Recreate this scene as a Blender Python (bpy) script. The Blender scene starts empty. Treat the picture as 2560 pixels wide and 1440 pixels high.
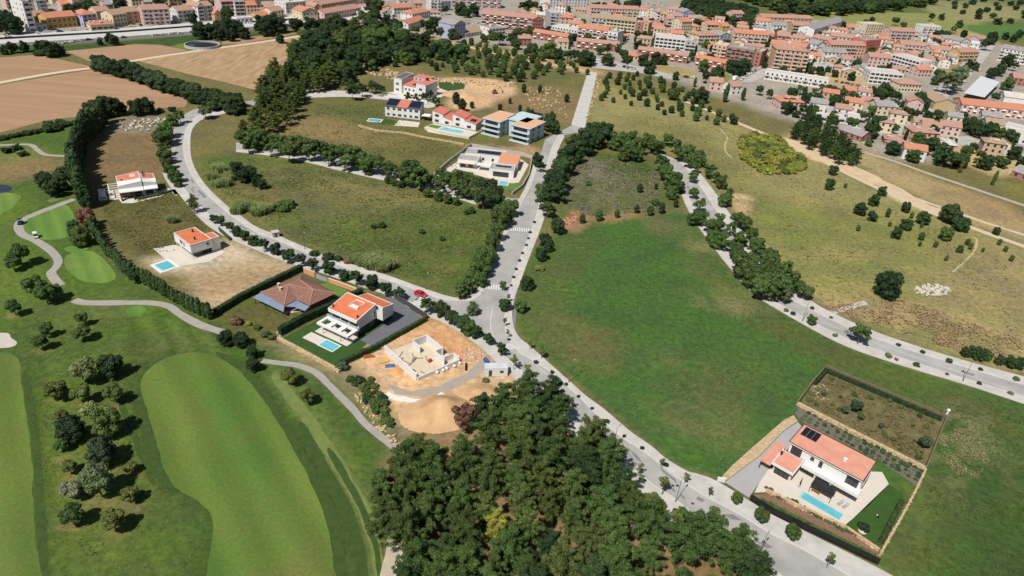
import bpy, bmesh, math, random
import numpy as np
from mathutils import Vector, Matrix
from mathutils.geometry import tessellate_polygon
rad = math.radians
S = bpy.context.scene
COL = S.collection
# ------------------------------------------------------------------ camera
F, CX, CY, H, TH, RO = 1707., 1280., 720., 112., rad(30.5), rad(4.6)   # drone 112 m up, 24 mm lens, pitched 30 degrees down
FWD = np.array([0, math.cos(TH), -math.sin(TH)])
_r0 = np.array([1., 0, 0]); _u0 = np.cross(_r0, FWD)
RT = math.cos(RO)*_r0 + math.sin(RO)*_u0
UP = -math.sin(RO)*_r0 + math.cos(RO)*_u0
cam = bpy.data.cameras.new('camera'); camo = bpy.data.objects.new('camera', cam); COL.objects.link(camo)
cam.sensor_width = 36; cam.lens = F/2560*36; cam.clip_end = 9000; cam.clip_start = 1
camo.matrix_world = Matrix(((RT[0], UP[0], -FWD[0], 0), (RT[1], UP[1], -FWD[1], 0), (RT[2], UP[2], -FWD[2], H), (0, 0, 0, 1)))
S.camera = camo
# ------------------------------------------------------------------ sky, sun, exposure
SUN_EL, SH_AZ = rad(54), rad(57)           # shadows fall towards SH_AZ (from +X, counter-clockwise)
w = bpy.data.worlds.new('World'); S.world = w; w.use_nodes = True
nt = w.node_tree; sky = nt.nodes.new('ShaderNodeTexSky'); sky.sky_type = 'NISHITA'; sky.sun_disc = False
sky.sun_elevation = SUN_EL; sky.sun_rotation = math.atan2(-math.cos(SH_AZ), -math.sin(SH_AZ))
nt.links.new(sky.outputs[0], nt.nodes['Background'].inputs[0]); nt.nodes['Background'].inputs[1].default_value = 0.054
sl = bpy.data.lights.new('sun', 'SUN'); sl.energy = 5.0; sl.angle = rad(.53); sl.color = (1, .955, .88)
so = bpy.data.objects.new('sun', sl); COL.objects.link(so)
so.rotation_euler = Vector((math.cos(SH_AZ)*math.cos(SUN_EL), math.sin(SH_AZ)*math.cos(SUN_EL), -math.sin(SUN_EL))).to_track_quat('-Z', 'Y').to_euler()
so.location = (-80, -80, 300)
S.view_settings.view_transform = 'Standard'; S.view_settings.look = 'None'; S.view_settings.exposure = 0.16; S.view_settings.gamma = 1
# ------------------------------------------------------------------ helpers
def G(x, y, z=0.):
    """photo pixel -> point of the plane at height z"""
    d = FWD + RT*(x-CX)/F - UP*(y-CY)/F
    t = (z-H)/d[2]
    return (t*d[0], t*d[1])
def PX(p):
    d = np.array([p[0], p[1], (p[2] if len(p) > 2 else 0)-H]); k = d@FWD
    return (CX+F*(d@RT)/k, CY-F*(d@UP)/k)
def c(r, g, b, k=.72):
    f = lambda v: ((v/255.+.055)/1.055)**2.4 if v > 10 else v/255./12.92
    r, g, b = f(r)*k, f(g)*k, f(b)*k; l = .3*r+.55*g+.15*b; s = .92
    return (l+(r-l)*s, l+(g-l)*s, l+(b-l)*s)
def tag(o, label=None, cat=None, group=None, kind=None):
    if label: o['label'] = label
    if cat: o['category'] = cat
    if group: o['group'] = group
    if kind: o['kind'] = kind
    return o
def mkmesh(name, v, f, mat=None):
    me = bpy.data.meshes.new(name); me.from_pydata([tuple(map(float, p)) for p in v], [], f); me.update()
    if mat: me.materials.append(mat)
    return me
def ob(name, me, parent=None, loc=(0, 0, 0), rz=0, sc=None):
    o = bpy.data.objects.new(name, me); COL.objects.link(o)
    o.parent = parent; o.location = loc
    if rz: o.rotation_euler = (0, 0, rz)
    if sc: o.scale = sc
    return o
def empty(name, loc, rz=0):
    o = ob(name, None, None, loc, rz); o.empty_display_size = .3; return o
BF = [(0, 3, 2, 1), (4, 5, 6, 7), (0, 1, 5, 4), (1, 2, 6, 5), (2, 3, 7, 6), (3, 0, 4, 7)]
def bv(x0, x1, y0, y1, z0, z1):
    return [(x0, y0, z0), (x1, y0, z0), (x1, y1, z0), (x0, y1, z0), (x0, y0, z1), (x1, y0, z1), (x1, y1, z1), (x0, y1, z1)]
class MB:
    def __init__(s): s.v = []; s.f = []
    def add(s, v, f):
        n = len(s.v); s.v += list(v); s.f += [tuple(i+n for i in q) for q in f]; return s
    def box(s, x0, x1, y0, y1, z0, z1): return s.add(bv(min(x0, x1), max(x0, x1), min(y0, y1), max(y0, y1), min(z0, z1), max(z0, z1)), BF)
    def hexa(s, p): return s.add(p, BF)                    # eight corners, bottom then top
    def prism(s, pts, z0, z1):
        n = len(pts); a = sum(pts[i][0]*pts[(i+1) % n][1]-pts[(i+1) % n][0]*pts[i][1] for i in range(n))
        if a < 0: pts = pts[::-1]
        v = [(p[0], p[1], z0) for p in pts]+[(p[0], p[1], z1) for p in pts]
        f = [(i, (i+1) % n, n+(i+1) % n, n+i) for i in range(n)]
        t = tessellate_polygon([[Vector((p[0], p[1], 0)) for p in pts]])
        for q in t:
            A, B, C = (pts[i] for i in q)
            if (B[0]-A[0])*(C[1]-A[1])-(C[0]-A[0])*(B[1]-A[1]) < 0: q = q[::-1]
            f.append(tuple(n+i for i in q)); f.append(tuple(reversed(q)))
        return s.add(v, f)
    def cyl(s, x, y, z0, z1, r, r2=None, n=10):
        r2 = r if r2 is None else r2
        v = [(x+r*math.cos(6.2832*i/n), y+r*math.sin(6.2832*i/n), z0) for i in range(n)]+[(x+r2*math.cos(6.2832*i/n), y+r2*math.sin(6.2832*i/n), z1) for i in range(n)]
        return s.add(v, [(i, (i+1) % n, n+(i+1) % n, n+i) for i in range(n)]+[tuple(range(n-1, -1, -1)), tuple(range(n, 2*n))])
    def tube(s, a, b, r, r2=None, n=6):
        a = Vector(a); b = Vector(b); d = (b-a).normalized(); r2 = r if r2 is None else r2
        t = d.orthogonal().normalized(); k = d.cross(t)
        v = [a+(t*math.cos(6.2832*i/n)+k*math.sin(6.2832*i/n))*r for i in range(n)]+[b+(t*math.cos(6.2832*i/n)+k*math.sin(6.2832*i/n))*r2 for i in range(n)]
        return s.add(v, [(i, (i+1) % n, n+(i+1) % n, n+i) for i in range(n)]+[tuple(range(n-1, -1, -1)), tuple(range(n, 2*n))])
    def build(s, name, mat, parent=None, loc=(0, 0, 0), rz=0): return ob(name, mkmesh(name, s.v, s.f, mat), parent, loc, rz)
def box(name, x0, x1, y0, y1, z0, z1, mat, parent=None): return MB().box(x0, x1, y0, y1, z0, z1).build(name, mat, parent)
def smooth(pts, n=6, closed=False):
    P = [np.array(p, float) for p in pts]; out = []
    m = len(P)
    for i in range(m if closed else m-1):
        if closed: a, b, d, e = P[i-1], P[i], P[(i+1) % m], P[(i+2) % m]
        else: a, b, d, e = P[max(i-1, 0)], P[i], P[i+1], P[min(i+2, m-1)]
        for k in range(n):
            t = k/n
            out.append(.5*((2*b)+(d-a)*t+(2*a-5*b+4*d-e)*t*t+(3*b-a-3*d+e)*t**3))
    if not closed: out.append(P[-1])
    return [tuple(p) for p in out]
def W(pts, z=0.): return [G(p[0], p[1], z) for p in pts]
# ------------------------------------------------------------------ materials
_mats = {}
def M(name, col, rough=.85, var=.12, scale=.35, col2=None, bump=0., bscale=6., spec=.25, obj=False, metal=0., detail=6., lo=.3, hi=.7, stretch=None):
    if name in _mats: return _mats[name]
    m = bpy.data.materials.new(name); m.use_nodes = True; t = m.node_tree; N = t.nodes; L = t.links; b = N['Principled BSDF']
    b.inputs['Roughness'].default_value = rough; b.inputs['Specular IOR Level'].default_value = spec; b.inputs['Metallic'].default_value = metal
    if obj: src = N.new('ShaderNodeTexCoord').outputs['Object']
    else: src = N.new('ShaderNodeNewGeometry').outputs['Position']
    if stretch:
        mp = N.new('ShaderNodeMapping'); mp.inputs['Rotation'].default_value = (0, 0, stretch[0]); mp.inputs['Scale'].default_value = (stretch[1], 1, 1)
        L.new(src, mp.inputs[0]); src2 = mp.outputs[0]
    else: src2 = src
    n1 = N.new('ShaderNodeTexNoise'); n1.inputs['Scale'].default_value = scale; n1.inputs['Detail'].default_value = detail; n1.inputs['Roughness'].default_value = .62
    L.new(src2, n1.inputs['Vector'])
    mr = N.new('ShaderNodeMapRange'); mr.inputs[1].default_value = lo; mr.inputs[2].default_value = hi; L.new(n1.outputs[0], mr.inputs[0])
    mx = N.new('ShaderNodeMix'); mx.data_type = 'RGBA'
    A = [v*(1-var) for v in col]; B = [v*(1+var) for v in col] if col2 is None else col2
    mx.inputs[6].default_value = (*A, 1); mx.inputs[7].default_value = (*B, 1)
    L.new(mr.outputs[0], mx.inputs[0]); L.new(mx.outputs[2], b.inputs['Base Color'])
    if bump:
        n2 = N.new('ShaderNodeTexNoise'); n2.inputs['Scale'].default_value = bscale; n2.inputs['Detail'].default_value = 5; L.new(src, n2.inputs['Vector'])
        bp = N.new('ShaderNodeBump'); bp.inputs['Strength'].default_value = bump; bp.inputs['Distance'].default_value = .3; L.new(n2.outputs[0], bp.inputs['Height']); L.new(bp.outputs[0], b.inputs['Normal'])
    _mats[name] = m; return m
def tiles(name, a, b2, scale=6.5):
    """clay roof tiles: rows of ridges plus tile-to-tile colour change"""
    if name in _mats: return _mats[name]
    m = M(name, a, .9, .1, 3.2, b2, obj=True, spec=.15, lo=.35, hi=.65); t = m.node_tree; N = t.nodes; L = t.links
    tc = [n for n in N if n.type == 'TEX_COORD'][0]
    wv = N.new('ShaderNodeTexWave'); wv.inputs['Scale'].default_value = scale; wv.inputs['Distortion'].default_value = .6; L.new(tc.outputs['Object'], wv.inputs['Vector'])
    bp = N.new('ShaderNodeBump'); bp.inputs['Strength'].default_value = .5; bp.inputs['Distance'].default_value = .08; L.new(wv.outputs[0], bp.inputs['Height']); L.new(bp.outputs[0], N['Principled BSDF'].inputs['Normal'])
    return m
def glassy(name, col, rough=.08):
    m = M(name, col, rough, .25, .8, spec=.6); return m
def leafmat(name):
    m = bpy.data.materials.new(name); m.use_nodes = True; t = m.node_tree; N = t.nodes; L = t.links; b = N['Principled BSDF']
    oi = N.new('ShaderNodeObjectInfo'); tc = N.new('ShaderNodeTexCoord')
    n1 = N.new('ShaderNodeTexNoise'); n1.inputs['Scale'].default_value = .9; n1.inputs['Detail'].default_value = 4
    ad = N.new('ShaderNodeVectorMath'); ad.operation = 'ADD'; sc = N.new('ShaderNodeVectorMath'); sc.operation = 'SCALE'
    cx = N.new('ShaderNodeCombineXYZ'); [L.new(oi.outputs['Random'], cx.inputs[i]) for i in range(3)]
    L.new(cx.outputs[0], sc.inputs[0]); sc.inputs['Scale'].default_value = 60
    L.new(tc.outputs['Object'], ad.inputs[0]); L.new(sc.outputs[0], ad.inputs[1]); L.new(ad.outputs[0], n1.inputs['Vector'])
    mr = N.new('ShaderNodeMapRange'); mr.inputs[1].default_value = .3; mr.inputs[2].default_value = .72; mr.inputs[3].default_value = .62; mr.inputs[4].default_value = 1.45; L.new(n1.outputs[0], mr.inputs[0])
    hs = N.new('ShaderNodeHueSaturation'); L.new(oi.outputs['Color'], hs.inputs['Color']); L.new(mr.outputs[0], hs.inputs['Value'])
    m2 = N.new('ShaderNodeMapRange'); m2.inputs[3].default_value = .472; m2.inputs[4].default_value = .508; L.new(oi.outputs['Random'], m2.inputs[0]); L.new(m2.outputs[0], hs.inputs['Hue'])
    L.new(hs.outputs[0], b.inputs['Base Color']); b.inputs['Roughness'].default_value = .65; b.inputs['Specular IOR Level'].default_value = .25
    tr = N.new('ShaderNodeBsdfTranslucent'); L.new(hs.outputs[0], tr.inputs['Color']); ms = N.new('ShaderNodeMixShader'); ms.inputs[0].default_value = .22
    L.new(b.outputs[0], ms.inputs[1]); L.new(tr.outputs[0], ms.inputs[2]); L.new(ms.outputs[0], N['Material Output'].inputs[0])
    return m
LEAF = leafmat('foliage')
BARK = M('bark', (.12, .09, .065), .95, .3, 5, obj=True)
WHITE = M('white_render', c(244, 243, 240), .9, .06, .25, c(228, 226, 220), detail=9, lo=.5, hi=.8)
CREAMW = M('cream_render', c(228, 214, 188), .9, .07, .4)
TERRA = M('terracotta_roof', c(232, 154, 128), .9, .1, .45, c(240, 172, 146), bump=.15, bscale=9, detail=9)
ORANGE = M('orange_roof', c(222, 112, 66), .9, .1, .45, c(234, 132, 84), bump=.15, bscale=9, detail=9)
REDROOF = M('red_roof', c(218, 118, 96), .9, .1, .45, c(230, 138, 114), bump=.15, bscale=9, detail=9)
DARK = M('dark_metal', (.02, .021, .024), .45, .2, 2)
GLASS = glassy('window_glass', (.025, .03, .036))
ALU = M('grey_aluminium', (.28, .29, .3), .4, .1, 2)
SOLAR = glassy('solar_cell', (.012, .014, .022), .12)
WATER = M('pool_water', c(96, 196, 210), .06, .1, .8, spec=.5)
CONC = M('concrete', c(196, 192, 186), .92, .1, .6, bump=.1)
STONE = M('sandstone', c(205, 178, 138), .95, .28, 1.1, bump=.6, bscale=3)
DECK = M('patio_paving', c(222, 212, 198), .85, .05, .6)
ASPH = M('asphalt', c(164, 162, 160), .92, .1, .13, c(190, 187, 182), bump=.08, detail=10)
PAVE = M('pavement_slabs', c(196, 191, 184), .92, .08, .22, c(216, 212, 205), bump=.08, detail=10)
KERB = M('kerb_stone', c(214, 211, 205), .9, .06, 1)
LINE = M('road_paint', c(232, 232, 230), .7, .08, 1.5)
GRAVEL = M('pale_gravel', c(196, 182, 160), .95, .1, .5, bump=.1)
LAWN = M('lawn', c(58, 92, 34), .95, .14, .5, bump=.25, bscale=5)
SAND = M('bare_earth', c(208, 162, 114), .95, .12, .22, c(228, 188, 140), bump=.5, bscale=1.2)
WOOD = M('timber', c(150, 98, 58), .8, .2, 2)
BRICKM = M('brick', c(150, 84, 66), .9, .12, 1.5)
# ------------------------------------------------------------------ the ground: one sheet out to the horizon, coloured by what grows there
_rs = np.random.RandomState(5); _tab = _rs.rand(256, 256)
def vn(x, y, s, o=0):
    x = x/s+o*17.3; y = y/s+o*9.1; xi = np.floor(x).astype(int); yi = np.floor(y).astype(int); fx = x-xi; fy = y-yi
    fx = fx*fx*(3-2*fx); fy = fy*fy*(3-2*fy); T = lambda a, b: _tab[a & 255, b & 255]
    return (T(xi, yi)*(1-fx)+T(xi+1, yi)*fx)*(1-fy)+(T(xi, yi+1)*(1-fx)+T(xi+1, yi+1)*fx)*fy
def fbm(x, y, s, o=0): return (vn(x, y, s, o)+.5*vn(x, y, s/2.1, o+1)+.25*vn(x, y, s/4.3, o+2))/1.75
xs = [-420.]
while xs[-1] < 640: xs.append(xs[-1]+1.5)
xs = [-5000, -2500, -1300, -800, -560, -480]+xs+[680, 740, 850, 1000, 1300, 2000, 3200, 6000]
ys = [50.]
while ys[-1] < 1100: ys.append(ys[-1]+max(1.0, .0062*ys[-1]))
ys = [-3000, -900, -200, 0, 30]+ys+[1150, 1250, 1400, 1700, 2300, 3500, 7000]
xs = np.array(xs); ys = np.array(ys); GX, GY = np.meshgrid(xs, ys); gx = GX.ravel(); gy = GY.ravel()
colr = np.tile(np.array(c(120, 114, 68)), (len(gx), 1))
def sdist(poly, X, Y):
    P = np.array(poly); n = len(P); d = np.full(len(X), 1e9); ins = np.zeros(len(X), bool)
    for i in range(n):
        a = P[i]; b = P[(i+1) % n]; e = b-a; wx = X-a[0]; wy = Y-a[1]
        t = np.clip((wx*e[0]+wy*e[1])/max(e@e, 1e-9), 0, 1); d = np.minimum(d, np.hypot(wx-e[0]*t, wy-e[1]*t))
        cr = ((a[1] > Y) != (b[1] > Y)); ins ^= cr & (X < (b[0]-a[0])*(Y-a[1])/(b[1]-a[1]+1e-12)+a[0])
    return np.where(ins, d, -d)
def paint(pts, col, soft=3., wob=3., st=1., patch=None, sm=True):
    poly = W(smooth(pts, 4, True) if sm else pts); P = np.array(poly)
    k = (gx > P[:, 0].min()-25) & (gx < P[:, 0].max()+25) & (gy > P[:, 1].min()-25) & (gy < P[:, 1].max()+25)
    X = gx[k]; Y = gy[k]; d = sdist(poly, X, Y)+(fbm(X, Y, 9, 3)-.5)*2*wob
    m = np.clip(d/soft*.5+.5, 0, 1)*st
    if patch: m = m*np.clip((fbm(X, Y, patch[0], patch[2] if len(patch) > 2 else 7)-patch[1])/.12+.5, 0, 1)
    m = m[:, None]; colr[k] = colr[k]*(1-m)+np.array(col)*m
pr0 = random.Random(19)
def spot(px, py, r, col, st=.8, ex=1.6):
    a, b = G(px, py); d = np.hypot((gx-a)/ex, gy-b)+(fbm(gx, gy, r*.7+2, 4)-.5)*r*1.2
    m = (np.clip(1-d/r, 0, 1)**.7*st)[:, None]
    colr[:] = colr*(1-m)+np.array(col)*m
GREEN = c(80, 103, 50); SR = c(68, 94, 36); DRY = c(134, 124, 76); TAN = c(168, 148, 102); OLIVE = c(94, 98, 52); ROUGH = c(82, 108, 42); EARTH = c(216, 178, 136)
# far country behind the town
paint([(-900, -60), (3600, -60), (3600, 90), (2200, 60), (1700, 20), (-900, 30)], c(98, 112, 62), 20, 20)
paint([(2050, 30), (2420, 40), (2430, 80), (2200, 78), (2030, 60)], c(142, 146, 82), 8, 4)
paint([(2330, 10), (2560, 5), (2600, 40), (2420, 55), (2330, 35)], c(150, 146, 96), 8, 6)
paint([(2420, 62), (2640, 70), (2640, 100), (2500, 100), (2440, 85)], c(88, 124, 58), 6, 2)
paint([(2390, 80), (2440, 82), (2500, 110), (2480, 128), (2400, 108)], c(176, 156, 100), 6, 2)
# town ground
paint([(-400, -20), (1500, -20), (1750, 30), (2050, 50), (2500, 110), (2700, 200), (2700, 420), (2500, 400), (2250, 400), (2050, 330), (1850, 260), (1600, 180), (1250, 120), (1000, 90), (820, 60), (0, 100), (-400, 130)], c(168, 160, 146), 8, 4)
paint([(1980, 170), (2160, 195), (2160, 215), (2080, 212), (1990, 195)], c(190, 165, 118), 4, 2)
paint([(2300, 130), (2420, 150), (2400, 175), (2330, 185), (2290, 160)], c(160, 140, 92), 4, 3)
paint([(2290, 320), (2330, 275), (2400, 290), (2380, 320), (2310, 335)], c(152, 146, 84), 4, 2)
paint([(2400, 300), (2500, 310), (2480, 345), (2420, 345)], c(130, 136, 80), 4, 3)
paint([(2370, 350), (2560, 385), (2620, 420), (2500, 440), (2420, 415), (2350, 385)], c(190, 168, 116), 4, 3)
paint([(1640, 160), (1740, 180), (1730, 195), (1650, 185)], c(168, 150, 96), 3, 2)
paint([(1790, 180), (1830, 187), (1825, 205), (1785, 198)], c(130, 134, 72), 3, 2)
# farm strip by the motorway
paint([(-60, 118), (160, 112), (330, 100), (520, 82), (640, 80), (640, 95), (500, 100), (470, 115), (200, 125), (-60, 140)], c(66, 92, 44), 4, 3)
paint([(440, 112), (480, 108), (480, 122), (430, 125)], c(120, 130, 56), 3, 1)
# slopes around the white houses
paint([(640, 250), (760, 235), (960, 250), (1120, 300), (1350, 345), (1340, 400), (1120, 440), (900, 400), (700, 360), (600, 350)], c(112, 110, 60), 5, 5)
paint([(690, 300), (800, 285), (900, 310), (960, 360), (800, 350), (700, 345)], c(150, 128, 84), 10, 9, .8)
paint([(800, 270), (960, 262), (930, 310), (820, 290)], c(92, 104, 52), 8, 6, .8)
paint([(860, 150), (1000, 140), (1200, 190), (1430, 220), (1440, 310), (1340, 300), (1200, 260), (1060, 200), (950, 190), (880, 180)], c(132, 118, 74), 6, 6)
paint([(1020, 150), (1200, 110), (1420, 180), (1400, 215), (1200, 195), (1060, 180)], c(106, 108, 62), 8, 8, .8)
paint([(1090, 200), (1200, 195), (1290, 215), (1260, 250), (1190, 275), (1120, 265), (1130, 230)], EARTH, 3, 3)
paint([(1230, 250), (1430, 240), (1430, 310), (1330, 300), (1250, 275)], c(140, 118, 82), 5, 6, .8)
paint([(1150, 360), (1250, 365), (1340, 370), (1350, 390), (1200, 375)], c(196, 160, 122), 4, 5, .7)
# meadow left of the avenue
paint([(495, 400), (600, 385), (800, 410), (1000, 460), (1240, 530), (1215, 660), (1180, 740), (1100, 730), (900, 660), (700, 585), (560, 490)], c(92, 110, 50), 4, 3)
paint([(780, 440), (1010, 460), (1080, 500), (960, 520), (800, 500), (740, 470)], c(140, 128, 78), 12, 10, .85)
paint([(640, 400), (820, 420), (800, 445), (650, 425)], c(118, 122, 60), 8, 5, .7)
paint([(660, 440), (780, 450), (860, 560), (760, 560), (640, 470)], c(112, 106, 74), 14, 10, .7)
paint([(560, 470), (640, 480), (680, 540), (600, 520)], c(138, 112, 76), 8, 8, .6)
paint([(900, 560), (1210, 560), (1200, 700), (1000, 680), (880, 610)], c(82, 100, 40), 14, 10, .75)
paint([(495, 400), (1240, 530), (1180, 740), (700, 585), (560, 490)], c(120, 120, 64), 6, 4, .4, (6, .58))
# plots left of the curved road
paint([(262, 320), (400, 300), (412, 400), (405, 440), (330, 445), (230, 455), (220, 420)], c(134, 112, 76), 3, 2)
paint([(285, 295), (430, 292), (420, 325), (285, 335)], c(140, 130, 104), 4, 4)
paint([(240, 500), (440, 470), (520, 560), (560, 580), (430, 640), (360, 640), (270, 580)], c(98, 98, 50), 3, 2)
paint([(300, 520), (450, 500), (480, 560), (380, 610), (300, 570)], c(116, 106, 64), 10, 8, .6, (9, .48))
paint([(360, 650), (430, 635), (560, 600), (650, 640), (760, 675), (540, 770), (480, 690), (400, 680)], c(206, 188, 156), 3, 2)
paint([(480, 690), (640, 650), (740, 680), (545, 752)], c(172, 144, 104), 5, 5, .9)
# golf course
paint([(-60, 350), (240, 296), (268, 320), (200, 360), (170, 420), (190, 480), (215, 560), (290, 650), (380, 710), (530, 785), (700, 850), (850, 935), (950, 1030), (1010, 1130), (1000, 1300), (980, 1500), (-200, 1500), (-200, 360)], ROUGH, 3, 1)
paint([(-60, 395), (90, 390), (150, 400), (140, 430), (60, 450), (-60, 440)], c(146, 122, 82), 6, 6, .9)
paint([(-60, 420), (-60, 360), (60, 360), (100, 390), (60, 400)], c(116, 124, 66), 5, 4, .7)
paint([(-60, 520), (60, 500), (40, 620), (90, 660), (120, 720), (-60, 760)], c(104, 124, 46), 8, 5, .8)
paint([(330, 800), (560, 830), (620, 900), (500, 880), (380, 860)], c(70, 98, 36), 10, 6, .8)
paint([(300, 860), (480, 850), (400, 930), (330, 930)], c(112, 112, 48), 10, 8, .6)
paint([(110, 760), (330, 760), (320, 800), (140, 800)], c(124, 132, 62), 8, 6, .5)
paint([(180, 1080), (330, 1080), (330, 1320), (160, 1320)], c(118, 122, 50), 14, 12, .6)
paint([(640, 900), (800, 930), (960, 1090), (1000, 1250), (900, 1440), (700, 1440), (860, 1250), (800, 1060)], c(78, 106, 44), 10, 4, .7)
# garden and building site
paint([(545, 790), (750, 670), (890, 730), (690, 850), (640, 840)], c(96, 104, 46), 2, 1)
paint([(560, 790), (640, 755), (740, 790), (690, 835), (600, 830)], c(112, 104, 56), 6, 4, .8)
paint([(875, 900), (1075, 805), (1210, 870), (1290, 930), (1290, 1010), (1180, 1050), (1080, 1080), (1010, 1080), (960, 1020), (900, 940)], EARTH, 3, 2.5)
paint([(940, 960), (1180, 930), (1250, 960), (1150, 1060), (1040, 1070)], c(222, 184, 134), 6, 5, .8)
paint([(1060, 810), (1180, 870), (1130, 900), (1060, 860)], c(214, 150, 96), 5, 4, .8)
paint([(700, 850), (880, 920), (960, 1030), (1040, 1130), (1010, 1150), (930, 1060), (830, 950), (690, 870)], c(150, 140, 96), 3, 2)
# pine wood floor
paint([(1000, 1090), (1200, 1000), (1400, 1010), (1620, 1230), (1800, 1340), (1960, 1500), (960, 1500), (1000, 1300), (940, 1230)], c(146, 122, 88), 3, 2)
paint([(1300, 1280), (1560, 1300), (1600, 1500), (1250, 1500)], c(126, 106, 72), 10, 8, .7)
paint([(1640, 1360), (1860, 1380), (1900, 1500), (1620, 1500)], c(122, 104, 60), 8, 6, .7)
# big green field
paint([(1300, 700), (1340, 620), (1380, 590), (1450, 565), (1640, 540), (1715, 535), (1760, 590), (1850, 705), (1945, 775), (2100, 860), (2240, 912), (2430, 968), (2760, 1040), (2760, 1600), (2300, 1600), (2200, 1420), (1800, 1200), (1700, 1165), (1520, 1020), (1340, 870), (1290, 800)], c(74, 108, 48), 1.0, .5)
paint([(1300, 700), (1390, 600), (1460, 640), (1400, 800), (1480, 930), (1350, 870), (1290, 800)], c(108, 110, 58), 8, 5, .55)
paint([(1420, 800), (1530, 850), (1510, 900), (1440, 870)], c(128, 110, 70), 8, 6, .7)
paint([(1660, 900), (1760, 930), (1760, 1060), (1680, 1050)], c(128, 122, 76), 9, 8, .6, (4, .5))
paint([(1760, 920), (1900, 920), (1880, 1010), (1780, 1000)], c(96, 104, 54), 10, 8, .5)
paint([(1780, 1040), (1840, 1030), (1830, 1090), (1780, 1080)], c(120, 120, 72), 8, 6, .6)
paint([(1620, 550), (1700, 555), (1680, 590), (1630, 580)], c(130, 126, 72), 6, 6, .7)
paint([(1720, 560), (1800, 680), (1930, 790), (1880, 790), (1760, 690), (1700, 590)], c(110, 106, 60), 8, 6, .7)
paint([(1930, 790), (2230, 915), (2220, 960), (2030, 900), (1900, 810)], c(96, 96, 50), 6, 4, .6)
paint([(2290, 960), (2500, 1010), (2560, 1120), (2440, 1060), (2330, 1000)], c(104, 96, 52), 10, 6, .6)
paint([(2340, 1080), (2440, 1060), (2480, 1160), (2420, 1230), (2350, 1150)], c(146, 142, 98), 9, 8, .8, (4, .44))
paint([(2300, 1240), (2360, 1240), (2280, 1440), (2220, 1440)], c(120, 112, 64), 6, 4, .7)
paint([(2420, 1200), (2620, 1180), (2700, 1460), (2380, 1480)], c(62, 82, 34), 14, 10, .7)
# scrub wedge between the two roads
paint([(1390, 500), (1420, 420), (1490, 375), (1600, 410), (1690, 440), (1710, 510), (1640, 540), (1450, 560), (1390, 550)], c(96, 106, 56), 4, 4)
paint([(1480, 375), (1620, 400), (1640, 430), (1560, 435), (1500, 400)], c(72, 96, 40), 5, 4)
paint([(1440, 400), (1530, 410), (1560, 490), (1480, 520), (1430, 490)], c(134, 124, 108), 8, 8, .7, (4, .45))
paint([(1400, 560), (1440, 525), (1480, 540), (1440, 580)], c(190, 138, 104), 2, 3, .6)
paint([(1500, 540), (1590, 525), (1600, 545), (1510, 555)], c(170, 132, 92), 3, 4, .7)
# dry country right of the avenue
paint([(1500, 200), (1720, 260), (1900, 330), (2130, 440), (2560, 620), (2700, 700), (2700, 960), (2560, 940), (2200, 830), (2030, 750), (1960, 690), (1850, 560), (1720, 410), (1560, 330), (1480, 310)], c(150, 143, 88), 4, 4)
paint([(1580, 290), (1740, 330), (1850, 420), (1850, 520), (1720, 410), (1560, 340)], c(122, 122, 68), 8, 6, .7)
paint([(1850, 480), (2100, 560), (2080, 700), (1960, 690), (1880, 580)], c(122, 132, 60), 14, 10, .75)
paint([(2080, 520), (2420, 590), (2300, 660), (2130, 620)], c(128, 130, 66), 10, 8, .6)
paint([(2050, 760), (2250, 740), (2560, 840), (2700, 930), (2560, 930), (2200, 820)], c(186, 160, 112), 10, 9, .75, (5, .42))
paint([(2350, 640), (2700, 640), (2700, 820), (2450, 790), (2330, 720)], c(156, 140, 94), 10, 8, .7)
paint([(1830, 480), (1880, 500), (1860, 540), (1830, 510)], c(214, 176, 132), 2, 2, .9)
paint([(1950, 340), (2060, 370), (2210, 450), (2330, 510), (2560, 610), (2560, 540), (2340, 450), (2200, 390), (2060, 330)], c(172, 152, 106), 5, 4)
paint([(1960, 350), (2030, 365), (2200, 450), (2320, 515), (2280, 522), (2150, 446), (2000, 384)], c(222, 192, 150), 1.6, 1.2)
paint([(2330, 470), (2480, 490), (2560, 540), (2560, 570), (2400, 530)], c(164, 138, 96), 5, 4, .8)
paint([(1490, 170), (1700, 225), (1720, 250), (1500, 200)], c(146, 128, 80), 4, 4, .7)
paint([(1560, 200), (1700, 230), (1680, 250), (1540, 220)], c(104, 110, 50), 6, 5, .6)
paint([(980, 85), (1180, 110), (1480, 170), (1460, 185), (1170, 120), (1000, 100)], c(184, 158, 110), 3, 3, .9)
paint([(335, 960), (365, 905), (430, 872), (495, 866), (560, 880), (620, 930), (680, 1000), (735, 1080), (790, 1180), (840, 1300), (870, 1440), (880, 1560), (480, 1560), (500, 1330), (480, 1270), (420, 1230), (380, 1170), (355, 1080)], SR, 2, 1, .8)
for i_ in range(26): spot(pr0.uniform(520, 1200), pr0.uniform(420, 700), pr0.uniform(3, 8), pr0.choice([c(128, 122, 70), c(78, 100, 42), c(108, 118, 58)]), .5, 2.2)
for i_ in range(30): spot(pr0.uniform(1780, 2540), pr0.uniform(420, 880), pr0.uniform(4, 10), pr0.choice([c(168, 152, 100), c(112, 126, 58), c(150, 138, 88), c(124, 132, 64)]), .5, 2.4)
for a in [(1460, 640, 9), (1600, 700, 12), (1560, 800, 10), (1750, 820, 14), (1500, 760, 8), (1650, 620, 9)]: spot(*a, c(70, 102, 44), .5)
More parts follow.
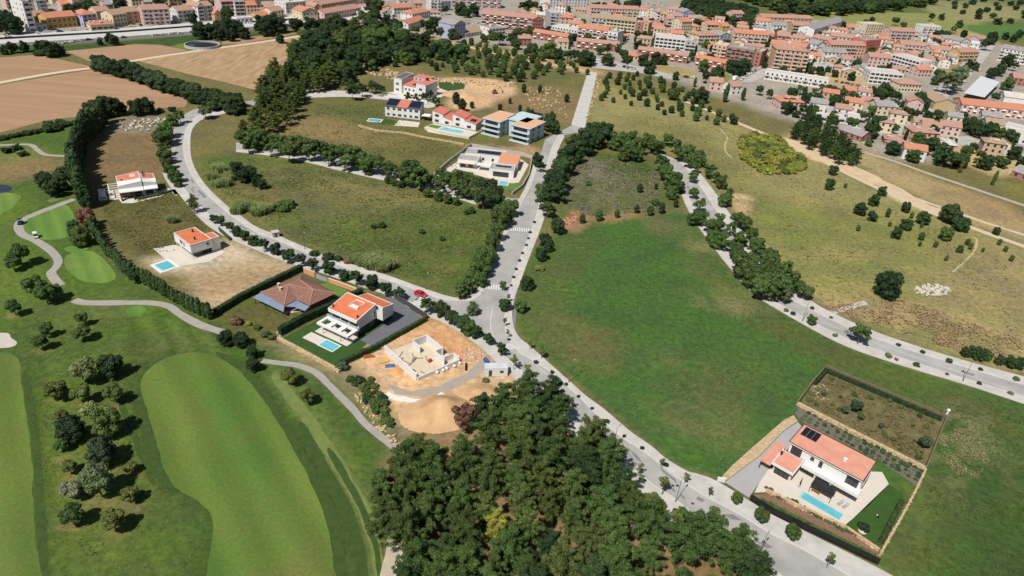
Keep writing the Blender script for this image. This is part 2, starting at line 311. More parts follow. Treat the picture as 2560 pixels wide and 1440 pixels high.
for a in [(130, 975, 2), (146, 1002, 1.6), (205, 1012, 1.8), (292, 1015, 1.8), (160, 1147, 1.6), (190, 1188, 1.6), (255, 1258, 2.4), (192, 1262, 1.8), (330, 1268, 1.8), (285, 1335, 1.8), (190, 1315, 1.8), (270, 1165, 2), (335, 1185, 1.8), (106, 878, 1.4), (122, 845, 1.4), (34, 790, 1.4), (207, 818, 1.4)]: spot(*a, c(176, 142, 98), .7)
paint([(545, 880), (600, 905), (670, 985), (730, 1075), (800, 1200), (850, 1310), (865, 1440), (868, 1520), (840, 1520), (838, 1420), (827, 1340), (802, 1260), (762, 1170), (712, 1080), (662, 1000), (602, 930), (548, 893)], c(54, 78, 28), 1.2, .3, .95)
paint([(760, 1060), (820, 1160), (880, 1270), (910, 1360), (922, 1440), (924, 1520), (896, 1520), (893, 1440), (880, 1360), (845, 1280), (790, 1170), (745, 1080)], c(54, 78, 28), 1.2, .3, .95)
paint([(700, 940), (790, 1050), (880, 1190), (940, 1310), (960, 1440), (940, 1440), (915, 1330), (850, 1200), (770, 1070), (685, 960)], c(124, 138, 70), 1.5, .3, .9)
paint([(350, 970), (362, 1030), (388, 1110), (408, 1180), (440, 1228), (420, 1230), (385, 1180), (360, 1100), (338, 1010)], c(54, 78, 28), 1.2, .3, .95)
paint([(58, 950), (72, 1050), (82, 1140), (88, 1250), (94, 1360), (96, 1520), (122, 1520), (118, 1360), (110, 1240), (100, 1120), (84, 1000), (66, 930)], c(54, 78, 28), 1.2, .3, .95)
for k in range(7): paint([(325+k*34, 800+k*4), (338+k*34, 798+k*4), (376+k*36, 850+k*9), (360+k*36, 856+k*9)], c(126, 140, 68) if k % 2 else c(62, 90, 34), 2.5, .5, .7)
for k in range(9): paint([(110+k*26, 900), (118+k*26, 900), (128+k*26, 1350), (116+k*26, 1350)], c(118, 134, 60) if k % 2 else c(70, 92, 36), 3., 1.5, .6)
for k in range(5): paint([(660+k*32, 930+k*14), (674+k*32, 930+k*14), (830+k*26, 1190), (940+k*12, 1440), (925+k*12, 1440), (812+k*26, 1190)], c(122, 136, 68) if k % 2 else c(64, 92, 36), 2., .6, .65)
NX, NY = len(xs), len(ys)
me = bpy.data.meshes.new('ground')
me.vertices.add(len(gx)); me.vertices.foreach_set('co', np.stack([gx, gy, np.zeros(len(gx))], 1).ravel())
i0 = (np.arange(NY-1)[:, None]*NX+np.arange(NX-1)[None, :]).ravel()
q = np.stack([i0, i0+1, i0+NX+1, i0+NX], 1)
me.loops.add(q.size); me.loops.foreach_set('vertex_index', q.ravel()); me.polygons.add(len(q)); me.polygons.foreach_set('loop_start', np.arange(len(q))*4); me.polygons.foreach_set('loop_total', np.full(len(q), 4))
me.update(); at = me.color_attributes.new('Cover', 'FLOAT_COLOR', 'POINT')
at.data.foreach_set('color', np.concatenate([colr, np.ones((len(gx), 1))], 1).astype(np.float32).ravel())
gm = bpy.data.materials.new('ground_cover'); gm.use_nodes = True; t = gm.node_tree; N = t.nodes; L = t.links; b = N['Principled BSDF']
b.inputs['Roughness'].default_value = 1; b.inputs['Specular IOR Level'].default_value = .1
ca = N.new('ShaderNodeVertexColor'); ca.layer_name = 'Cover'; gp = N.new('ShaderNodeNewGeometry')
def noi(s, d, r=.65):
    n = N.new('ShaderNodeTexNoise'); n.inputs['Scale'].default_value = s; n.inputs['Detail'].default_value = d; n.inputs['Roughness'].default_value = r; L.new(gp.outputs['Position'], n.inputs['Vector']); return n
def mrange(src, a, b_, lo, hi):
    n = N.new('ShaderNodeMapRange'); n.inputs[1].default_value = a; n.inputs[2].default_value = b_; n.inputs[3].default_value = lo; n.inputs[4].default_value = hi; L.new(src, n.inputs[0]); return n.outputs[0]
nA = noi(.55, 8, .72); nB = noi(.06, 5); nC = noi(.22, 6, .7)
mu = N.new('ShaderNodeMath'); mu.operation = 'MULTIPLY'; L.new(mrange(nA.outputs[0], .28, .72, .56, 1.44), mu.inputs[0]); L.new(mrange(nB.outputs[0], .3, .7, .8, 1.2), mu.inputs[1])
hs = N.new('ShaderNodeHueSaturation'); L.new(ca.outputs['Color'], hs.inputs['Color']); L.new(mu.outputs[0], hs.inputs['Value']); L.new(mrange(nC.outputs[0], .3, .7, .488, .51), hs.inputs['Hue']); L.new(mrange(nB.outputs[0], .3, .7, .88, 1.1), hs.inputs['Saturation'])
L.new(hs.outputs[0], b.inputs['Base Color'])
bp = N.new('ShaderNodeBump'); bp.inputs['Strength'].default_value = .7; bp.inputs['Distance'].default_value = .5; L.new(nA.outputs[0], bp.inputs['Height']); L.new(bp.outputs[0], b.inputs['Normal'])
me.materials.append(gm)
tag(ob('ground', me), kind='structure')
# ------------------------------------------------------------------ sheets: fields, fairways, roads, paths
def sheet(name, pts, mat, z, sm=0, world=False, wob=0., kind='structure', parent=None):
    P = smooth(pts, sm, True) if sm else list(pts)
    if not world: P = W(P)
    if wob:
        Q = []
        for i in range(len(P)):
            a = np.array(P[i]); b_ = np.array(P[(i+1) % len(P)]); n = max(1, int(np.hypot(*(b_-a))/1.2))
            Q += [tuple(a+(b_-a)*k/n) for k in range(n)]
        A = np.array(Q); P = [tuple(p) for p in A+np.stack([fbm(A[:, 0], A[:, 1], 3, 1)-.5, fbm(A[:, 0], A[:, 1], 3, 5)-.5], 1)*2*wob]
    tr = tessellate_polygon([[Vector((p[0], p[1], 0)) for p in P]]); f = []
    for q in tr:
        A, B, C = (P[i] for i in q)
        f.append(tuple(q) if (B[0]-A[0])*(C[1]-A[1])-(C[0]-A[0])*(B[1]-A[1]) > 0 else tuple(q[::-1]))
    o = ob(name, mkmesh(name, [(p[0], p[1], z) for p in P], f, mat), parent)
    if kind and not parent: tag(o, kind=kind)
    return o
def slab(name, left, right, mat, z0, z1, sm=5, kind='structure'):
    P = W(smooth(left, sm))+W(smooth(right, sm))[::-1]
    o = MB().prism(P, z0, z1).build(name, mat); tag(o, kind=kind); return o
def offset(pts, d):
    P = np.array(pts); T = np.gradient(P, axis=0); T /= np.linalg.norm(T, axis=1)[:, None]
    return [tuple(p) for p in P+np.stack([-T[:, 1], T[:, 0]], 1)*d]
def ribbon(name, line, width, mat, z, sm=6, kind='structure', z0=None, wob=0.):
    P = smooth(W(line), sm) if sm else W(line)
    A = np.array(P)
    wd = width*(1+((fbm(A[:, 0], A[:, 1], 7, 2)-.5)*2*wob))/2 if wob else np.full(len(P), width/2)
    T = np.gradient(A, axis=0); T /= np.linalg.norm(T, axis=1)[:, None]; Nn = np.stack([-T[:, 1], T[:, 0]], 1)*wd[:, None]
    Lp = A+Nn; Rp = A-Nn; n = len(P)
    v = [(*p, z) for p in Lp]+[(*p, z) for p in Rp]; f = [(n+i, n+i+1, i+1, i) for i in range(n-1)]
    if z0 is not None:
        v += [(*p, z0) for p in Lp]+[(*p, z0) for p in Rp]
        f += [(i, i+1, 2*n+i+1, 2*n+i) for i in range(n-1)]+[(n+i+1, n+i, 3*n+i, 3*n+i+1) for i in range(n-1)]+[(0, 2*n, 3*n, n), (n-1, 2*n-1, 4*n-1, 3*n-1)]
    o = ob(name, mkmesh(name, v, f, mat)); tag(o, kind=kind); return o
FIELD = M('ploughed_field', c(172, 134, 102), .98, .1, .12, c(188, 150, 116), bump=.3, bscale=1.2, stretch=(.9, .12))
STUB = M('stubble_field', c(168, 132, 98), .98, .1, .06, c(196, 166, 122), bump=.3, bscale=1.2, stretch=(.5, 5.))
sheet('field', [(-80, 150), (95, 137), (200, 160), (235, 168), (120, 185), (-80, 220)], FIELD, .02)
sheet('field', [(-80, 226), (130, 190), (242, 172), (330, 205), (420, 225), (478, 240), (462, 268), (380, 270), (250, 285), (120, 300), (-80, 352)], FIELD, .02, 0)
sheet('field', [(165, 128), (340, 110), (400, 112), (470, 126), (330, 152), (240, 160)], FIELD, .02)
sheet('field', [(345, 152), (480, 128), (640, 107), (828, 75), (835, 100), (720, 140), (690, 200), (640, 225), (560, 205), (470, 185)], STUB, .02)
sheet('field', [(560, 96), (720, 85), (800, 70), (700, 92), (600, 110), (555, 110)], FIELD, .02)
def turf(name, A, B, D, ang, wl):
    m = bpy.data.materials.new(name); m.use_nodes = True; t = m.node_tree; N = t.nodes; L = t.links; b = N['Principled BSDF']; b.inputs['Roughness'].default_value = 1; b.inputs['Specular IOR Level'].default_value = .1
    g = N.new('ShaderNodeNewGeometry'); mp = N.new('ShaderNodeMapping'); mp.inputs['Rotation'].default_value = (0, 0, -ang); L.new(g.outputs['Position'], mp.inputs[0]); ms = N.new('ShaderNodeMapping'); ms.inputs['Scale'].default_value = (.25, 1, 1); L.new(mp.outputs[0], ms.inputs[0])
    def nz(v, s, d):
        n = N.new('ShaderNodeTexNoise'); n.inputs['Scale'].default_value = s; n.inputs['Detail'].default_value = d; n.inputs['Roughness'].default_value = .6; L.new(v, n.inputs['Vector']); return n.outputs[0]
    def mr(v, a, e, lo, hi):
        n = N.new('ShaderNodeMapRange'); n.inputs[1].default_value = a; n.inputs[2].default_value = e; n.inputs[3].default_value = lo; n.inputs[4].default_value = hi; L.new(v, n.inputs[0]); return n.outputs[0]
    def mix(f, a, e):
        n = N.new('ShaderNodeMix'); n.data_type = 'RGBA'; L.new(f, n.inputs[0])
        for k, v in ((6, a), (7, e)):
            if isinstance(v, tuple): n.inputs[k].default_value = (*v, 1)
            else: L.new(v, n.inputs[k])
        return n.outputs[2]
    col = mix(mr(nz(ms.outputs[0], .07, 5), .36, .62, 0, 1), A, B); col = mix(mr(nz(g.outputs['Position'], .045, 4), .5, .72, 0, .8), col, D)
    wv = N.new('ShaderNodeTexWave'); wv.bands_direction = 'Y'; wv.inputs['Scale'].default_value = .314/wl*10/10; wv.inputs['Distortion'].default_value = 2.; wv.inputs['Detail'].default_value = 2; wv.inputs['Detail Scale'].default_value = .4; L.new(mp.outputs[0], wv.inputs['Vector'])
    mu = N.new('ShaderNodeMath'); mu.operation = 'MULTIPLY'; L.new(mr(wv.outputs[0], 0, 1, .9, 1.1), mu.inputs[0]); L.new(mr(nz(g.outputs['Position'], 1.3, 6), .3, .7, .84, 1.16), mu.inputs[1])
    hs = N.new('ShaderNodeHueSaturation'); L.new(col, hs.inputs['Color']); L.new(mu.outputs[0], hs.inputs['Value']); L.new(hs.outputs[0], b.inputs['Base Color']); return m
FAIR = turf('fairway', c(110, 130, 52), c(86, 120, 46), c(116, 116, 60), rad(-52), 9.)
FAIR2 = turf('tee_green', c(122, 150, 66), c(92, 134, 52), c(134, 144, 74), rad(-50), 5.)
TRACK = M('farm_track', c(220, 202, 176), .95, .06, .3)
ribbon('track', [(-80, 222), (120, 185), (250, 167), (340, 151), (480, 129), (640, 107), (760, 88), (830, 74)], 4.2, TRACK, .05)
sheet('fairway', [(350, 960), (375, 920), (430, 890), (490, 882), (545, 893), (600, 930), (660, 1000), (710, 1080), (760, 1170), (800, 1260), (825, 1340), (836, 1420), (838, 1520), (515, 1520), (520, 1430), (530, 1330), (525, 1280), (490, 1250), (440, 1220), (410, 1170), (390, 1100), (365, 1020)], FAIR, .02, 5, wob=.35)
sheet('fairway', [(-100, 880), (0, 882), (35, 890), (48, 910), (55, 960), (68, 1050), (78, 1140), (84, 1250), (90, 1360), (92, 1520), (-200, 1520)], FAIR, .02, 4, wob=.35)
sheet('fairway', [(-80, 480), (20, 482), (52, 490), (40, 510), (10, 532), (-80, 560)], FAIR2, .02, 4)
sheet('tee', [(60, 555), (130, 520), (170, 515), (190, 560), (170, 590), (120, 600), (75, 588)], FAIR2, .02, 5)
sheet('tee', [(160, 622), (190, 612), (215, 612), (225, 618), (205, 628), (180, 632)], FAIR2, .02, 5)
sheet('tee', [(165, 640), (205, 628), (240, 632), (275, 665), (290, 690), (280, 702), (250, 708), (200, 700), (165, 670)], FAIR2, .024, 5)
sheet('tee', [(315, 775), (340, 765), (362, 768), (366, 778), (345, 790), (325, 790)], FAIR2, .02, 5)
MOWD = M('mown_dark_band', c(64, 88, 34), .98, .22, .6, bump=.4, bscale=2, detail=8); MOWL = M('mown_light_band', c(118, 132, 66), .98, .2, .5, bump=.3, bscale=2, detail=8)
sheet('mown_strip', [(545, 880), (600, 905), (670, 985), (730, 1075), (800, 1200), (850, 1310), (865, 1440), (868, 1520), (840, 1520), (838, 1420), (827, 1340), (802, 1260), (762, 1170), (712, 1080), (662, 1000), (602, 930), (548, 893)], MOWD, .015, 4, wob=.25)
sheet('mown_strip', [(760, 1060), (820, 1160), (880, 1270), (910, 1360), (922, 1440), (924, 1520), (896, 1520), (893, 1440), (880, 1360), (845, 1280), (790, 1170), (745, 1080)], MOWD, .015, 4, wob=.25)
sheet('mown_strip', [(350, 970), (362, 1030), (388, 1110), (408, 1180), (440, 1228), (420, 1230), (385, 1180), (360, 1100), (338, 1010)], MOWD, .015, 4, wob=.25)
sheet('mown_strip', [(58, 950), (72, 1050), (82, 1140), (88, 1250), (94, 1360), (96, 1520), (122, 1520), (118, 1360), (110, 1240), (100, 1120), (84, 1000), (66, 930)], MOWD, .015, 4, wob=.25)
sheet('mown_strip', [(700, 940), (790, 1050), (880, 1190), (940, 1310), (960, 1440), (940, 1440), (915, 1330), (850, 1200), (770, 1070), (685, 960)], MOWL, .012, 4, wob=.5)
sheet('mown_strip', [(835, 1130), (905, 1250), (945, 1360), (955, 1440), (945, 1440), (930, 1360), (890, 1260), (822, 1138)], MOWD, .013, 4, wob=.3)
sheet('mown_strip', [(255, 900), (290, 1000), (330, 1100), (372, 1200), (385, 1195), (345, 1090), (310, 1000), (275, 900)], MOWD, .012, 4, wob=.4)
BUNK = M('bunker_sand', c(206, 198, 184), .95, .06, .6)
sheet('bunker', [(-40, 835), (0, 832), (22, 834), (28, 845), (42, 855), (36, 865), (10, 870), (-40, 868)], BUNK, .03, 4)
sheet('bunker', [(120, 500), (150, 492), (158, 494), (130, 506)], M('bunker_lip', c(120, 128, 70), .95), .03, 3)
sheet('pond', [(-60, 465), (5, 462), (26, 466), (30, 474), (10, 482), (-60, 484)], M('pond_water', (.03, .035, .05), .05, .2, 1, spec=.5), .03, 4)
CART = M('cart_path', c(172, 166, 158), .92, .1, .4)
for ln, wd in (([(-60, 366), (30, 362), (75, 362), (95, 376), (115, 387), (165, 390)], 2.2), ([(185, 498), (140, 515), (95, 532), (60, 548), (46, 562), (55, 585), (90, 602), (125, 625), (145, 650), (140, 668), (128, 682), (138, 700), (152, 714)], 2.6), ([(185, 750), (215, 757), (300, 757), (370, 757), (420, 765), (450, 785), (500, 812), (556, 830)], 2.6), ([(655, 902), (700, 908), (745, 914), (790, 932), (820, 960), (845, 985), (880, 1020), (912, 1058), (950, 1090), (985, 1118), (1005, 1142)], 1.9)):
    ribbon('cart_path', ln, wd, CART, .035, wob=.18)
ribbon('track', [(984, 1300), (988, 1340), (985, 1390), (975, 1440), (960, 1520)], 3.4, GRAVEL, .035, wob=.2)
# --- avenue
MR = [(2260, 1520), (2120, 1437), (1995, 1367), (1920, 1330), (1850, 1287), (1730, 1220), (1607, 1127), (1537, 1080), (1440, 985), (1380, 932), (1325, 897), (1290, 872), (1268, 840), (1262, 800), (1268, 760), (1280, 705), (1300, 650), (1320, 597), (1342, 535), (1352, 480), (1366, 420), (1380, 370), (1398, 335)]
MRO = [(2370, 1520), (2225, 1437), (2140, 1393), (2020, 1333), (1925, 1285), (1880, 1257), (1790, 1203), (1745, 1186), (1715, 1177), (1665, 1147), (1630, 1117), (1577, 1080), (1512, 1025), (1465, 990), (1422, 952), (1330, 870), (1295, 840), (1281, 800), (1285, 750), (1300, 708), (1325, 640), (1347, 585), (1362, 540), (1372, 480), (1384, 420), (1396, 375), (1412, 340)]
MLS = [(2080, 1520), (1930, 1425), (1755, 1300), (1720, 1275), (1677, 1241), (1625, 1207), (1530, 1130), (1470, 1082), (1400, 1010), (1350, 962), (1300, 925), (1255, 885), (1228, 858), (1208, 830), (1202, 800)]
MLN = [(1202, 800), (1200, 770), (1206, 735), (1225, 690), (1245, 640), (1262, 600), (1285, 550), (1305, 510), (1332, 455), (1348, 400), (1362, 350)]
MLO = [(1960, 1520), (1860, 1440), (1700, 1322), (1640, 1280), (1590, 1236), (1500, 1155), (1440, 1098), (1375, 1035), (1330, 985), (1285, 945), (1240, 905), (1205, 872), (1160, 838), (1110, 808), (1065, 790)]
sheet('road', smooth(MR, 5)+smooth(MLS+MLN[1:], 5)[::-1], ASPH, .03)
slab('pavement', MR, MRO, PAVE, 0, .15)
slab('pavement', MLS[:-2]+[(1160, 805), (1110, 790), (1070, 775)], MLO, PAVE, 0, .15)
WT = [(1206, 735), (1180, 752), (1140, 753), (1097, 747), (1032, 722), (960, 698), (860, 668), (760, 630), (700, 603), (640, 580), (590, 547), (550, 516), (497, 463), (465, 408), (459, 360), (466, 320), (487, 294), (520, 283), (560, 276), (640, 262)]
WB = [(1208, 832), (1160, 806), (1110, 790), (1065, 775), (1010, 750), (940, 722), (860, 695), (760, 658), (690, 630), (620, 600), (560, 565), (515, 530), (465, 478), (440, 440), (430, 400), (428, 360), (436, 320), (455, 292), (490, 272), (550, 262), (640, 250)]
WTO = [(1212, 718), (1170, 742), (1140, 745), (1100, 735), (1050, 718), (960, 686), (860, 655), (760, 617), (700, 591), (640, 567), (600, 538), (562, 510), (512, 460), (482, 408), (476, 360), (481, 325), (500, 303), (530, 292), (565, 284)]
WBO = [(1065, 792), (1020, 768), (985, 745), (890, 712), (780, 675), (700, 650), (640, 625), (560, 590), (505, 552), (455, 495), (428, 455)]
sheet('road', smooth(WT, 5)+smooth(WB, 5)[::-1], ASPH, .035)
slab('pavement', [(1206, 735), (1180, 752), (1140, 753), (1097, 747), (1032, 722), (960, 698), (860, 668), (760, 630), (700, 603), (640, 580), (590, 547), (550, 516), (497, 463), (465, 408), (459, 360), (466, 320), (487, 294), (520, 283), (560, 276)], WTO, PAVE, 0, .15)
slab('pavement', WB[3:14], WBO, PAVE, 0, .146)
slab('pavement', MLN[2:-1], [(1180, 745), (1196, 720), (1212, 690), (1232, 640), (1250, 600), (1272, 550), (1290, 512), (1318, 458), (1336, 405)], PAVE, 0, .143)
EK = [(2620, 1010), (2560, 993), (2410, 947), (2300, 912), (2170, 868), (2107, 843), (1952, 763), (1905, 728), (1865, 688), (1815, 628), (1770, 568), (1735, 518), (1712, 480), (1690, 442), (1668, 405)]
EKO = [(2620, 1027), (2560, 1010), (2420, 964), (2232, 907), (2095, 857), (1940, 772), (1890, 738), (1850, 700), (1800, 640), (1755, 580), (1720, 525), (1704, 488)]
EKR = [(2620, 978), (2560, 962), (2370, 905), (2200, 850), (2080, 800), (2030, 775), (1975, 745), (1930, 700), (1860, 620), (1800, 540), (1760, 480), (1722, 430), (1695, 403), (1650, 385)]
ERO = [(2620, 957), (2560, 942), (2370, 890), (2202, 835), (2075, 780), (2027, 752), (1988, 727), (1942, 685), (1880, 610), (1828, 540), (1785, 478), (1742, 425), (1706, 395)]
sheet('road', smooth(EK, 5)+smooth(EKR, 5)[::-1], ASPH, .03)
slab('pavement', EK[:-2], EKO, PAVE, 0, .15); slab('pavement', EKR[:-1], ERO, PAVE, 0, .15)
UT = [(590, 356), (680, 364), (760, 378), (850, 398), (950, 418), (1030, 432), (1110, 455), (1190, 478), (1260, 494), (1312, 496)]
UB = [(590, 374), (680, 383), (760, 397), (850, 419), (950, 441), (1030, 457), (1110, 478), (1190, 503), (1250, 522), (1296, 532)]
sheet('road', smooth(UT, 4)+smooth(UB, 4)[::-1], ASPH, .026)
slab('pavement', UB[:-2], [(590, 380), (680, 390), (760, 404), (850, 427), (950, 449), (1030, 466), (1110, 487), (1190, 512)], PAVE, 0, .15, 4)
sheet('road', [(740, 228), (860, 227), (960, 236), (1040, 246), (1090, 262), (1068, 270), (1020, 258), (950, 248), (860, 242), (740, 244)], PAVE, .026, 3)
sheet('road', [(1360, 350), (1440, 308), (1464, 316), (1480, 325), (1400, 340)], ASPH, .022)
CROAD = M('concrete_road', c(204, 200, 194), .92, .05, .3)
sheet('concrete_road', [(1428, 312), (1462, 320), (1493, 182), (1470, 178)], CROAD, .04)
for k in range(1, 9):
    a = .1*k+.05; y = 316-(a*136); x = 1430+a*40; ribbon('expansion_joint', [(x, y-1), (x+33-a*11, y+2)], .25, M('joint_tar', (.08, .08, .08)), .05, 0)
DIRT = M('dirt_path', c(214, 194, 164), .95, .08, .5)
ribbon('footpath', [(1715, 254), (1780, 280), (1880, 322), (2000, 372), (2090, 420), (2210, 478), (2330, 532), (2450, 577), (2600, 630)], 3.6, DIRT, .05, wob=.12)
ribbon('footpath', [(2130, 374), (2220, 398), (2330, 437), (2450, 477), (2600, 527)], 3.2, M('old_path', c(186, 174, 150), .95), .05, wob=.15)
ribbon('footpath', [(2200, 465), (2300, 500), (2380, 528), (2480, 562), (2600, 600)], 2.4, DIRT, .045, wob=.4)
ribbon('footpath', [(2382, 680), (2410, 655), (2435, 628), (2442, 600), (2430, 592)], .8, M('worn_path', c(196, 176, 134), .95), .03, wob=.4)
ribbon('footpath', [(1800, 322), (1818, 345), (1812, 362), (1815, 380), (1830, 395)], .9, _mats['worn_path'], .03, wob=.4)
ribbon('dirt_track', [(1930, 342), (2010, 366), (2110, 412), (2210, 460), (2300, 512), (2360, 532)], 8.5, M('sandy_track', c(216, 186, 146), .95, .1, .25, c(228, 202, 164), bump=.3), .04, wob=.45)
ribbon('footpath', [(1175, 118), (1300, 150), (1420, 168), (1470, 180)], 3, DIRT, .04, wob=.2)
STREETS = []
# --- motorway and streets of the town
MWAY = M('motorway_concrete', c(206, 204, 198), .9, .06, .2); DASPH = M('dark_asphalt', c(120, 118, 118), .9, .1, .2)
def band(y0, y1, m, z, name='road'):
    sheet(name, [(-80, 106+y0), (300, 84+y0), (640, 58+y0), (900, 40+y0), (900, 40+y1), (640, 58+y1), (300, 84+y1), (-80, 106+y1)], m, z)
band(-13, 8, MWAY, .03, 'motorway'); band(8, 17, DASPH, .034)
bar = MB()
for ln in ([(-80, 103), (300, 81), (640, 55.5), (900, 38)],):
    P = W(ln); A = offset(P, .6); B_ = offset(P, -.6); bar.prism(A+B_[::-1], 0, 1.1)
tag(bar.build('motorway_barrier', DARK), 'long dark barrier running between the carriageways of the motorway', 'barrier')
for pts in ([(2190, 335), (2260, 300), (2330, 235), (2385, 180), (2450, 110), (2490, 112), (2450, 165), (2400, 215), (2350, 262), (2290, 325), (2230, 348)], [(1480, 138), (1540, 155), (1700, 190), (1690, 200), (1600, 182), (1480, 170)], [(1850, 205), (1900, 175), (2040, 128), (2060, 134), (1930, 182), (1880, 206)], [(1930, 235), (2100, 268), (2220, 300), (2210, 312), (2080, 285), (1930, 248)], [(2300, 345), (2420, 340), (2560, 388), (2560, 402), (2400, 362), (2300, 360)], [(640, 66), (760, 56), (900, 48), (900, 56), (770, 64), (640, 76)]):
    STREETS.append(W(pts)); sheet('road', pts, M('town_street', c(180, 176, 172), .9, .08, .15, c(200, 196, 190), detail=9), .03)
# --- painted lines and crossings
def zebra(a, b_, depth, n):
    A = np.array(G(*a)); B = np.array(G(*b_)); u = (B-A)/np.linalg.norm(B-A); v = np.array([-u[1], u[0]]); Lw = np.linalg.norm(B-A); m = MB()
    for i in range(n):
        p = A+u*Lw*(i+.2)/n; q_ = A+u*Lw*(i+.72)/n
        m.add([(*p, .052), (*q_, .052), (*(q_+v*depth), .052), (*(p+v*depth), .052)], [(0, 1, 2, 3)])
    tag(m.build('zebra_crossing', LINE), kind='structure')
zebra((1275, 577), (1325, 580), 3.2, 9); zebra((1212, 722), (1262, 726), 3, 8); zebra((1042, 772), (1075, 745), 3, 8); zebra((1262, 880), (1300, 868), 3, 7)
def line(pts, wd, z=.05, name='lane_line'): ribbon(name, pts, wd, LINE, z, 5)
line([(2520, 972), (2395, 930), (2190, 858), (2060, 806)], .14); line([(1400, 962), (1330, 905)], .14); line([(1235, 850), (1226, 810), (1232, 770)], .14)
line([(2570, 992), (2410, 944), (2300, 909), (2170, 865)], .12)
for ln in (MR, EK, EKR): ribbon('kerb', ln, .3, KERB, .165, 5, z0=.0)
ribbon('kerb', MLS[:-3], .3, KERB, .165, 5, z0=0); ribbon('kerb', WT[3:-4], .3, KERB, .165, 5, z0=0); ribbon('kerb', WB[3:14], .3, KERB, .163, 5, z0=0)

# repairs, stains and covers in the carriageways
PATCH = M('tar_patch', c(136, 134, 134), .95, .15, .8, detail=8); STAIN = M('tyre_wear', c(150, 147, 145), .92, .12, .5, detail=9); IRON = M('cast_iron', (.05, .05, .052), .6)
pr_ = random.Random(8)
def lerp(A, B, t_): return (A[0]+(B[0]-A[0])*t_, A[1]+(B[1]-A[1])*t_)
for A_, B_, n_ in ((MR, MLS, 13), (WT[3:15], WB[3:15], 10), (EK, EKR, 10)):
    a_ = smooth(A_, 6); b_ = smooth(B_, 6)
    for k in range(n_):
        t_ = pr_.uniform(.05, .9); i = int(t_*(len(a_)-4)); j = int(t_*(len(b_)-4)); q0 = pr_.uniform(.12, .6); q1 = q0+pr_.uniform(.1, .22); dj = pr_.choice([1, 2])
        sheet('road_patch', [lerp(a_[i], b_[j], q0), lerp(a_[i], b_[j], q1), lerp(a_[i+dj], b_[j+dj], q1), lerp(a_[i+dj], b_[j+dj], q0)], PATCH, .041+.001*k, wob=.12)
        c_ = G(*lerp(a_[i+1], b_[j+1], pr_.uniform(.3, .7))); MB().cyl(c_[0], c_[1], 0, .058, .35, .35, 10).build('manhole_cover', IRON); tag(COL.objects[-1], kind='structure')
# ------------------------------------------------------------------ plants
def raw(name, V, Fq, mat, tri=False):
    me = bpy.data.meshes.new(name); V = np.asarray(V, np.float32); Fq = np.asarray(Fq, np.int32); k = Fq.shape[1]
    me.vertices.add(len(V)); me.vertices.foreach_set('co', V.ravel()); me.loops.add(Fq.size); me.loops.foreach_set('vertex_index', Fq.ravel())
    me.polygons.add(len(Fq)); me.polygons.foreach_set('loop_start', np.arange(len(Fq))*k); me.polygons.foreach_set('loop_total', np.full(len(Fq), k)); me.update(calc_edges=True); me.materials.append(mat); return me
def leaves(P, Nn, s, R, asp=.6):
    """one small rhombic leaf spray per point"""
    n = len(P); a = R.normal(size=(n, 3)); t = np.cross(Nn, a); t /= np.linalg.norm(t, axis=1)[:, None]+1e-9; b_ = np.cross(Nn, t)
    s = (s*(.6+.8*R.rand(n)))[:, None]
    V = np.stack([P+t*s, P+b_*s*asp, P-t*s, P-b_*s*asp], 1).reshape(-1, 3)
    return V, np.arange(4*n).reshape(n, 4)
_bm = bmesh.new(); bmesh.ops.create_icosphere(_bm, subdivisions=1, radius=1); _bm.verts.ensure_lookup_table()
ICO = (np.array([v.co[:] for v in _bm.verts]), np.array([[v.index for v in f.verts] for f in _bm.faces])); _bm.free()
def crown_mesh(name, blobs, n, s, seed, core=.78, nmix=.7, up=.25, asp=.6):
    R = np.random.RandomState(seed); C = np.array([b_[0] for b_ in blobs]); Q = np.array([b_[1] for b_ in blobs], float)
    wgt = (Q[:, 0]*Q[:, 2]); wgt /= wgt.sum(); P = []; D = []
    while sum(map(len, P)) < n:
        i = R.choice(len(C), n, p=wgt); d = R.normal(size=(n, 3)); d[:, 2] += up; d /= np.linalg.norm(d, axis=1)[:, None]
        p = C[i]+d*Q[i]*(.82+.26*R.rand(n))[:, None]
        dd = np.linalg.norm((p[:, None]-C[None])/Q[None], axis=2); dd[np.arange(n), i] = 9
        ok = dd.min(1) > .86; P.append(p[ok]); D.append(d[ok])
    P = np.concatenate(P)[:n]; D = np.concatenate(D)[:n]
    Nn = D+nmix*R.normal(size=D.shape)*.6; Nn /= np.linalg.norm(Nn, axis=1)[:, None]
    V, Fq = leaves(P, Nn, s, R, asp)
    VV = [V]; FF = [Fq]; o = len(V)
    if core:
        for cc, q_ in zip(C, Q):
            v = ICO[0]*q_*core*(1+.12*R.normal(size=(len(ICO[0]), 1)))+cc; f = np.concatenate([ICO[1], ICO[1][:, 2:3]], 1)
            VV.append(v); FF.append(f+o); o += len(v)
        # triangles of the core are written as quads with a split edge point
        k = len(Fq); Fa = np.concatenate(FF); Va = np.concatenate(VV)
        me = bpy.data.meshes.new(name); tri = Fa[k:, :3]
        me.vertices.add(len(Va)); me.vertices.foreach_set('co', Va.astype(np.float32).ravel())
        lv = np.concatenate([Fa[:k].ravel(), tri.ravel()]); me.loops.add(len(lv)); me.loops.foreach_set('vertex_index', lv.astype(np.int32))
        ls = np.concatenate([np.arange(k)*4, 4*k+np.arange(len(tri))*3]); lt = np.concatenate([np.full(k, 4), np.full(len(tri), 3)])
        me.polygons.add(len(ls)); me.polygons.foreach_set('loop_start', ls.astype(np.int32)); me.polygons.foreach_set('loop_total', lt.astype(np.int32)); me.update(calc_edges=True); me.materials.append(LEAF); return me
    return raw(name, V, Fq, LEAF)
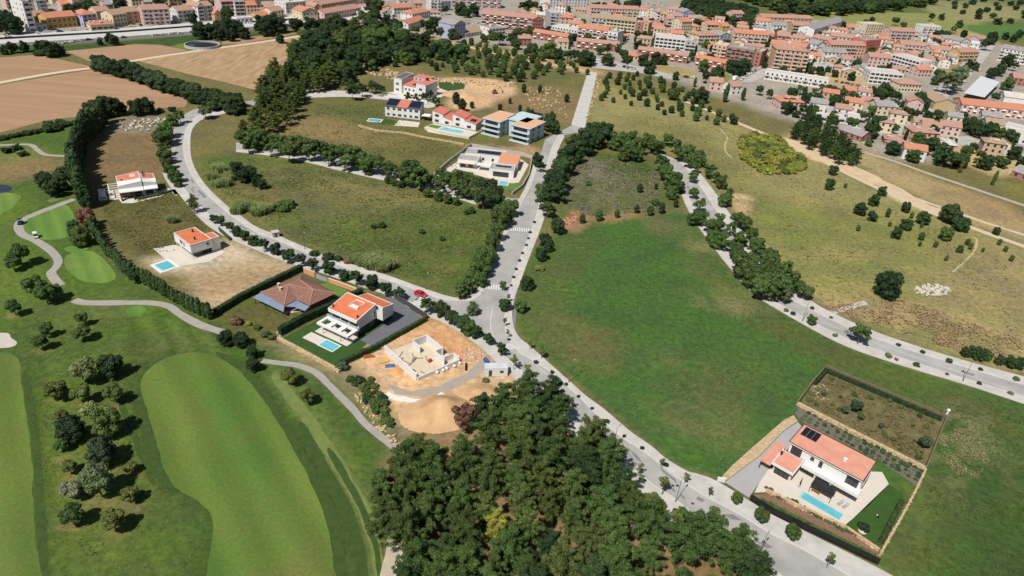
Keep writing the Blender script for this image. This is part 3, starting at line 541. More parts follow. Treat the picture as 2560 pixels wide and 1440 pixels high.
def trunk_mesh(name, h, r, tops, seed):
    R = random.Random(seed); m = MB(); a = (0, 0, -.05); x = R.uniform(-.1, .1); y = R.uniform(-.1, .1)
    b_ = (x, y, h*.5); m.tube(a, b_, r, r*.8, 7); e = (x*1.6, y*1.6, h); m.tube(b_, e, r*.8, r*.5, 7)
    for t_ in tops: m.tube((x*1.3, y*1.3, h*R.uniform(.6, .95)), t_, r*.42, r*.14, 5)
    return mkmesh(name, m.v, m.f, BARK)
KINDS = {}
def defkind(kind, nvar, fn): KINDS[kind] = [fn(i) for i in range(nvar)]
def k_round(i):                                           # broadleaf ball on a stem, 6 m
    R = random.Random(100+i); B = [((0, 0, 3.9), (1.7, 1.7, 1.6))]
    for k in range(15):
        a = 6.283*k/15*2.4+R.random(); z = R.uniform(2.6, 5.2); rr = 1.75*math.sqrt(max(.1, 1-((z-3.8)/2.1)**2))
        B.append(((rr*math.cos(a), rr*math.sin(a), z), (R.uniform(.7, 1.05),)*2+(R.uniform(.6, .9),)))
    return crown_mesh('crown', B, 2200, .21, i), trunk_mesh('trunk', 3.4, .17, [b_[0] for b_ in B[1:6]], i), 6.0, 3.9
def k_dark(i):                                            # dense evergreen, crown nearly to the ground, 7 m
    R = random.Random(200+i); B = [((0, 0, 3.4), (2.3, 2.2, 2.6))]
    for k in range(22):
        a = k*2.4+R.random(); z = R.uniform(1.0, 6.1); rr = 2.4*math.sqrt(max(.05, 1-((z-3.3)/3.3)**2))
        q_ = R.uniform(.75, 1.25); B.append(((rr*math.cos(a), rr*math.sin(a), z), (q_, q_, q_*.85)))
    return crown_mesh('crown', B, 3200, .22, 20+i), trunk_mesh('trunk', 2.4, .2, [b_[0] for b_ in B[1:5]], 20+i), 7.0, 3.4
def k_pine(i):                                            # aleppo / stone pine, open layered crown, 10 m
    R = random.Random(300+i); B = [((0, 0, 5.6), (.9, .9, 2.4))]
    lean = (R.uniform(-.5, .5), R.uniform(-.5, .5))
    for lv in range(9):                                    # whorls of branches, widest low down, pointed top
        z0 = 2.9+lv*.83; rm = (2.75 if lv < 3 else 2.85*(1-((lv-2)/7.2)**1.9))*R.uniform(.8, 1.15); nb = max(1, int(7-lv*.6))
        for k in range(nb):
            a = 6.283*k/nb+lv*1.1+R.uniform(-.3, .3); ln = rm*R.uniform(.6, 1.15)
            for f_ in (.45, .8, 1.05):
                if f_*ln < .5 and lv < 7: continue
                q_ = R.uniform(.36, .6)*(1.15 if f_ < .6 else .9); B.append(((ln*f_*math.cos(a)+lean[0]*lv*.12, ln*f_*math.sin(a)+lean[1]*lv*.12, z0+.35*f_+R.uniform(-.2, .2)), (q_, q_, q_*.75)))
    return crown_mesh('crown', B, 9000, .27, 40+i, core=.5, up=.7, asp=.17, nmix=1.5), trunk_mesh('trunk', 8.2, .24, [b_[0] for b_ in B[2:12]], 40+i), 10.0, 6.6
def k_cyp(i):                                             # cypress / poplar column, 8 m
    R = random.Random(400+i); B = []
    for k in range(12):
        z = .7+k*.6; r = .95*math.sin(math.pi*min(.97, (k+1.6)/13.5))**.6+.12
        B.append(((R.uniform(-.16, .16), R.uniform(-.16, .16), z), (r*R.uniform(.9, 1.1), r*R.uniform(.9, 1.1), .75)))
    return crown_mesh('crown', B, 1300, .24, 60+i, up=.4), trunk_mesh('trunk', 2., .12, [], 60+i), 8.0, 4.0
def k_cone(i):                                            # young pine, egg to cone, 4.5 m
    R = random.Random(500+i); B = []
    for k in range(6):
        z = .75+k*.6; r = (.55+.75*math.sin(math.pi*(k+1.1)/7.4))*R.uniform(.9, 1.1)*(1 if k < 5 else .8)
        for j in range(3):
            a = j*2.1+k+R.random()
            B.append(((.4*r*math.cos(a), .4*r*math.sin(a), z), (r*.68, r*.68, .52)))
    return crown_mesh('crown', B, 1000, .22, 80+i, up=.4, asp=.4), trunk_mesh('trunk', 1.4, .1, [], 80+i), 4.5, 2.2
def k_bush(i):                                            # dome-shaped shrub, 2.4 m
    R = random.Random(600+i); B = [((0, 0, .9), (1.2, 1.2, 1.))]
    for k in range(11):
        a = k*2.4+R.random(); z = R.uniform(.5, 1.7); rr = 1.3*math.sqrt(max(.1, 1-(z/2.3)**2)); q_ = R.uniform(.45, .75)
        B.append(((rr*math.cos(a), rr*math.sin(a), z), (q_, q_, q_*.8)))
    return crown_mesh('foliage', B, 900, .19, 100+i), trunk_mesh('stem', .9, .08, [], 100+i), 2.4, 1.1
def k_sap(i):                                             # sparse street sapling, 4 m
    R = random.Random(700+i); B = []
    for k in range(9):
        a = k*2.4+R.random(); z = R.uniform(2.1, 3.8); rr = R.uniform(.15, .75); q_ = R.uniform(.25, .42)
        B.append(((rr*math.cos(a), rr*math.sin(a), z), (q_, q_, q_)))
    return crown_mesh('crown', B, 330, .17, 120+i, core=0), trunk_mesh('trunk', 2.8, .07, [b_[0] for b_ in B], 120+i), 4.0, 3.0
def k_open(i):                                            # loose roadside tree with gaps, 6.5 m
    R = random.Random(800+i); B = []
    for k in range(20):
        a = k*2.4+R.random(); z = R.uniform(2.4, 5.9); rr = 2.3*math.sqrt(max(.05, 1-((z-3.9)/2.5)**2))*R.uniform(.35, 1.05); q_ = R.uniform(.5, .9)
        B.append(((rr*math.cos(a), rr*math.sin(a), z), (q_, q_, q_*.8)))
    return crown_mesh('crown', B, 1600, .25, 140+i, core=.6), trunk_mesh('trunk', 3.6, .15, [b_[0] for b_ in B[:9]], 140+i), 6.5, 4.0
def k_reed(i):                                            # giant cane clump, 3 m
    R = np.random.RandomState(160+i); V = []; Fq = []
    for k in range(260):
        a = R.rand()*6.28; r = 2.4*math.sqrt(R.rand()); x, y = r*math.cos(a), r*math.sin(a); h = 2.2+R.rand()*1.2; le = R.normal(size=2)*.55; wv = R.normal(size=2); wv *= .13/np.linalg.norm(wv)
        n = len(V); V += [(x-wv[0], y-wv[1], 0), (x+wv[0], y+wv[1], 0), (x+le[0]*.5+wv[0], y+le[1]*.5+wv[1], h*.7), (x+le[0]*.5-wv[0], y+le[1]*.5-wv[1], h*.7)]; Fq.append((n, n+1, n+2, n+3))
        for j in range(5):
            z = h*(.45+.13*j); b_ = R.normal(size=2); b_ /= np.linalg.norm(b_); n = len(V); cx_, cy_ = x+le[0]*z/h, y+le[1]*z/h
            V += [(cx_, cy_, z), (cx_+b_[0]*.3-b_[1]*.07, cy_+b_[1]*.3+b_[0]*.07, z+.22), (cx_+b_[0]*.62, cy_+b_[1]*.62, z+.1), (cx_+b_[0]*.3+b_[1]*.07, cy_+b_[1]*.3-b_[0]*.07, z+.18)]; Fq.append((n, n+1, n+2, n+3))
    return raw('canes', V, Fq, LEAF), None, 3.2, 1.5
for kk, nn, ff in (('round', 4, k_round), ('dark', 5, k_dark), ('pine', 6, k_pine), ('cyp', 4, k_cyp), ('cone', 4, k_cone), ('bush', 4, k_bush), ('sap', 4, k_sap), ('open', 4, k_open), ('reed', 2, k_reed)): defkind(kk, nn, ff)
TONE = dict(dark=c(64, 92, 48), mid=c(86, 116, 54), olive=c(110, 126, 58), light=c(138, 158, 92), blue=c(76, 102, 70), grey=c(118, 134, 90), yellow=c(156, 164, 62), brown=c(150, 112, 84), pine=c(98, 122, 56), pink=c(140, 142, 108), cane=c(140, 160, 92), cyp=c(74, 104, 54), deep=c(52, 78, 44))
PR = random.Random(11)
PLANTS = {}
def plant(name, kind, xy, h, tone, gkey, wide=1., z=0., tv=.22):
    me_c, me_t, h0, _ = PR.choice(KINDS[kind]); s = h/h0
    r = empty(name, (xy[0], xy[1], z), PR.uniform(0, 6.28)); r.scale = (s*wide*PR.uniform(.94, 1.06), s*wide*PR.uniform(.94, 1.06), s)
    t_ = TONE[tone] if isinstance(tone, str) else tone; v = 1+PR.uniform(-tv, tv)
    o = ob(me_c.name.split('.')[0], me_c, r); o.color = (t_[0]*v, t_[1]*v, t_[2]*v, 1)
    if me_t: ob(me_t.name.split('.')[0], me_t, r)
    PLANTS.setdefault(gkey, []).append((r, h, xy)); return r
def at(px, py, h, kind):
    hc = KINDS[kind][0]; return G(px, py, hc[3]/hc[2]*h)
def ordw(n):
    n = int(n); return f"{n}{'th' if 10 <= n % 100 <= 20 else {1: 'st', 2: 'nd', 3: 'rd'}.get(n % 10, 'th')}"
def inpoly(poly, x, y):
    r = False; n = len(poly)
    for i in range(n):
        a = poly[i]; b_ = poly[(i+1) % n]
        if (a[1] > y) != (b_[1] > y) and x < (b_[0]-a[0])*(y-a[1])/(b_[1]-a[1])+a[0]: r = not r
    return r
def scatter(pts, d, seed, z=0., holes=(), mx=999):
    P = W(pts, z); Hs = [W(h_, z) for h_ in holes]; R = random.Random(seed); out = []; fails = 0
    x0 = min(p[0] for p in P); x1 = max(p[0] for p in P); y0 = min(p[1] for p in P); y1 = max(p[1] for p in P)
    while fails < 1500 and len(out) < mx:
        x = R.uniform(x0, x1); y = R.uniform(y0, y1)
        if not inpoly(P, x, y) or any(inpoly(h_, x, y) for h_ in Hs) or any((x-a)**2+(y-b_)**2 < d*d for a, b_ in out): fails += 1; continue
        out.append((x, y)); fails = 0
    return out
def along(pts, d, z=0., jit=0.):
    P = np.array(W(pts, z)); seg = np.hypot(*np.diff(P, axis=0).T); t_ = np.concatenate([[0], np.cumsum(seg)]); out = []
    for s_ in np.arange(0, t_[-1]+.01, d):
        x = np.interp(s_, t_, P[:, 0])+PR.uniform(-jit, jit); y = np.interp(s_, t_, P[:, 1])+PR.uniform(-jit, jit); out.append((x, y))
    return out
def hedge(label, pts, wd, h, tone, dens=16, s=.16, name='hedge'):
    P = np.array(W(pts)); R = np.random.RandomState(len(label)); V = []; Fq = []; o = 0; core = MB(); Pn = []; Nn = []
    for a, b_ in zip(P[:-1], P[1:]):
        e = b_-a; Lg = np.hypot(*e); u = e/Lg; v = np.array([-u[1], u[0]])
        q_ = [a-v*wd*.42, b_-v*wd*.42, b_+v*wd*.42, a+v*wd*.42]; core.hexa([(*p, 0) for p in q_]+[(*p, h*.93) for p in q_])
        for nrm, area in (((0, 0, 1), Lg*wd), ((v[0], v[1], 0), Lg*h), ((-v[0], -v[1], 0), Lg*h)):
            n = int(area*dens); t_ = R.rand(n)[:, None]; base = a+e*t_
            if nrm[2]: p = np.concatenate([base+v*(R.rand(n)[:, None]-.5)*wd, np.full((n, 1), h)+R.normal(size=(n, 1))*.06], 1)
            else: p = np.concatenate([base+np.array(nrm[:2])*wd/2+R.normal(size=(n, 2))*.05, R.rand(n)[:, None]*h], 1)
            Pn.append(p); Nn.append(np.array(nrm)+R.normal(size=(n, 3))*.45)
    Pn = np.concatenate(Pn); Nn = np.concatenate(Nn); Nn /= np.linalg.norm(Nn, axis=1)[:, None]; V, Fq = leaves(Pn, Nn, s, R)
    n = len(V); f = [tuple(x) for x in Fq]+[tuple(i+n for i in q_) for q_ in core.f]
    org = P.mean(0); vv = [(p[0]-org[0], p[1]-org[1], p[2]) for p in list(map(tuple, V))+core.v]
    o_ = ob(name, mkmesh(name, vv, f, LEAF), None, (org[0], org[1], 0)); t_ = TONE[tone]; o_.color = (*t_, 1); tag(o_, label, 'hedge'); return o_
# ------------------------------------------------------------------ villas, built in metres in a frame on the ground
def frame(name, px, z, ang, label, cat='house', group=None):
    x, y = G(px[0], px[1], z); return tag(empty(name, (x, y, 0), rad(ang)), label, cat, group)
def window(par, p, w_, h_, ax, frm=None, glass=None, nm='window', bars=1):
    """p = centre on the wall face, ax = outward direction '+x','-x','+y','-y'"""
    frm = frm or ALU; glass = glass or GLASS; s = 1 if ax[0] == '+' else -1; fw = .09; m = MB(); g = MB(); d0, d1 = .004, .07
    def b_(mm, a0, a1, z0, z1, e0, e1):
        if ax[1] == 'x': mm.box(p[0]+s*e0, p[0]+s*e1, p[1]+a0, p[1]+a1, p[2]+z0, p[2]+z1)
        else: mm.box(p[0]+a0, p[0]+a1, p[1]+s*e0, p[1]+s*e1, p[2]+z0, p[2]+z1)
    b_(m, -w_/2, w_/2, h_/2-fw, h_/2, d0, d1); b_(m, -w_/2, w_/2, -h_/2, -h_/2+fw, d0, d1)
    xs_ = [-w_/2+fw/2+(w_-fw)*i/(bars+1) for i in range(bars+2)]
    for x in xs_: b_(m, x-fw/2, x+fw/2, -h_/2+fw, h_/2-fw, d0, d1)
    o = m.build(nm, frm, par)
    b_(g, -w_/2+.02, w_/2-.02, -h_/2+.02, h_/2-.02, d0, d1-.03); g.build('pane', glass, o); return o
def mono(name, x0, x1, y0, y1, za, zb, th, mat, par, axis='y'):
    """single-slope roof slab, za at the low coordinate and zb at the high one"""
    z = (lambda x, y: za+(zb-za)*(y-y0)/(y1-y0)) if axis == 'y' else (lambda x, y: za+(zb-za)*(x-x0)/(x1-x0))
    c4 = [(x0, y0), (x1, y0), (x1, y1), (x0, y1)]
    return MB().hexa([(x, y, z(x, y)-th) for x, y in c4]+[(x, y, z(x, y)) for x, y in c4]).build(name, mat, par)
def body(name, x0, x1, y0, y1, z0, za, zb, mat, par, axis='y'):
    z = (lambda x, y: za+(zb-za)*(y-y0)/(y1-y0)) if axis == 'y' else (lambda x, y: za+(zb-za)*(x-x0)/(x1-x0))
    c4 = [(x0, y0), (x1, y0), (x1, y1), (x0, y1)]
    return MB().hexa([(x, y, z0) for x, y in c4]+[(x, y, z(x, y)) for x, y in c4]).build(name, mat, par)
def rimroof(par, x0, x1, y0, y1, z, zb, mat, rim=WHITE, t=.22, axis='y', h=.18):
    """roof surface inside a raised white rim"""
    zz = (lambda x, y: z+(zb-z)*(y-y0)/(y1-y0)) if axis == 'y' else (lambda x, y: z+(zb-z)*(x-x0)/(x1-x0))
    r = mono('roof', x0+t, x1-t, y0+t, y1-t, zz(x0+t, y0+t)+.05, zz(x1-t, y1-t)+.05, .1, mat, par, axis); m = MB()
    for a, b_, e, f_ in ((x0, x1, y0, y0+t), (x0, x1, y1-t, y1), (x0, x0+t, y0+t, y1-t), (x1-t, x1, y0+t, y1-t)):
        c4 = [(a, e), (b_, e), (b_, f_), (a, f_)]
        m.hexa([(x, y, zz(x, y)-.25) for x, y in c4]+[(x, y, zz(x, y)+h) for x, y in c4])
    m.build('parapet', rim, r); return r
def chimney(par, x, y, z, h=.9, w_=.5, mat=DARK):
    m = MB().box(x-w_/2, x+w_/2, y-w_/2, y+w_/2, z, z+h).box(x-w_*.65, x+w_*.65, y-w_*.65, y+w_*.65, z+h, z+h+.12); return m.build('chimney', mat, par)
def panels(par, x0, x1, y0, y1, z, nx, ny, zb=None, gap=.06):
    zb = z if zb is None else zb
    for i in range(nx):
        for j in range(ny):
            a = x0+(x1-x0)*i/nx; b_ = x0+(x1-x0)*(i+1)/nx-gap; e = y0+(y1-y0)*j/ny; f_ = y0+(y1-y0)*(j+1)/ny-gap
            ze = z+(zb-z)*j/ny; zf = z+(zb-z)*(j+1)/ny
            MB().hexa([(a, e, ze+.06), (b_, e, ze+.06), (b_, f_, zf+.06), (a, f_, zf+.06), (a, e, ze+.12), (b_, e, ze+.12), (b_, f_, zf+.12), (a, f_, zf+.12)]).build('solar_panel', SOLAR, par)
def pool(label, loc, rz, x0, x1, y0, y1, rim=.4, mat=None, name='swimming_pool', zt=.09):
    t = tag(empty(name, (loc[0], loc[1], 0), rz), label, 'pool')
    m = MB()
    m.box(x0-rim, x1+rim, y0-rim, y0, 0, zt).box(x0-rim, x1+rim, y1, y1+rim, 0, zt).box(x0-rim, x0, y0, y1, 0, zt).box(x1, x1+rim, y0, y1, 0, zt)
    m.build('coping', mat or WHITE, t); MB().box(x0, x1, y0, y1, 0, zt-.035).build('water', WATER, t)
    MB().box(x0, x0+.5, y0, y1, zt-.034, zt-.02).build('step', M('pool_step', c(150, 214, 222), .3), t); return t
# --- A: villa in the right foreground
A = frame('villa', (1974, 1106), 6, -40.5, 'white two-storey villa with long flat terracotta roof and solar panels, lower right')
box('ground_floor', .6, 16.6, 1.2, 8.8, 0, 3.0, CREAMW, A)
box('upper_wall', .2, 16.5, .5, 8.8, 3.0, 5.75, WHITE, A)
rf = box('roof', -.25, 16.65, .05, 8.9, 5.752, 6.0, WHITE, A)
for nm, a, b_, e, f_ in (('parapet', -.25, 16.65, .05, .2), ('parapet', -.25, 16.65, 8.75, 8.9), ('parapet', -.25, -.1, .2, 8.75), ('parapet', 16.5, 16.65, .2, 8.75)): box(nm, a, b_, e, f_, 6.002, 6.12, DARK, rf)
box('roof_covering', -.09, 16.49, .21, 8.74, 6.002, 6.05, TERRA, rf)
panels(rf, .6, 4.4, 4.6, 8.3, 6.0, 3, 2); chimney(rf, 11.4, 3.6, 6.05, .55, .6, WHITE)
box('terrace_slab', 4.4, 17.1, -2.0, 1.19, 2.85, 3.1, WHITE, A)
box('terrace_parapet', 4.4, 17.1, -2.0, -1.8, 3.102, 3.7, WHITE, A); box('terrace_parapet', 16.9, 17.1, -1.79, .45, 3.102, 3.7, WHITE, A)
for x, w_, h_, z in ((1.9, 2.4, 2.2, 4.25), (5.6, .8, 1., 4.5), (7.6, .8, 1.7, 4.2), (14.6, 2.6, 2.2, 4.25)): window(A, (x, .5, z), w_, h_, '-y', DARK, bars=2 if w_ > 2 else 0)
for x, w_ in ((6.0, 2.6), (9.2, 2.4), (14.4, 3.2)): window(A, (x, 1.2, 1.4), w_, 2.5, '-y', DARK, bars=2, nm='sliding_door')
for x in (7.7, 11.2): box('pillar', x-.18, x+.18, -1.7, -1.4, 0, 2.849, CREAMW, A)
for y, z in ((3, 4.4), (5.5, 2.0), (3.4, 1.8)): window(A, (16.6 if z < 3 else 16.5, y, z), .6, .8, '+x', DARK, bars=0)
an = box('wing_wall', -.4, 3.9, -5.2, .45, 0, 2.85, CREAMW, A)
box('wing_roof', -.8, 4.3, -6.2, .04, 2.852, 3.2, WHITE, A); box('wing_roof_covering', -.55, 4.05, -5.95, -.2, 3.202, 3.25, TERRA, A)
m_ = MB(); [m_.box(*q_, 3.202, 3.5) for q_ in ((-.8, 4.3, -6.2, -6.0), (-.8, -.6, -5.99, .04), (4.1, 4.3, -5.99, .04))]; m_.build('wing_parapet', WHITE, A)
box('porch_roof', -3.2, -.82, -6.6, 2.4, 2.5, 2.7, TERRA, A); [box('post', -3.1, -2.95, y, y+.15, 0, 2.499, DARK, A) for y in (-6.4, 2.1)]
window(A, (1.7, -5.2, 1.4), 3.4, 2.4, '-y', DARK, bars=2, nm='sliding_door'); window(A, (3.9, -3, 1.4), 3, 2.4, '+x', DARK, bars=2, nm='sliding_door'); chimney(A, -.4, -2, 3.25, .8, .4)
def inA(x, y): a = rad(-40.5); o = A.location; return (o.x+x*math.cos(a)-y*math.sin(a), o.y+x*math.sin(a)+y*math.cos(a))
def polyA(pts): return [inA(*p) for p in pts]
sheet('patio', [(1922, 1172), (1902, 1200), (1886, 1232), (1925, 1230), (2000, 1268), (2110, 1315), (2170, 1265), (2222, 1210), (2205, 1180)], DECK, .05)
sheet('driveway', W([(1812, 1206), (1872, 1244), (1895, 1212), (1925, 1168), (1975, 1118), (2012, 1078), (1995, 1055), (1960, 1078), (1900, 1140)]), M('drive_concrete', c(178, 176, 178), .9, .05, .3), .055, world=True)
sheet('lawn', W([(2220, 1212), (2255, 1232), (2262, 1250), (2203, 1368), (2112, 1316)]), LAWN, .05, world=True)
sheet('flower_bed', W([(1884, 1236), (1925, 1234), (2110, 1320), (2200, 1378), (2192, 1398), (2060, 1335), (1900, 1256)]), M('bark_mulch', c(140, 108, 88), .98, .2, 1.2), .05, world=True)
sheet('gravel_bank', W([(1800, 1197), (1811, 1205), (1899, 1139), (1959, 1077), (1994, 1053), (1984, 1038), (1960, 1050), (1900, 1102), (1832, 1162)]), STONE, .05, world=True)
sheet('lavender_bed', W([(1986, 1034), (2014, 1062), (2206, 1158), (2300, 1222), (2312, 1184), (2150, 1100), (1998, 1018)]), M('mulch_grey', c(118, 112, 96), .98, .2, 1.), .05, world=True)
sheet('orchard_ground', W([(2063, 924), (2350, 1045), (2362, 1052), (2312, 1165), (2150, 1085), (2003, 1006), (2035, 955)]), M('dry_orchard', c(112, 100, 62), .98, .3, .35, c(132, 124, 80), bump=.4), .04, world=True)
pool('long narrow turquoise swimming pool beside the villa with long terracotta roof', (A.location.x, A.location.y), rad(-40.5), 7.2, 16.2, -8.0, -5.7, .35, DECK)
pg = tag(empty('pergola', (*inA(10.5, -3.6), 0), rad(-40.5)), 'dark flat-roofed pergola standing between villa and long narrow pool', 'pergola')
box('canopy', -2.4, 2.4, -1.4, 1.4, 2.4, 2.55, DARK, pg); [box('post', x, x+.12, y, y+.12, 0, 2.399, DARK, pg) for x in (-2.35, 2.23) for y in (-1.35, 1.23)]
for x in (14.6, 15.7):
    l_ = tag(empty('sun_lounger', (*inA(x, -3.1), 0), rad(-55)), 'grey sun lounger by the long pool, %s the pergola' % ('nearer' if x < 15 else 'farther from'), 'sun lounger', 'sun loungers by the long pool')
    box('seat', -.32, .32, -.9, .4, .22, .32, M('lounger_grey', (.3, .3, .31), .8), l_); MB().hexa([(-.32, .4, .22), (.32, .4, .22), (.32, .98, .62), (-.32, .98, .62), (-.32, .4, .32), (.32, .4, .32), (.32, .96, .72), (-.32, .96, .72)]).build('backrest', M('lounger_grey', (.3, .3, .31)), l_)
    [box('leg', a, a+.06, y, y+.06, 0, .219, DARK, l_) for a in (-.3, .24) for y in (-.8, .3)]
um = tag(empty('parasol', (*inA(6.1, -5), 0)), 'closed dark parasol on a stone base beside the long pool', 'parasol')
MB().box(-.45, .45, -.45, .45, 0, .1).build('base', CONC, um); MB().cyl(0, 0, .1, 2.9, .04).build('pole', DARK, um); MB().cyl(0, 0, 1.2, 2.7, .2, .07, 8).build('canopy', DARK, um)
tb = tag(empty('garden_table', (*inA(9.4, -4), 0), rad(-40.5)), 'small dining table under the dark pergola by the pool', 'table'); box('table_top', -.9, .9, -.45, .45, .7, .75, WOOD, tb); [box('leg', x, x+.08, y, y+.08, 0, .699, DARK, tb) for x in (-.85, .77) for y in (-.4, .32)]
def wallthing(label, pts, wd, h, mat, name='garden_wall', stones=None, cap=None, cat='wall'):
    """a wall along ground points given in world metres; optional stones are proud of its faces"""
    P = np.array(pts); o = P[0]; t = tag(empty(name, (o[0], o[1], 0)), label, cat); Q = P-o
    A_ = offset(Q, wd/2); B_ = offset(Q, -wd/2); MB().prism(A_+B_[::-1], 0, h).build('wall_core', mat, t)
    if cap: MB().prism(offset(Q, wd/2+.06)+offset(Q, -wd/2-.06)[::-1], h+.002, h+.1).build('coping', cap, t)
    if stones:
        R = random.Random(len(label)); n = 0; step, sz = stones; D = [stone_mesh(k) for k in range(4)]
        for a, b_ in zip(Q[:-1], Q[1:]):
            Lg = np.hypot(*(b_-a)); u = (b_-a)/Lg; v = np.array([-u[1], u[0]])
            for i in range(int(Lg/step)):
                for s_ in (-1, 1, 0):
                    zs = [h] if s_ == 0 else [h*(.25+.5*k) for k in range(max(1, int(h/.7)))]
                    for z in zs:
                        p = a+u*(i+R.random())*step+v*s_*wd/2*R.uniform(.85, 1.05); g_ = sz*R.uniform(.6, 1.3); n += 1
                        if n < 290: ob('stone', R.choice(D), t, (p[0], p[1], z), R.uniform(0, 6), (g_, g_*R.uniform(.7, 1), g_*.7))
    return t
_st = {}
def stone_mesh(k, mat=None):
    mat = mat or STONE; key = (k, mat.name)
    if key not in _st:
        R = np.random.RandomState(900+k); v = ICO[0]*(1+.28*R.normal(size=(len(ICO[0]), 1)).clip(-1, 1))*np.array([.55, .42, .38]); _st[key] = mkmesh('stone', v, [tuple(f) for f in ICO[1]], mat)
    return _st[key]
wallthing('black fence wall between the pavement and the villa with the long pool', [G(1874, 1250), G(1930, 1285), G(2040, 1338), G(2195, 1412)], .25, 1.7, M('black_panel', (.012, .012, .013), .5))
hedge('low green hedge behind the black fence wall of the right-hand villa', [(1898, 1258), (2030, 1325), (2185, 1400)], .9, 1.5, 'mid')
wallthing('dry-stone retaining wall below the long narrow pool, dividing bed and patio', W([(1915, 1228), (2000, 1270), (2110, 1319), (2196, 1378)]), .6, .7, STONE, stones=(.75, .62))
wallthing('pale stone wall across the slope above the villa with solar panels', W([(1992, 1012), (2150, 1093), (2312, 1175)]), .9, .9, STONE, stones=(.75, .7))
wallthing('stone wall down the right edge of the villa lawn', W([(2312, 1178), (2282, 1240), (2255, 1290), (2198, 1390)]), .4, .9, STONE, stones=(.9, .5))
wallthing('low earth-coloured wall around the top and left of the fenced orchard plot', W([(1992, 1012), (2030, 960), (2063, 922), (2200, 980), (2364, 1048), (2312, 1176)]), .35, 1.4, M('earth_wall', c(128, 110, 84), .95, .15, 1))
wallthing('low wall at the lower left of the villa drive gate', W([(1792, 1202), (1812, 1206)]), .3, 1.2, WHITE, name='gate_pillar')
hedge('dark hedge at the right end of the small villa lawn', [(2252, 1258), (2225, 1310), (2200, 1358)], .9, 1.1, 'dark')
for i in range(19):
    for j in range(4):
        plant('lavender', 'bush', G(2008+i*15.6+j*5+PR.uniform(-3, 3), 1048+i*8.4-j*7.5+PR.uniform(-1, 1)), PR.uniform(.5, .8), PR.choice(['blue', 'grey', 'blue']), 'lavender', 1.2)
for i in range(26): plant('garden_shrub', 'bush', G(1915+i*10.6, 1224+i*5.5+PR.uniform(-5, 4)), PR.uniform(.5, .9), PR.choice(['olive', 'mid', 'brown']), 'rockery')
for x, y, h in ((2135, 1030, 3.6), (2110, 1035, 2.4), (2305, 1120, 3.6), (2150, 1050, 2.), (2200, 1070, 1.6)): plant('olive_tree', 'round', G(x, y), h, 'blue', 'orchard')
plant('topiary_ball', 'bush', G(2156, 1322), 1.7, 'deep', 'topiary')
for i in range(55): plant('dry_shrub', 'bush', PR.choice(scatter([(2063, 930), (2340, 1050), (2305, 1155), (2150, 1078), (2015, 1003)], 2, 77, mx=60)), PR.uniform(.4, 1.1), PR.choice(['olive', 'grey', 'dark', 'mid']), 'plotshrub')
hedge('dark overgrown hedge inside the upper wall of the orchard plot', [(2035, 962), (2064, 930), (2200, 988), (2352, 1052)], 1.1, 1.2, 'deep')
# --- B: white and orange villa in the centre left
B = frame('villa', (890, 802), 6.0, -29, 'white villa with bright orange split roof and square roof opening, beside the building site')
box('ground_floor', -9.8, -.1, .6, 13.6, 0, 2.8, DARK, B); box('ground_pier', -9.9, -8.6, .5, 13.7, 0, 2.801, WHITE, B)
body('upper_wall', -10.1, .1, .9, 8.0, 2.8, 5.75, 7.2, WHITE, B); body('rear_wall', -7, 2.6, 8.001, 12.6, 2.8, 7.0, 5.9, WHITE, B)
body('eave_band', -10.4, .12, 0, .899, 5.0, 5.55, 5.75, WHITE, B)
r1 = rimroof(B, -10.45, .3, -.05, 8.0, 5.86, 7.45, ORANGE); r2 = rimroof(B, -7.1, 2.75, 8.02, 12.7, 7.2, 6.1, ORANGE)
m_ = MB(); [m_.hexa([(x0, y0, z-.1), (x1, y0, z-.1), (x1, y1, z-.1), (x0, y1, z-.1), (x0, y0, z+.35), (x1, y0, z+.35), (x1, y1, z+.35), (x0, y1, z+.35)]) for x0, x1, y0, y1, z in ((-6, -2.8, 3.6, 3.8, 6.6), (-6, -2.8, 6.6, 6.8, 7.15), (-6, -5.8, 3.8, 6.6, 6.9), (-3, -2.8, 3.8, 6.6, 6.9))]; m_.build('roof_opening', WHITE, r1); box('light_well', -5.8, -3, 3.8, 6.6, 6.55, 6.9, WHITE, r1)
for x, y, z in ((-9.6, 1.2, 6), (-.5, 1.2, 6), (.9, 7.6, 6.2)): chimney(r1, x, y, z, .9, .28)
for i in range(3): window(B, (-8.4+i*3.3, .9, 4.0), 2.9, 2.1, '-y', DARK, bars=2, nm='glass_door')
m_ = MB(); m_.box(-10.9, .7, -4.2, -3.5, 2.7, 3.3).box(-10.9, .7, -.75, .59, 2.7, 3.3)
for x0, x1 in ((-10.9, -10), (-7.8, -6.3), (-4.1, -2.6), (-.4, .7)): m_.box(x0, x1, -3.5, -.75, 2.7, 3.3)
bl = m_.build('balcony', WHITE, B)
m_ = MB(); m_.box(-10.9, .7, -.12, -.06, 3.3, 4.15); m_.build('balustrade', glassy('clear_balustrade', (.3, .33, .34), .1), bl)
for x in (-9, -2.5): MB().cyl(x, -3.8, .1, 2.699, .09).build('post', ALU, B)
box('terrace', -11.7, .3, -4.4, .55, 0, .12, DECK, B)
for y, w_ in ((6.2, 2.2), (11.2, 2.6)): window(B, (-.1, y, 1.3), w_, 2.2, '+x', DARK, bars=1, nm='garage_door')
window(B, (.1, 7.4, 4.6), .35, 2.2, '+x', DARK, bars=0)
pool('small turquoise pool with white sun deck on the lawn below the orange-roofed villa', (B.location.x, B.location.y), rad(-29), -6.4, -1.2, -8.4, -5.4, .3)
def inB(x, y): a = rad(-29); o = B.location; return (o.x+x*math.cos(a)-y*math.sin(a), o.y+x*math.sin(a)+y*math.cos(a))
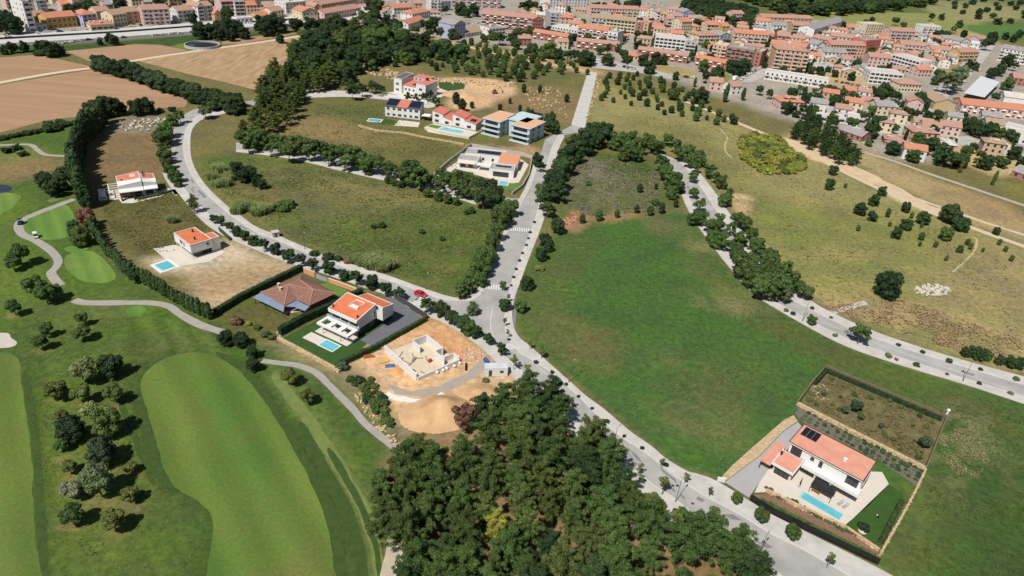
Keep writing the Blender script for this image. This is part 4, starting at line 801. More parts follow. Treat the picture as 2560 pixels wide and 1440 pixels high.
sd = tag(ob('sun_deck', mkmesh('sun_deck', bv(-12.2, -6.72, -8.6, -5.2, 0, .1), BF, DECK), None, (B.location.x, B.location.y, 0), rad(-29)), 'cream paved sun deck at the head of the pool of orange-roofed villa', 'deck')
sheet('lawn', [(700, 850), (790, 803), (905, 738), (960, 748), (1000, 790), (905, 870), (960, 870), (845, 922)], LAWN, .03)
sheet('driveway', [(905, 740), (985, 746), (1066, 802), (935, 868), (900, 850), (985, 795)], M('drive_asphalt', c(112, 114, 122), .9, .08, .3), .04)
hedge('tall dark hedge between tiled bungalow and orange-roofed villa', [(700, 838), (760, 805), (840, 770), (905, 738)], 1.6, 2.6, 'deep')
hedge('dark hedge along the building-site side of the orange-roofed villa', [(848, 915), (940, 872), (1065, 802)], 1.0, 1.5, 'dark')
wallthing('stone retaining wall below lawn of the orange-roofed villa', [G(695, 848), G(770, 888), G(850, 932)], .8, .9, STONE, stones=(.8, .7))
wallthing('dark slatted street fence beside the asphalt drive, right of orange-roofed villa', [G(985, 744), G(1025, 770), G(1068, 798)], .25, 1.8, M('slate_fence', (.06, .06, .065), .6), cat='fence', name='street_fence')
# --- C: tiled bungalow
TILE = tiles('weathered_tiles', c(136, 96, 82), c(178, 136, 118))
C = frame('bungalow', (719, 758), 3, -35, 'brick bungalow with wide brown tiled hip roof and blue-grey verandah, beside a tall hedge')
MB().prism([(-9.4, -.5), (-.5, -.3), (-.5, 3.8), (4.6, 4.2), (4.6, 12.6), (-10, 12.4)], 0, 2.8).build('wall', BRICKM, C)
v = [(-10.8, -1.6, 2.9), (.2, -1.4, 2.9), (.2, 3.2, 2.9), (5.4, 3.4, 2.9), (5.4, 13.4, 2.9), (-10.8, 13.2, 2.9), (-5.2, 4.6, 5.2), (-5.2, 8.6, 5.2), (1.2, 8.4, 4.6)]
rf = ob('roof', mkmesh('roof', v, [(0, 1, 6), (1, 2, 6), (2, 8, 6), (2, 3, 8), (3, 4, 8), (4, 5, 7, 8), (8, 7, 6), (5, 0, 6, 7), (5, 4, 3, 2, 1, 0)], TILE), C)
m_ = MB(); [m_.tube(v[a], v[b_], .16, .16, 6) for a, b_ in ((0, 6), (1, 6), (2, 8), (3, 8), (4, 8), (5, 7), (6, 7), (8, 7), (6, 8))]; m_.build('ridge_tiles', M('ridge_clay', c(186, 138, 116), .9), rf)
chimney(rf, -8.2, 3.2, 3.9, 1.0, .6, CREAMW); chimney(rf, -5.6, 2.0, 4, 1.1, .6, CREAMW)
BLUEG = M('blue_grey_sheet', c(132, 146, 172), .6, .08, .6)
MB().hexa([(-10.6, -4.2, 2.2), (2.0, -3.0, 2.2), (.3, -1.3, 2.7), (-10.6, -1.5, 2.7), (-10.6, -4.2, 2.32), (2.0, -3.0, 2.32), (.3, -1.3, 2.82), (-10.6, -1.5, 2.82)]).build('verandah_roof', BLUEG, C)
MB().hexa([(.4, -1.2, 2.6), (2.0, .6, 2.2), (2.0, 3.0, 2.6), (.4, 3.2, 2.75), (.4, -1.2, 2.72), (2.0, .6, 2.32), (2.0, 3.0, 2.72), (.4, 3.2, 2.87)]).build('verandah_roof', BLUEG, C)
MB().hexa([(2.02, .8, 2.2), (6.0, 1.4, 2.2), (5.6, 3.3, 2.7), (2.02, 3.0, 2.7), (2.02, .8, 2.32), (6.0, 1.4, 2.32), (5.6, 3.3, 2.82), (2.02, 3.0, 2.82)]).build('verandah_roof', BLUEG, C)
for x, y in ((-10.2, -3.9), (-6, -3.5), (-2, -3.2), (1.4, -2.7), (5.6, 1.6)): MB().cyl(x, y, 0, 2.199, .08).build('post', DARK, C)
for x in (-8, -5, -2): window(C, (x, -.45, 1.3), 1.8, 1.9, '-y', WOOD, bars=1)
window(C, (2.4, 4.02, 1.3), 1.8, 1.9, '-y', WOOD); window(C, (4.6, 8, 1.5), 1.2, 1.2, '+x', WOOD)
hedge('long clipped hedge behind the tiled bungalow on the building-plot side', [(538, 790), (600, 752), (680, 712), (755, 676)], 1.5, 2.2, 'deep')
OCH = M('ochre_render', c(228, 158, 112), .9, .08, .5)
wallthing('ochre street wall to the left of the bungalow gate', [G(760, 682), G(788, 694)], .3, 1.9, OCH, cap=CREAMW)
wallthing('ochre street wall running right of the bungalow gate', [G(822, 706), G(868, 722), G(892, 732)], .3, 1.5, OCH, cap=CREAMW)
wallthing('grey panelled gate in the ochre street wall of the bungalow', [G(790, 695), G(820, 706)], .12, 1.6, M('gate_grey', c(168, 172, 182), .6), name='gate', cat='gate')
sheet('lawn', [(790, 712), (820, 708), (870, 726), (850, 745), (820, 742)], M('lawn_bright', c(98, 134, 56), .95, .1, .5), .03)
sheet('patio', W([(648, 752), (712, 785), (770, 775), (745, 758), (690, 740)]), DECK, .03, world=True)
sheet('footpath', [(700, 842), (790, 795), (770, 778), (760, 790), (690, 830)], GRAVEL, .028)
# --- D: white box villa with orange roof
D = frame('villa', (482, 649), 0, 50, 'white box-shaped villa with flat orange roof above a bare terrace and turquoise pool')
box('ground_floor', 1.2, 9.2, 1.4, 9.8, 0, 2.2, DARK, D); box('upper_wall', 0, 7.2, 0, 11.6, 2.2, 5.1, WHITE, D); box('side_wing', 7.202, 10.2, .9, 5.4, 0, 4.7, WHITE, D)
r_ = rimroof(D, 0, 7.2, 0, 11.6, 5.1, 5.1, ORANGE); chimney(r_, 3, 3, 5.1, .9, .4); chimney(r_, 5, 8.5, 5.1, .9, .4); rimroof(D, 7.204, 10.2, .9, 5.4, 4.7, 4.7, ORANGE)
window(D, (0, 6.6, 3.9), 1.6, 1.3, '-x'); window(D, (0, 4.6, 3.8), .8, 1.5, '-x', bars=0); window(D, (5.6, 0, 4.1), .9, 1., '-y', bars=0); window(D, (2.6, 1.4, 1.1), 2.6, 1.8, '-y', bars=2); window(D, (1.2, 6, 1.1), 3, 1.8, '-x', bars=2)
for y in (.3, 11.2): MB().cyl(.3, y, 0, 2.199, .1).build('post', WHITE, D)
def inD(x, y): a = rad(50); o = D.location; return (o.x+x*math.cos(a)-y*math.sin(a), o.y+x*math.sin(a)+y*math.cos(a))
sheet('patio', [inD(*p) for p in ((-6.5, -1), (3, -4.5), (10, -2), (10, 1), (0, 13.5), (-6, 15))], DECK, .04, world=True)
pool('turquoise pool with white surround on bare terrace below the white box villa', G(412, 665), rad(52), -2.2, 2.2, -2.6, 2.6, .9)
wallthing('dark steel gate and fence behind the white box villa on the street', [G(548, 578), G(575, 602)], .2, 1.8, M('slate_fence', (.06, .06, .065)), name='street_gate', cat='gate')
# --- E: red-roofed villa by the poplars
E_ = frame('villa', (299, 482), 3, 33, 'white villa with two coral-red roofs and white pergola, beside the dark poplars')
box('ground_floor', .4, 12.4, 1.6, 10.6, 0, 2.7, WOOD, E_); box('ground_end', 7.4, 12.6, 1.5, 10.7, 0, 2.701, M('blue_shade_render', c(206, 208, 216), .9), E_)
body('upper_wall', 0, 8, .8, 11, 2.7, 5.3, 6.3, WHITE, E_, 'x'); body('upper_wall', 8.3, 12.9, 1, 10, 2.7, 5.9, 5.1, WHITE, E_, 'x')
r_ = rimroof(E_, 0, 8, 4.0, 11.1, 5.3, 6.3, REDROOF, axis='x'); rimroof(E_, 8.3, 12.9, 4.0, 10.1, 5.9, 5.1, REDROOF, axis='x')
mono('front_roof', -.1, 8.05, -.6, 3.99, 3.2, 6.0, .2, WHITE, E_); mono('front_roof', 8.2, 13, -.4, 3.99, 3.2, 5.7, .2, WHITE, E_)
box('roof_terrace', 4.6, 7.6, 6.6, 9.6, 5.8, 6.15, CREAMW, r_); chimney(r_, 1.6, 4.8, 5.4, .8, .4); chimney(r_, 9.2, 9.4, 5.6, .9, .5); chimney(r_, 9.4, 6.6, 5.5, .8, .4)
for x in (.1, 4.3): MB().hexa([(x, -1.5, 0), (x+.4, -1.5, 0), (x+.4, .6, 0), (x, .6, 0), (x, -.5, 2.9), (x+.4, -.5, 2.9), (x+.4, .6, 2.9), (x, .6, 2.9)]).build('buttress', DARK, E_)
for x, w_ in ((2.4, 2.6), (6.2, 2.2)): window(E_, (x, 1.6, 1.3), w_, 2.1, '-y', DARK, bars=2)
window(E_, (10, 1.5, 1.3), 2.6, 2.1, '-y', DARK, bars=2, nm='garage_door')
m_ = MB(); m_.box(-3.4, -3.1, 2, 11, 2.5, 2.75).box(-3.4, -3.1, 2, 2.3, 0, 2.5).box(-3.4, -3.1, 10.7, 11, 0, 2.5); [m_.box(-3.1, 0, y, y+.25, 2.5, 2.75) for y in (2, 4.2, 6.4, 8.6, 10.75)]; m_.build('pergola_frame', WHITE, E_)
box('terrace', -3.6, -.05, 1.2, 11.2, 0, .12, DECK, E_); sheet('patio', [G(295, 497), G(305, 508), G(330, 508), G(400, 492), G(432, 474), G(420, 470), G(395, 478), G(300, 490)], DECK, .03, world=True)
def inE(x, y): a = rad(33); o = E_.location; return (o.x+x*math.cos(a)-y*math.sin(a), o.y+x*math.sin(a)+y*math.cos(a))
pd = tag(empty('pool_cover', (*inE(-7, 2.2), 0), rad(33)), 'white covered pool box left of the white pergola villa', 'pool'); box('cover', 0, 2.4, 2.6, 10.6, 0, .5, WHITE, pd); box('frame', -.15, 2.55, -.15, 2.59, 0, .35, WHITE, pd); box('water', .2, 2.2, .3, 2.2, .351, .37, SOLAR, pd)
ribbon('footpath', [(432, 474), (442, 486), (415, 440), (412, 420)], 1.6, CONC, .03); hedge('low clipped hedge in front of the coral-roofed villa', [(345, 500), (400, 488), (430, 478)], .8, .7, 'mid')
# --- G: flat white villa by the avenue
Gv = frame('villa', (1225, 405), 0, -5, 'low white flat-roofed villa with one pale orange roof and dark panels, beside the avenue')
def flatbox(par, x0, x1, y0, y1, h, cov=None, nm='wing', mat=WHITE):
    a = box(nm, x0, x1, y0, y1, 0, h, mat, par); m = MB()
    for q_ in ((x0, x1, y0, y0+.25), (x0, x1, y1-.25, y1), (x0, x0+.25, y0+.25, y1-.25), (x1-.25, x1, y0+.25, y1-.25)): m.box(*q_, h+.001, h+.4)
    m.build('parapet', mat, a); box('roof', x0+.26, x1-.26, y0+.26, y1-.26, h+.001, h+.05, cov or M('grey_roof_gravel', c(178, 172, 168), .95, .08, .6), a); return a
flatbox(Gv, -13.4, -4.4, -10, -2.2, 3.0); flatbox(Gv, -11.6, 6.6, -2, 6.6, 3.4); w3 = flatbox(Gv, 2.2, 13.2, -17.4, -9, 3.0); body('orange_roof_wall', 5, 13.8, -8.99, 2.2, 0, 3.4, 4.2, WHITE, Gv); mono('orange_roof', 4.8, 14, -9.2, 2.4, 3.5, 4.35, .12, M('pale_orange_roof', c(222, 156, 116), .9, .06, .6), Gv)
panels(Gv, -5.5, 4.2, 1.2, 4.8, 3.45, 8, 1); box('panel_base', -6.5, 4.6, .8, 5.2, 3.46, 3.5, DARK, Gv); panels(Gv, 4.5, 11.5, -13, -11, 3.05, 5, 1); box('awning', -13.2, -5, -12.4, -10.01, 2.5, 2.62, M('cream_canvas', c(240, 222, 190), .9), Gv); box('link_canopy', -4.2, 2.1, -13, -9.5, 2.6, 2.75, WHITE, Gv)
for x in (-11, -7.4): window(Gv, (x, -10, 1.3), 2.2, 2.1, '-y', DARK, bars=1)
for x in (-3, 1.5): window(Gv, (x, -2, 1.8), 1.1, 1.3, '-y', DARK, bars=0)
window(Gv, (7.5, -17.4, 1.3), 7, 2.2, '-y', DARK, bars=3, nm='glass_door'); window(Gv, (13.8, -4, 1.9), .8, 1.6, '+x', DARK, bars=0)
def inG(x, y): a = rad(-5); o = Gv.location; return (o.x+x*math.cos(a)-y*math.sin(a), o.y+x*math.sin(a)+y*math.cos(a))
sheet('patio', [inG(*p) for p in ((-14.5, -13), (1, -20), (16, -24), (18, 2), (14, 8), (-13, 8))], DECK, .03, world=True); sheet('lawn', [G(1250, 462), G(1300, 456), G(1298, 472), G(1262, 476)], M('lawn_bright', c(98, 134, 56)), .04, world=True); sheet('lawn', [G(1140, 424), G(1185, 432), G(1180, 440), G(1140, 436)], LAWN, .04, world=True)
pool('tiny turquoise pool on bright lawn in front of the low white villa by the avenue', G(1258, 458), rad(-5), -2, 2, -2.2, 2.2, .4)
wallthing('grey boundary wall around the back of low white villa by the avenue', [G(1085, 440), G(1125, 405), G(1178, 366), G(1240, 378), G(1302, 388), G(1332, 398)], .3, 1.6, CONC); wallthing('grey curved street wall at the avenue corner below the low white villa', [G(1330, 400), G(1322, 440), G(1306, 468), G(1280, 488)], .3, 1.4, CONC)
MB_drv = sheet('driveway', [G(1090, 440), G(1146, 402), G(1150, 412), G(1105, 446)], DECK, .035, world=True)
# --- H: twin house; I: stepped terrace; J: turquoise block; K: tower house
Hh = frame('house', (963, 290), 0, -6, 'long white two-storey house with grey roof and red roof strip in the middle'); Lh = 19.2
box('wall', 0, Lh, 0, 8.6, 0, 5.9, WHITE, Hh); mono('roof', -.3, 6.6, -.5, 9, 5.9, 7.4, .15, M('slate_roof', c(92, 96, 108), .7, .1, .6), Hh); mono('roof', 6.61, 12.4, -.5, 9, 5.91, 7.41, .15, REDROOF, Hh); mono('roof', 12.41, Lh+.3, -.5, 9, 5.9, 7.4, .15, _mats['slate_roof'], Hh); body('gable', 0, Lh, 0, 8.6, 5.9, 5.76, 7.2, WHITE, Hh)
for i in range(6):
    for z in (1.3, 4.4): window(Hh, (1.8+i*3.1, 0, z), 1.5 if (i+int(z)) % 3 else 2., 1.3, '-y', bars=1)
window(Hh, (Lh, 4, 4), .5, 2, '+x', bars=0); panels(Hh, .4, 6.2, .6, 8.2, 6.15, 4, 3, 7.3); panels(Hh, 12.8, 18.8, .6, 8.2, 6.15, 4, 3, 7.3)
cp = box('carport_roof', Lh+1, Lh+5.5, -1, 4, 2.5, 2.65, WHITE, Hh); [box('post', x, x+.15, -.9, -.75, 0, 2.499, DARK, Hh) for x in (Lh+1.1, Lh+5.2)]
sheet('lawn', W([(942, 296), (985, 300), (995, 308), (960, 312), (935, 305)]), LAWN, .03, world=True); pool('small pool on the lawn left of the long white grey-roofed house', G(937, 301), rad(-4), -3.2, 3.2, -2.2, 2.2, .7); sheet('patio', W([(998, 300), (1050, 306), (1045, 318), (985, 314)]), DECK, .03, world=True)
Ih = frame('terraced_house', (1081, 306), 0, -17, 'white stepped terrace of four units with sloping coral-red roofs'); x = 0
for i, (w_, h0, h1, off) in enumerate(((6.2, 6.4, 5.2, 0), (5.6, 4.2, 2.9, -.4), (6.8, 6.6, 5.0, -.2), (6.6, 4.4, 3.2, -.8))):
    wl = body('unit_wall', x, x+w_-.02, off, 10+off, 0, h0, h1, WHITE, Ih, 'x'); mono('roof', x-.05, x+w_+.03, off-.2, 10.2+off, h0+.1, h1+.1, .1, REDROOF, wl, 'x')
    for z in ((1.4, 4.2) if h1 > 4.5 else (1.4,)): window(Ih, (x+w_*.42, off, z), 2.2, 1.3, '-y', DARK, bars=1)
    if i == 3: panels(wl, x+1.5, x+5, off+2, off+6, 4.0, 3, 2)
    x += w_
sheet('patio', W([(1060, 318), (1085, 308), (1205, 332), (1172, 348), (1070, 330)]), DECK, .03, world=True); sheet('lawn', W([(1068, 316), (1080, 311), (1118, 318), (1108, 326)]), M('lawn_bright', c(98, 134, 56)), .04, world=True); pool('pale blue shared pool in front of the stepped white terrace', G(1129, 326), rad(-18), -6.5, 6.5, -2.6, 2.6, .5)
wallthing('pale retaining wall below the pool of stepped white terrace', [G(1062, 324), G(1100, 334), G(1172, 348), G(1206, 330)], .35, 1.2, CREAMW); wallthing('long low sandstone wall across slope below the white houses', [G(897, 316), G(940, 328), G(1010, 334), G(1060, 345), G(1160, 362)], .7, .8, STONE, stones=(1.5, .9))
TURQ = M('turquoise_render', c(196, 218, 224), .85, .06, .5); Jh = frame('apartment_block', (1207, 333), 0, -28, 'pale turquoise three-storey modern block with stepped balconies and peach flat roofs')
for (x0, x1, y0, y1) in ((0, 10, 0, 17), (9.2, 21, 8, 24), (16.5, 27, .5, 16.5)):
    q_ = (x0 > 9 and x0 < 10)
    bx_ = box('wall', x0, x1, y0, y1, 0, 7.8, TURQ, Jh); box('roof', x0-.5, x1+.5, y0-.5, y1+.5, 7.802 if not q_ else 7.7, 8.15 if not q_ else 8.05, TURQ, bx_); box('roof_covering', x0, x1, y0, y1, 8.152, 8.2, M('peach_roof', c(232, 178, 138), .9, .06, .6) if not q_ else TURQ, bx_)
    if q_: continue
    for z in (0, 2.6, 5.2):
        window(Jh, ((x0+x1)/2, y0, z+1.4), (x1-x0)*.75, 1.5, '-y', DARK, bars=3); b_ = box('balcony', x0-.2, x1+.2, y0-1.4, y0-.08, z+.001, z+.25 if z else z+.2, WHITE, Jh); box('balustrade', x0-.2, x1+.2, y0-1.4, y0-1.3, z+.252 if z else .202, z+.9, TURQ, b_)
        for k in range(2): window(Jh, (x1, y0+4+k*6, z+1.4), 2.4, 1.4, '+x', DARK, bars=1)
Kh = frame('tower_house', (985, 229), 0, -24, 'white house with two square towers and coral-red roofs, highest on the slope')
t1 = body('left_tower', 0, 5.6, 0, 13, 0, 8.2, 8.2, WHITE, Kh); rimroof(Kh, 0, 5.6, 0, 13, 8.2, 9.2, M('solar_grey_roof', c(108, 104, 112), .6), WHITE); box('middle_wing', 5.61, 17, 1.5, 12, 0, 5, WHITE, Kh); mono('middle_roof', 5.62, 17, 1.2, 12.2, 5.05, 5.8, .12, REDROOF, Kh); body('right_tower', 17.01, 23.6, -2, 11, 0, 8, 8, WHITE, Kh); rimroof(Kh, 17.01, 23.6, -2, 11, 8, 8.3, REDROOF); body('rear_block', 6, 17, 12.01, 18, 0, 7.6, 7.6, M('lilac_render', c(200, 200, 224), .9), Kh); mono('rear_roof', 6, 17, 12.01, 18, 7.7, 8.2, .1, REDROOF, Kh); panels(Kh, 11, 16.5, 3, 8, 5.3, 3, 2, 5.6)
for z in (1.8, 5.2): window(Kh, (2.6, 0, z), 2, 1.3, '-y', bars=1); window(Kh, (20.2, -2, z), 2.2, 1.3, '-y', bars=1)
for x in (7.5, 10, 13, 15.4): window(Kh, (x, 1.5, 2.6), 1.3, 1.3, '-y', bars=1)
for x in (8, 11, 14): window(Kh, (x, 12.01, 6.7), 1, 1.1, '-y', bars=0)
chimney(Kh, 18.5, 8, 8.2, 1.2, 1.4, DARK); sheet('lawn', W([(1096, 205), (1165, 206), (1160, 222), (1120, 228), (1098, 220)]), LAWN, .03, world=True); sheet('patio', W([(965, 232), (1000, 238), (1090, 250), (1140, 222), (1100, 214)]), DECK, .028, world=True)
wallthing('white street wall in front of the tower house', [G(952, 240), G(1000, 244), G(1068, 258)], .3, 1.5, WHITE)
# --- F: building site
Fs = frame('building_shell', (1043, 952), 0, 43, 'roofless white concrete walls of a house under construction on sandy plot', 'building')
SHELL = M('raw_concrete', c(234, 232, 230), .92, .06, .8)
box('front_wall', -.3, 0, 0, 15.4, 0, 2.3, SHELL, Fs); box('side_wall', .001, 13.6, -.3, 0, 0, 1.2, SHELL, Fs); box('floor_slab', .01, 13.5, .01, 15, 0, .06, M('slab_concrete', c(222, 204, 176), .92, .1, .5), Fs)
for q_ in ((7.2, 7.45, 9.4, 13, 2.3), (7.46, 11.6, 12.75, 13, 2.5), (11.61, 11.9, 5, 13, 2.6), (9.4, 9.65, 1.2, 5.6, 2.2), (9.66, 13.6, 2.3, 2.55, 1.8), (13.35, 13.6, .02, 2.29, 1.8), (9.66, 11.6, 5.35, 5.6, 2.4)): box('partition_wall', q_[0], q_[1], q_[2], q_[3], .061, q_[4], SHELL, Fs)
def inF(x, y): a = rad(43); o = Fs.location; return (o.x+x*math.cos(a)-y*math.sin(a), o.y+x*math.sin(a)+y*math.cos(a))
R_ = random.Random(3)
sheet('site_track', [G(965, 960), G(1030, 978), G(1100, 965), G(1170, 930), G(1210, 892), G(1232, 905), G(1200, 935), G(1130, 975), G(1060, 992), G(985, 985)], M('grey_track', c(176, 164, 150), .95, .08, .4), .035, world=True, wob=.5)
for i in range(9):
    p = inF(R_.uniform(1, 8.5), R_.uniform(1, 12)); tag(ob('timber_plank', mkmesh('timber_plank', bv(-1.4, 1.4, -.12, .12, 0, .12), BF, M('grey_timber', c(150, 134, 112), .9, .2, 3)), None, (*p, .061), R_.uniform(0, 3)), f'loose timber plank on the concrete slab, {ordw(i+1)} from the front wall', 'plank', 'planks on the building site')
tag(ob('formwork_stack', mkmesh('formwork_stack', bv(-1.5, 1.5, -.9, .9, 0, .35), BF, M('yellow_formwork', c(220, 178, 92), .8, .15, 2)), None, (*G(958, 903), 0), .6), 'yellow formwork panels stacked on sand outside the concrete wall', 'panels')
tag(ob('blue_tarpaulin', mkmesh('blue_tarpaulin', [(-1.4, -.8, 0), (1.5, -.6, 0), (1.2, .9, 0), (-1.2, .7, 0), (0, 0, .7)], [(0, 1, 4), (1, 2, 4), (2, 3, 4), (3, 0, 4), (3, 2, 1, 0)], M('blue_sheet', c(70, 104, 160), .6, .1, 2)), None, (*G(975, 915), 0), .2), 'blue tarpaulin heap on sand outside the white concrete wall', 'tarpaulin')
tag(ob('orange_barrier', mkmesh('orange_barrier', bv(-1.3, 1.3, -.06, .06, .3, 1.1)+bv(-1.2, -1.1, -.3, .3, 0, .3)+bv(1.1, 1.2, -.3, .3, 0, .3), BF+[tuple(i+8 for i in q_) for q_ in BF]+[tuple(i+16 for i in q_) for q_ in BF], M('barrier_orange', c(214, 112, 74), .6)), None, (*G(922, 895), 0), .3), 'orange site barrier on sand at the left of the building site', 'barrier')
tag(ob('sand_heap', mkmesh('sand_heap', [(2.2*math.cos(a), 1.5*math.sin(a), 0) for a in np.linspace(0, 5.6, 9)]+[(.9*math.cos(a), .5*math.sin(a), .9) for a in np.linspace(0, 5.6, 9)]+[(0, 0, 1.15)], [(i, (i+1) % 9, 9+(i+1) % 9, 9+i) for i in range(9)]+[(9+i, 9+(i+1) % 9, 18) for i in range(9)], M('orange_sand', c(224, 168, 100), .95, .1, 1)), None, (*G(990, 930), 0), .4), 'small orange sand heap against the outside of the white concrete wall', 'sand heap')
BAG = M('white_bag', c(236, 234, 230), .8, .06, 2); gb = None
for i, pxy in enumerate(((1093, 934), (1108, 929), (1117, 924), (1136, 918), (1150, 911))):
    v = ICO[0]*np.array([.55, .55, .5])+np.array([0, 0, .48]); v[:, 2] = v[:, 2].clip(0, .95); tag(ob('builders_bag', gb or mkmesh('builders_bag', v, [tuple(f) for f in ICO[1]], BAG), None, (*G(*pxy), 0)), f'white builders bag, {ordw(i+1)} from the left in the row below the low concrete wall', 'bag', 'builders bags'); gb = COL.objects[-1].data
ct = tag(empty('site_cabin', (*G(1212, 942), 0), rad(9)), 'white container cabin on the building site beside the avenue', 'container'); box('body', 0, 6, 0, 2.4, .1, 2.6, WHITE, ct); box('roof', -.05, 6.05, -.05, 2.45, 2.602, 2.7, M('cabin_roof', c(214, 218, 226), .5), ct); box('skid', .2, 5.8, .2, 2.2, 0, .099, DARK, ct); window(ct, (4.4, 0, 1.6), 1, .9, '-y', ALU, bars=0); window(ct, (1.4, 0, 1.15), .9, 2, '-y', ALU, bars=0, nm='door')
for i, (a, b_) in enumerate((((965, 985), (1010, 1000)), ((1000, 996), (1060, 1003)), ((1035, 1004), (1075, 998)), ((1080, 998), (1108, 985)))):
    ln = ribbon('plastic_sheeting', [a, ((a[0]+b_[0])/2, (a[1]+b_[1])/2+3), b_], 1.3, BAG, .2+.04*i, 4, z0=.02-.004*i, kind=None, wob=.9); tag(ln, f'strip of white plastic sheeting on sand below the site track, {ordw(i+1)} from left', 'plastic sheet', 'plastic sheeting on the site')
RB = [mkmesh('rubble', ICO[0]*np.array([.3, .24, .2])*(1+.3*np.random.RandomState(k).normal(size=(12, 1)).clip(-1, 1)), [tuple(f) for f in ICO[1]], M(n_, c_, .9, .15, 2)) for k, (n_, c_) in enumerate((('rubble_clay', c(214, 160, 126)), ('rubble_grey', c(206, 200, 194)), ('rubble_sand', c(214, 176, 130))))]
rbp = tag(empty('rubble_heap', (*G(1180, 888), 0)), 'scattered bricks and rubble right of the concrete shell on site', 'rubble'); o_ = np.array(G(1180, 888))
for i, p in enumerate(scatter([(1140, 875), (1180, 870), (1215, 880), (1195, 905), (1160, 905)], .55, 17, mx=60)): ob('rubble', RB[i % 3], rbp, (p[0]-o_[0], p[1]-o_[1], .08), R_.uniform(0, 6), (1.3*R_.uniform(.5, 1.3),)*3)
for i, (pxy, w_, d_, h_, m2, lb) in enumerate((((1030, 930), 1.6, 1., .5, M('tarred_timber', c(84, 76, 70), .9), 'dark pallet stack inside the concrete shell'), ((1075, 905), 1., .7, .9, M('site_red', c(196, 60, 60), .6), 'small red cement mixer box inside the concrete shell'), ((1035, 900), 2.2, .8, .35, M('grey_timber', c(150, 134, 112)), 'bundle of grey boards inside the concrete shell'), ((1165, 918), 3.2, .5, .45, DARK, 'dark pipe bundle along the low concrete wall'), ((1215, 905), 2.2, 1., .9, M('blue_sheet', c(70, 104, 160)), 'blue skip bin left of the white site cabin'))): tag(ob('site_material', mkmesh('site_material', bv(-w_/2, w_/2, -d_/2, d_/2, 0, h_*.4)+bv(-w_*.45, w_*.42, -d_*.45, d_*.4, h_*.4+.01, h_), BF+[tuple(k+8 for k in q_) for q_ in BF], m2), None, (*G(*pxy), .061), .75+.3*i), lb, 'site material')
# earth mound below the site, real relief
def mound(name, px, py, rx, ry, h, mat, label=None, cat=None, rot=0, n=26, kind=None, pw=1.5, seed=0):
    o = G(px, py); X, Y = np.meshgrid(np.linspace(-1, 1, n), np.linspace(-1, 1, n)); r = np.sqrt(X**2+Y**2); z = np.clip(1-r, 0, 1)**pw*h
    z = z*(.7+.6*fbm(X.ravel()*rx+seed*31, Y.ravel()*ry, 3.5).reshape(n, n))+np.where(r < 1, .015, -.12)
    f = [(j*n+i, j*n+i+1, (j+1)*n+i+1, (j+1)*n+i) for j in range(n-1) for i in range(n-1) if r[j, i] < 1.05]
    me_ = mkmesh(name, np.stack([X.ravel()*rx, Y.ravel()*ry, z.ravel()], 1), f, mat); [setattr(p, 'use_smooth', True) for p in me_.polygons]
    return tag(ob(name, me_, None, (*o, 0), rot), label, cat, kind=kind)
mound('earth_mound', 1105, 1030, 11, 7.5, 4.4, SAND, 'broad sandy spoil mound between the building site and pine wood', 'earth mound', .4)
mound('earth_mound', 1195, 990, 8, 5.5, 3., SAND, 'smaller sandy mound just below the white site cabin', 'earth mound', .5, seed=2)
mound('earth_mound', 1160, 240, 16, 8, 2.0, SAND, 'sandy excavated bank behind the stepped white terrace', 'earth mound', -.2, seed=3)
ex = tag(empty('excavator', (*G(1238, 234), .0), .3), 'small dark orange excavator on the sandy bank behind white terrace', 'excavator'); YEL = M('excavator_orange', c(170, 96, 60), .5)
for y in (-1, .6): box('track', -1.6, 1.6, y, y+.5, 0, .8, DARK, ex)
box('cab', -1.2, .2, -.8, .3, .95, 2.7, GLASS, ex); box('engine', -2, .9, -1.1, 1.1, .801, 1.6, YEL, ex); MB().tube((.8, .5, 1.4), (3.2, .5, 4), .2, .15).tube((3.2, .5, 4), (4.8, .5, 1.4), .15, .1).build('boom', YEL, ex); box('bucket', 4.4, 5.2, .1, .9, .8, 1.5, DARK, ex)
# utility box, boulders, rubble, stairs
ub = tag(empty('utility_hut', (*G(689, 592), 0), .6), 'small grey concrete utility hut in the meadow beside curved road', 'hut'); box('body', -1.1, 1.1, -.9, .9, 0, 2, CONC, ub); box('roof', -1.3, 1.3, -1.1, 1.1, 2.002, 2.15, CONC, ub); window(ub, (0, -.9, .95), .8, 1.7, '-y', ALU, DARK, 'door', 0)
PALE = M('pale_rock', c(206, 198, 182), .95, .12, 1.5, bump=.4)
def boulders(label, pts, n, sz, seed, mat=PALE, name='boulder_pile', cat='boulders', stack=.3):
    R = random.Random(seed); P = scatter(pts, sz*.62, seed, mx=n); o = np.mean(np.array(P), axis=0); t = tag(empty(name, (*o, 0)), label, cat)
    for p in P:
        g_ = sz*R.uniform(.6, 1.35); ob('boulder', stone_mesh(R.randrange(4), mat), t, (p[0]-o[0], p[1]-o[1], g_*.22), R.uniform(0, 6), (g_*1.25, g_, g_))
    return t
boulders('heap of big pale boulders beside the lone dark tree on dry slope', [(2288, 720), (2330, 712), (2372, 722), (2362, 738), (2325, 745), (2290, 738)], 34, 1.7, 4)
boulders('scatter of pale rubble blocks on bare plot at the top of curved road', [(300, 305), (400, 296), (424, 300), (415, 322), (340, 330), (295, 325)], 60, 1.3, 5, name='rubble_scatter', cat='rubble')
boulders('bank of sandstone rocks on slope above the tower house', [(905, 165), (960, 172), (1000, 182), (985, 200), (940, 190), (910, 182)], 70, 1.6, 6, STONE, 'rock_bank', 'rocks')
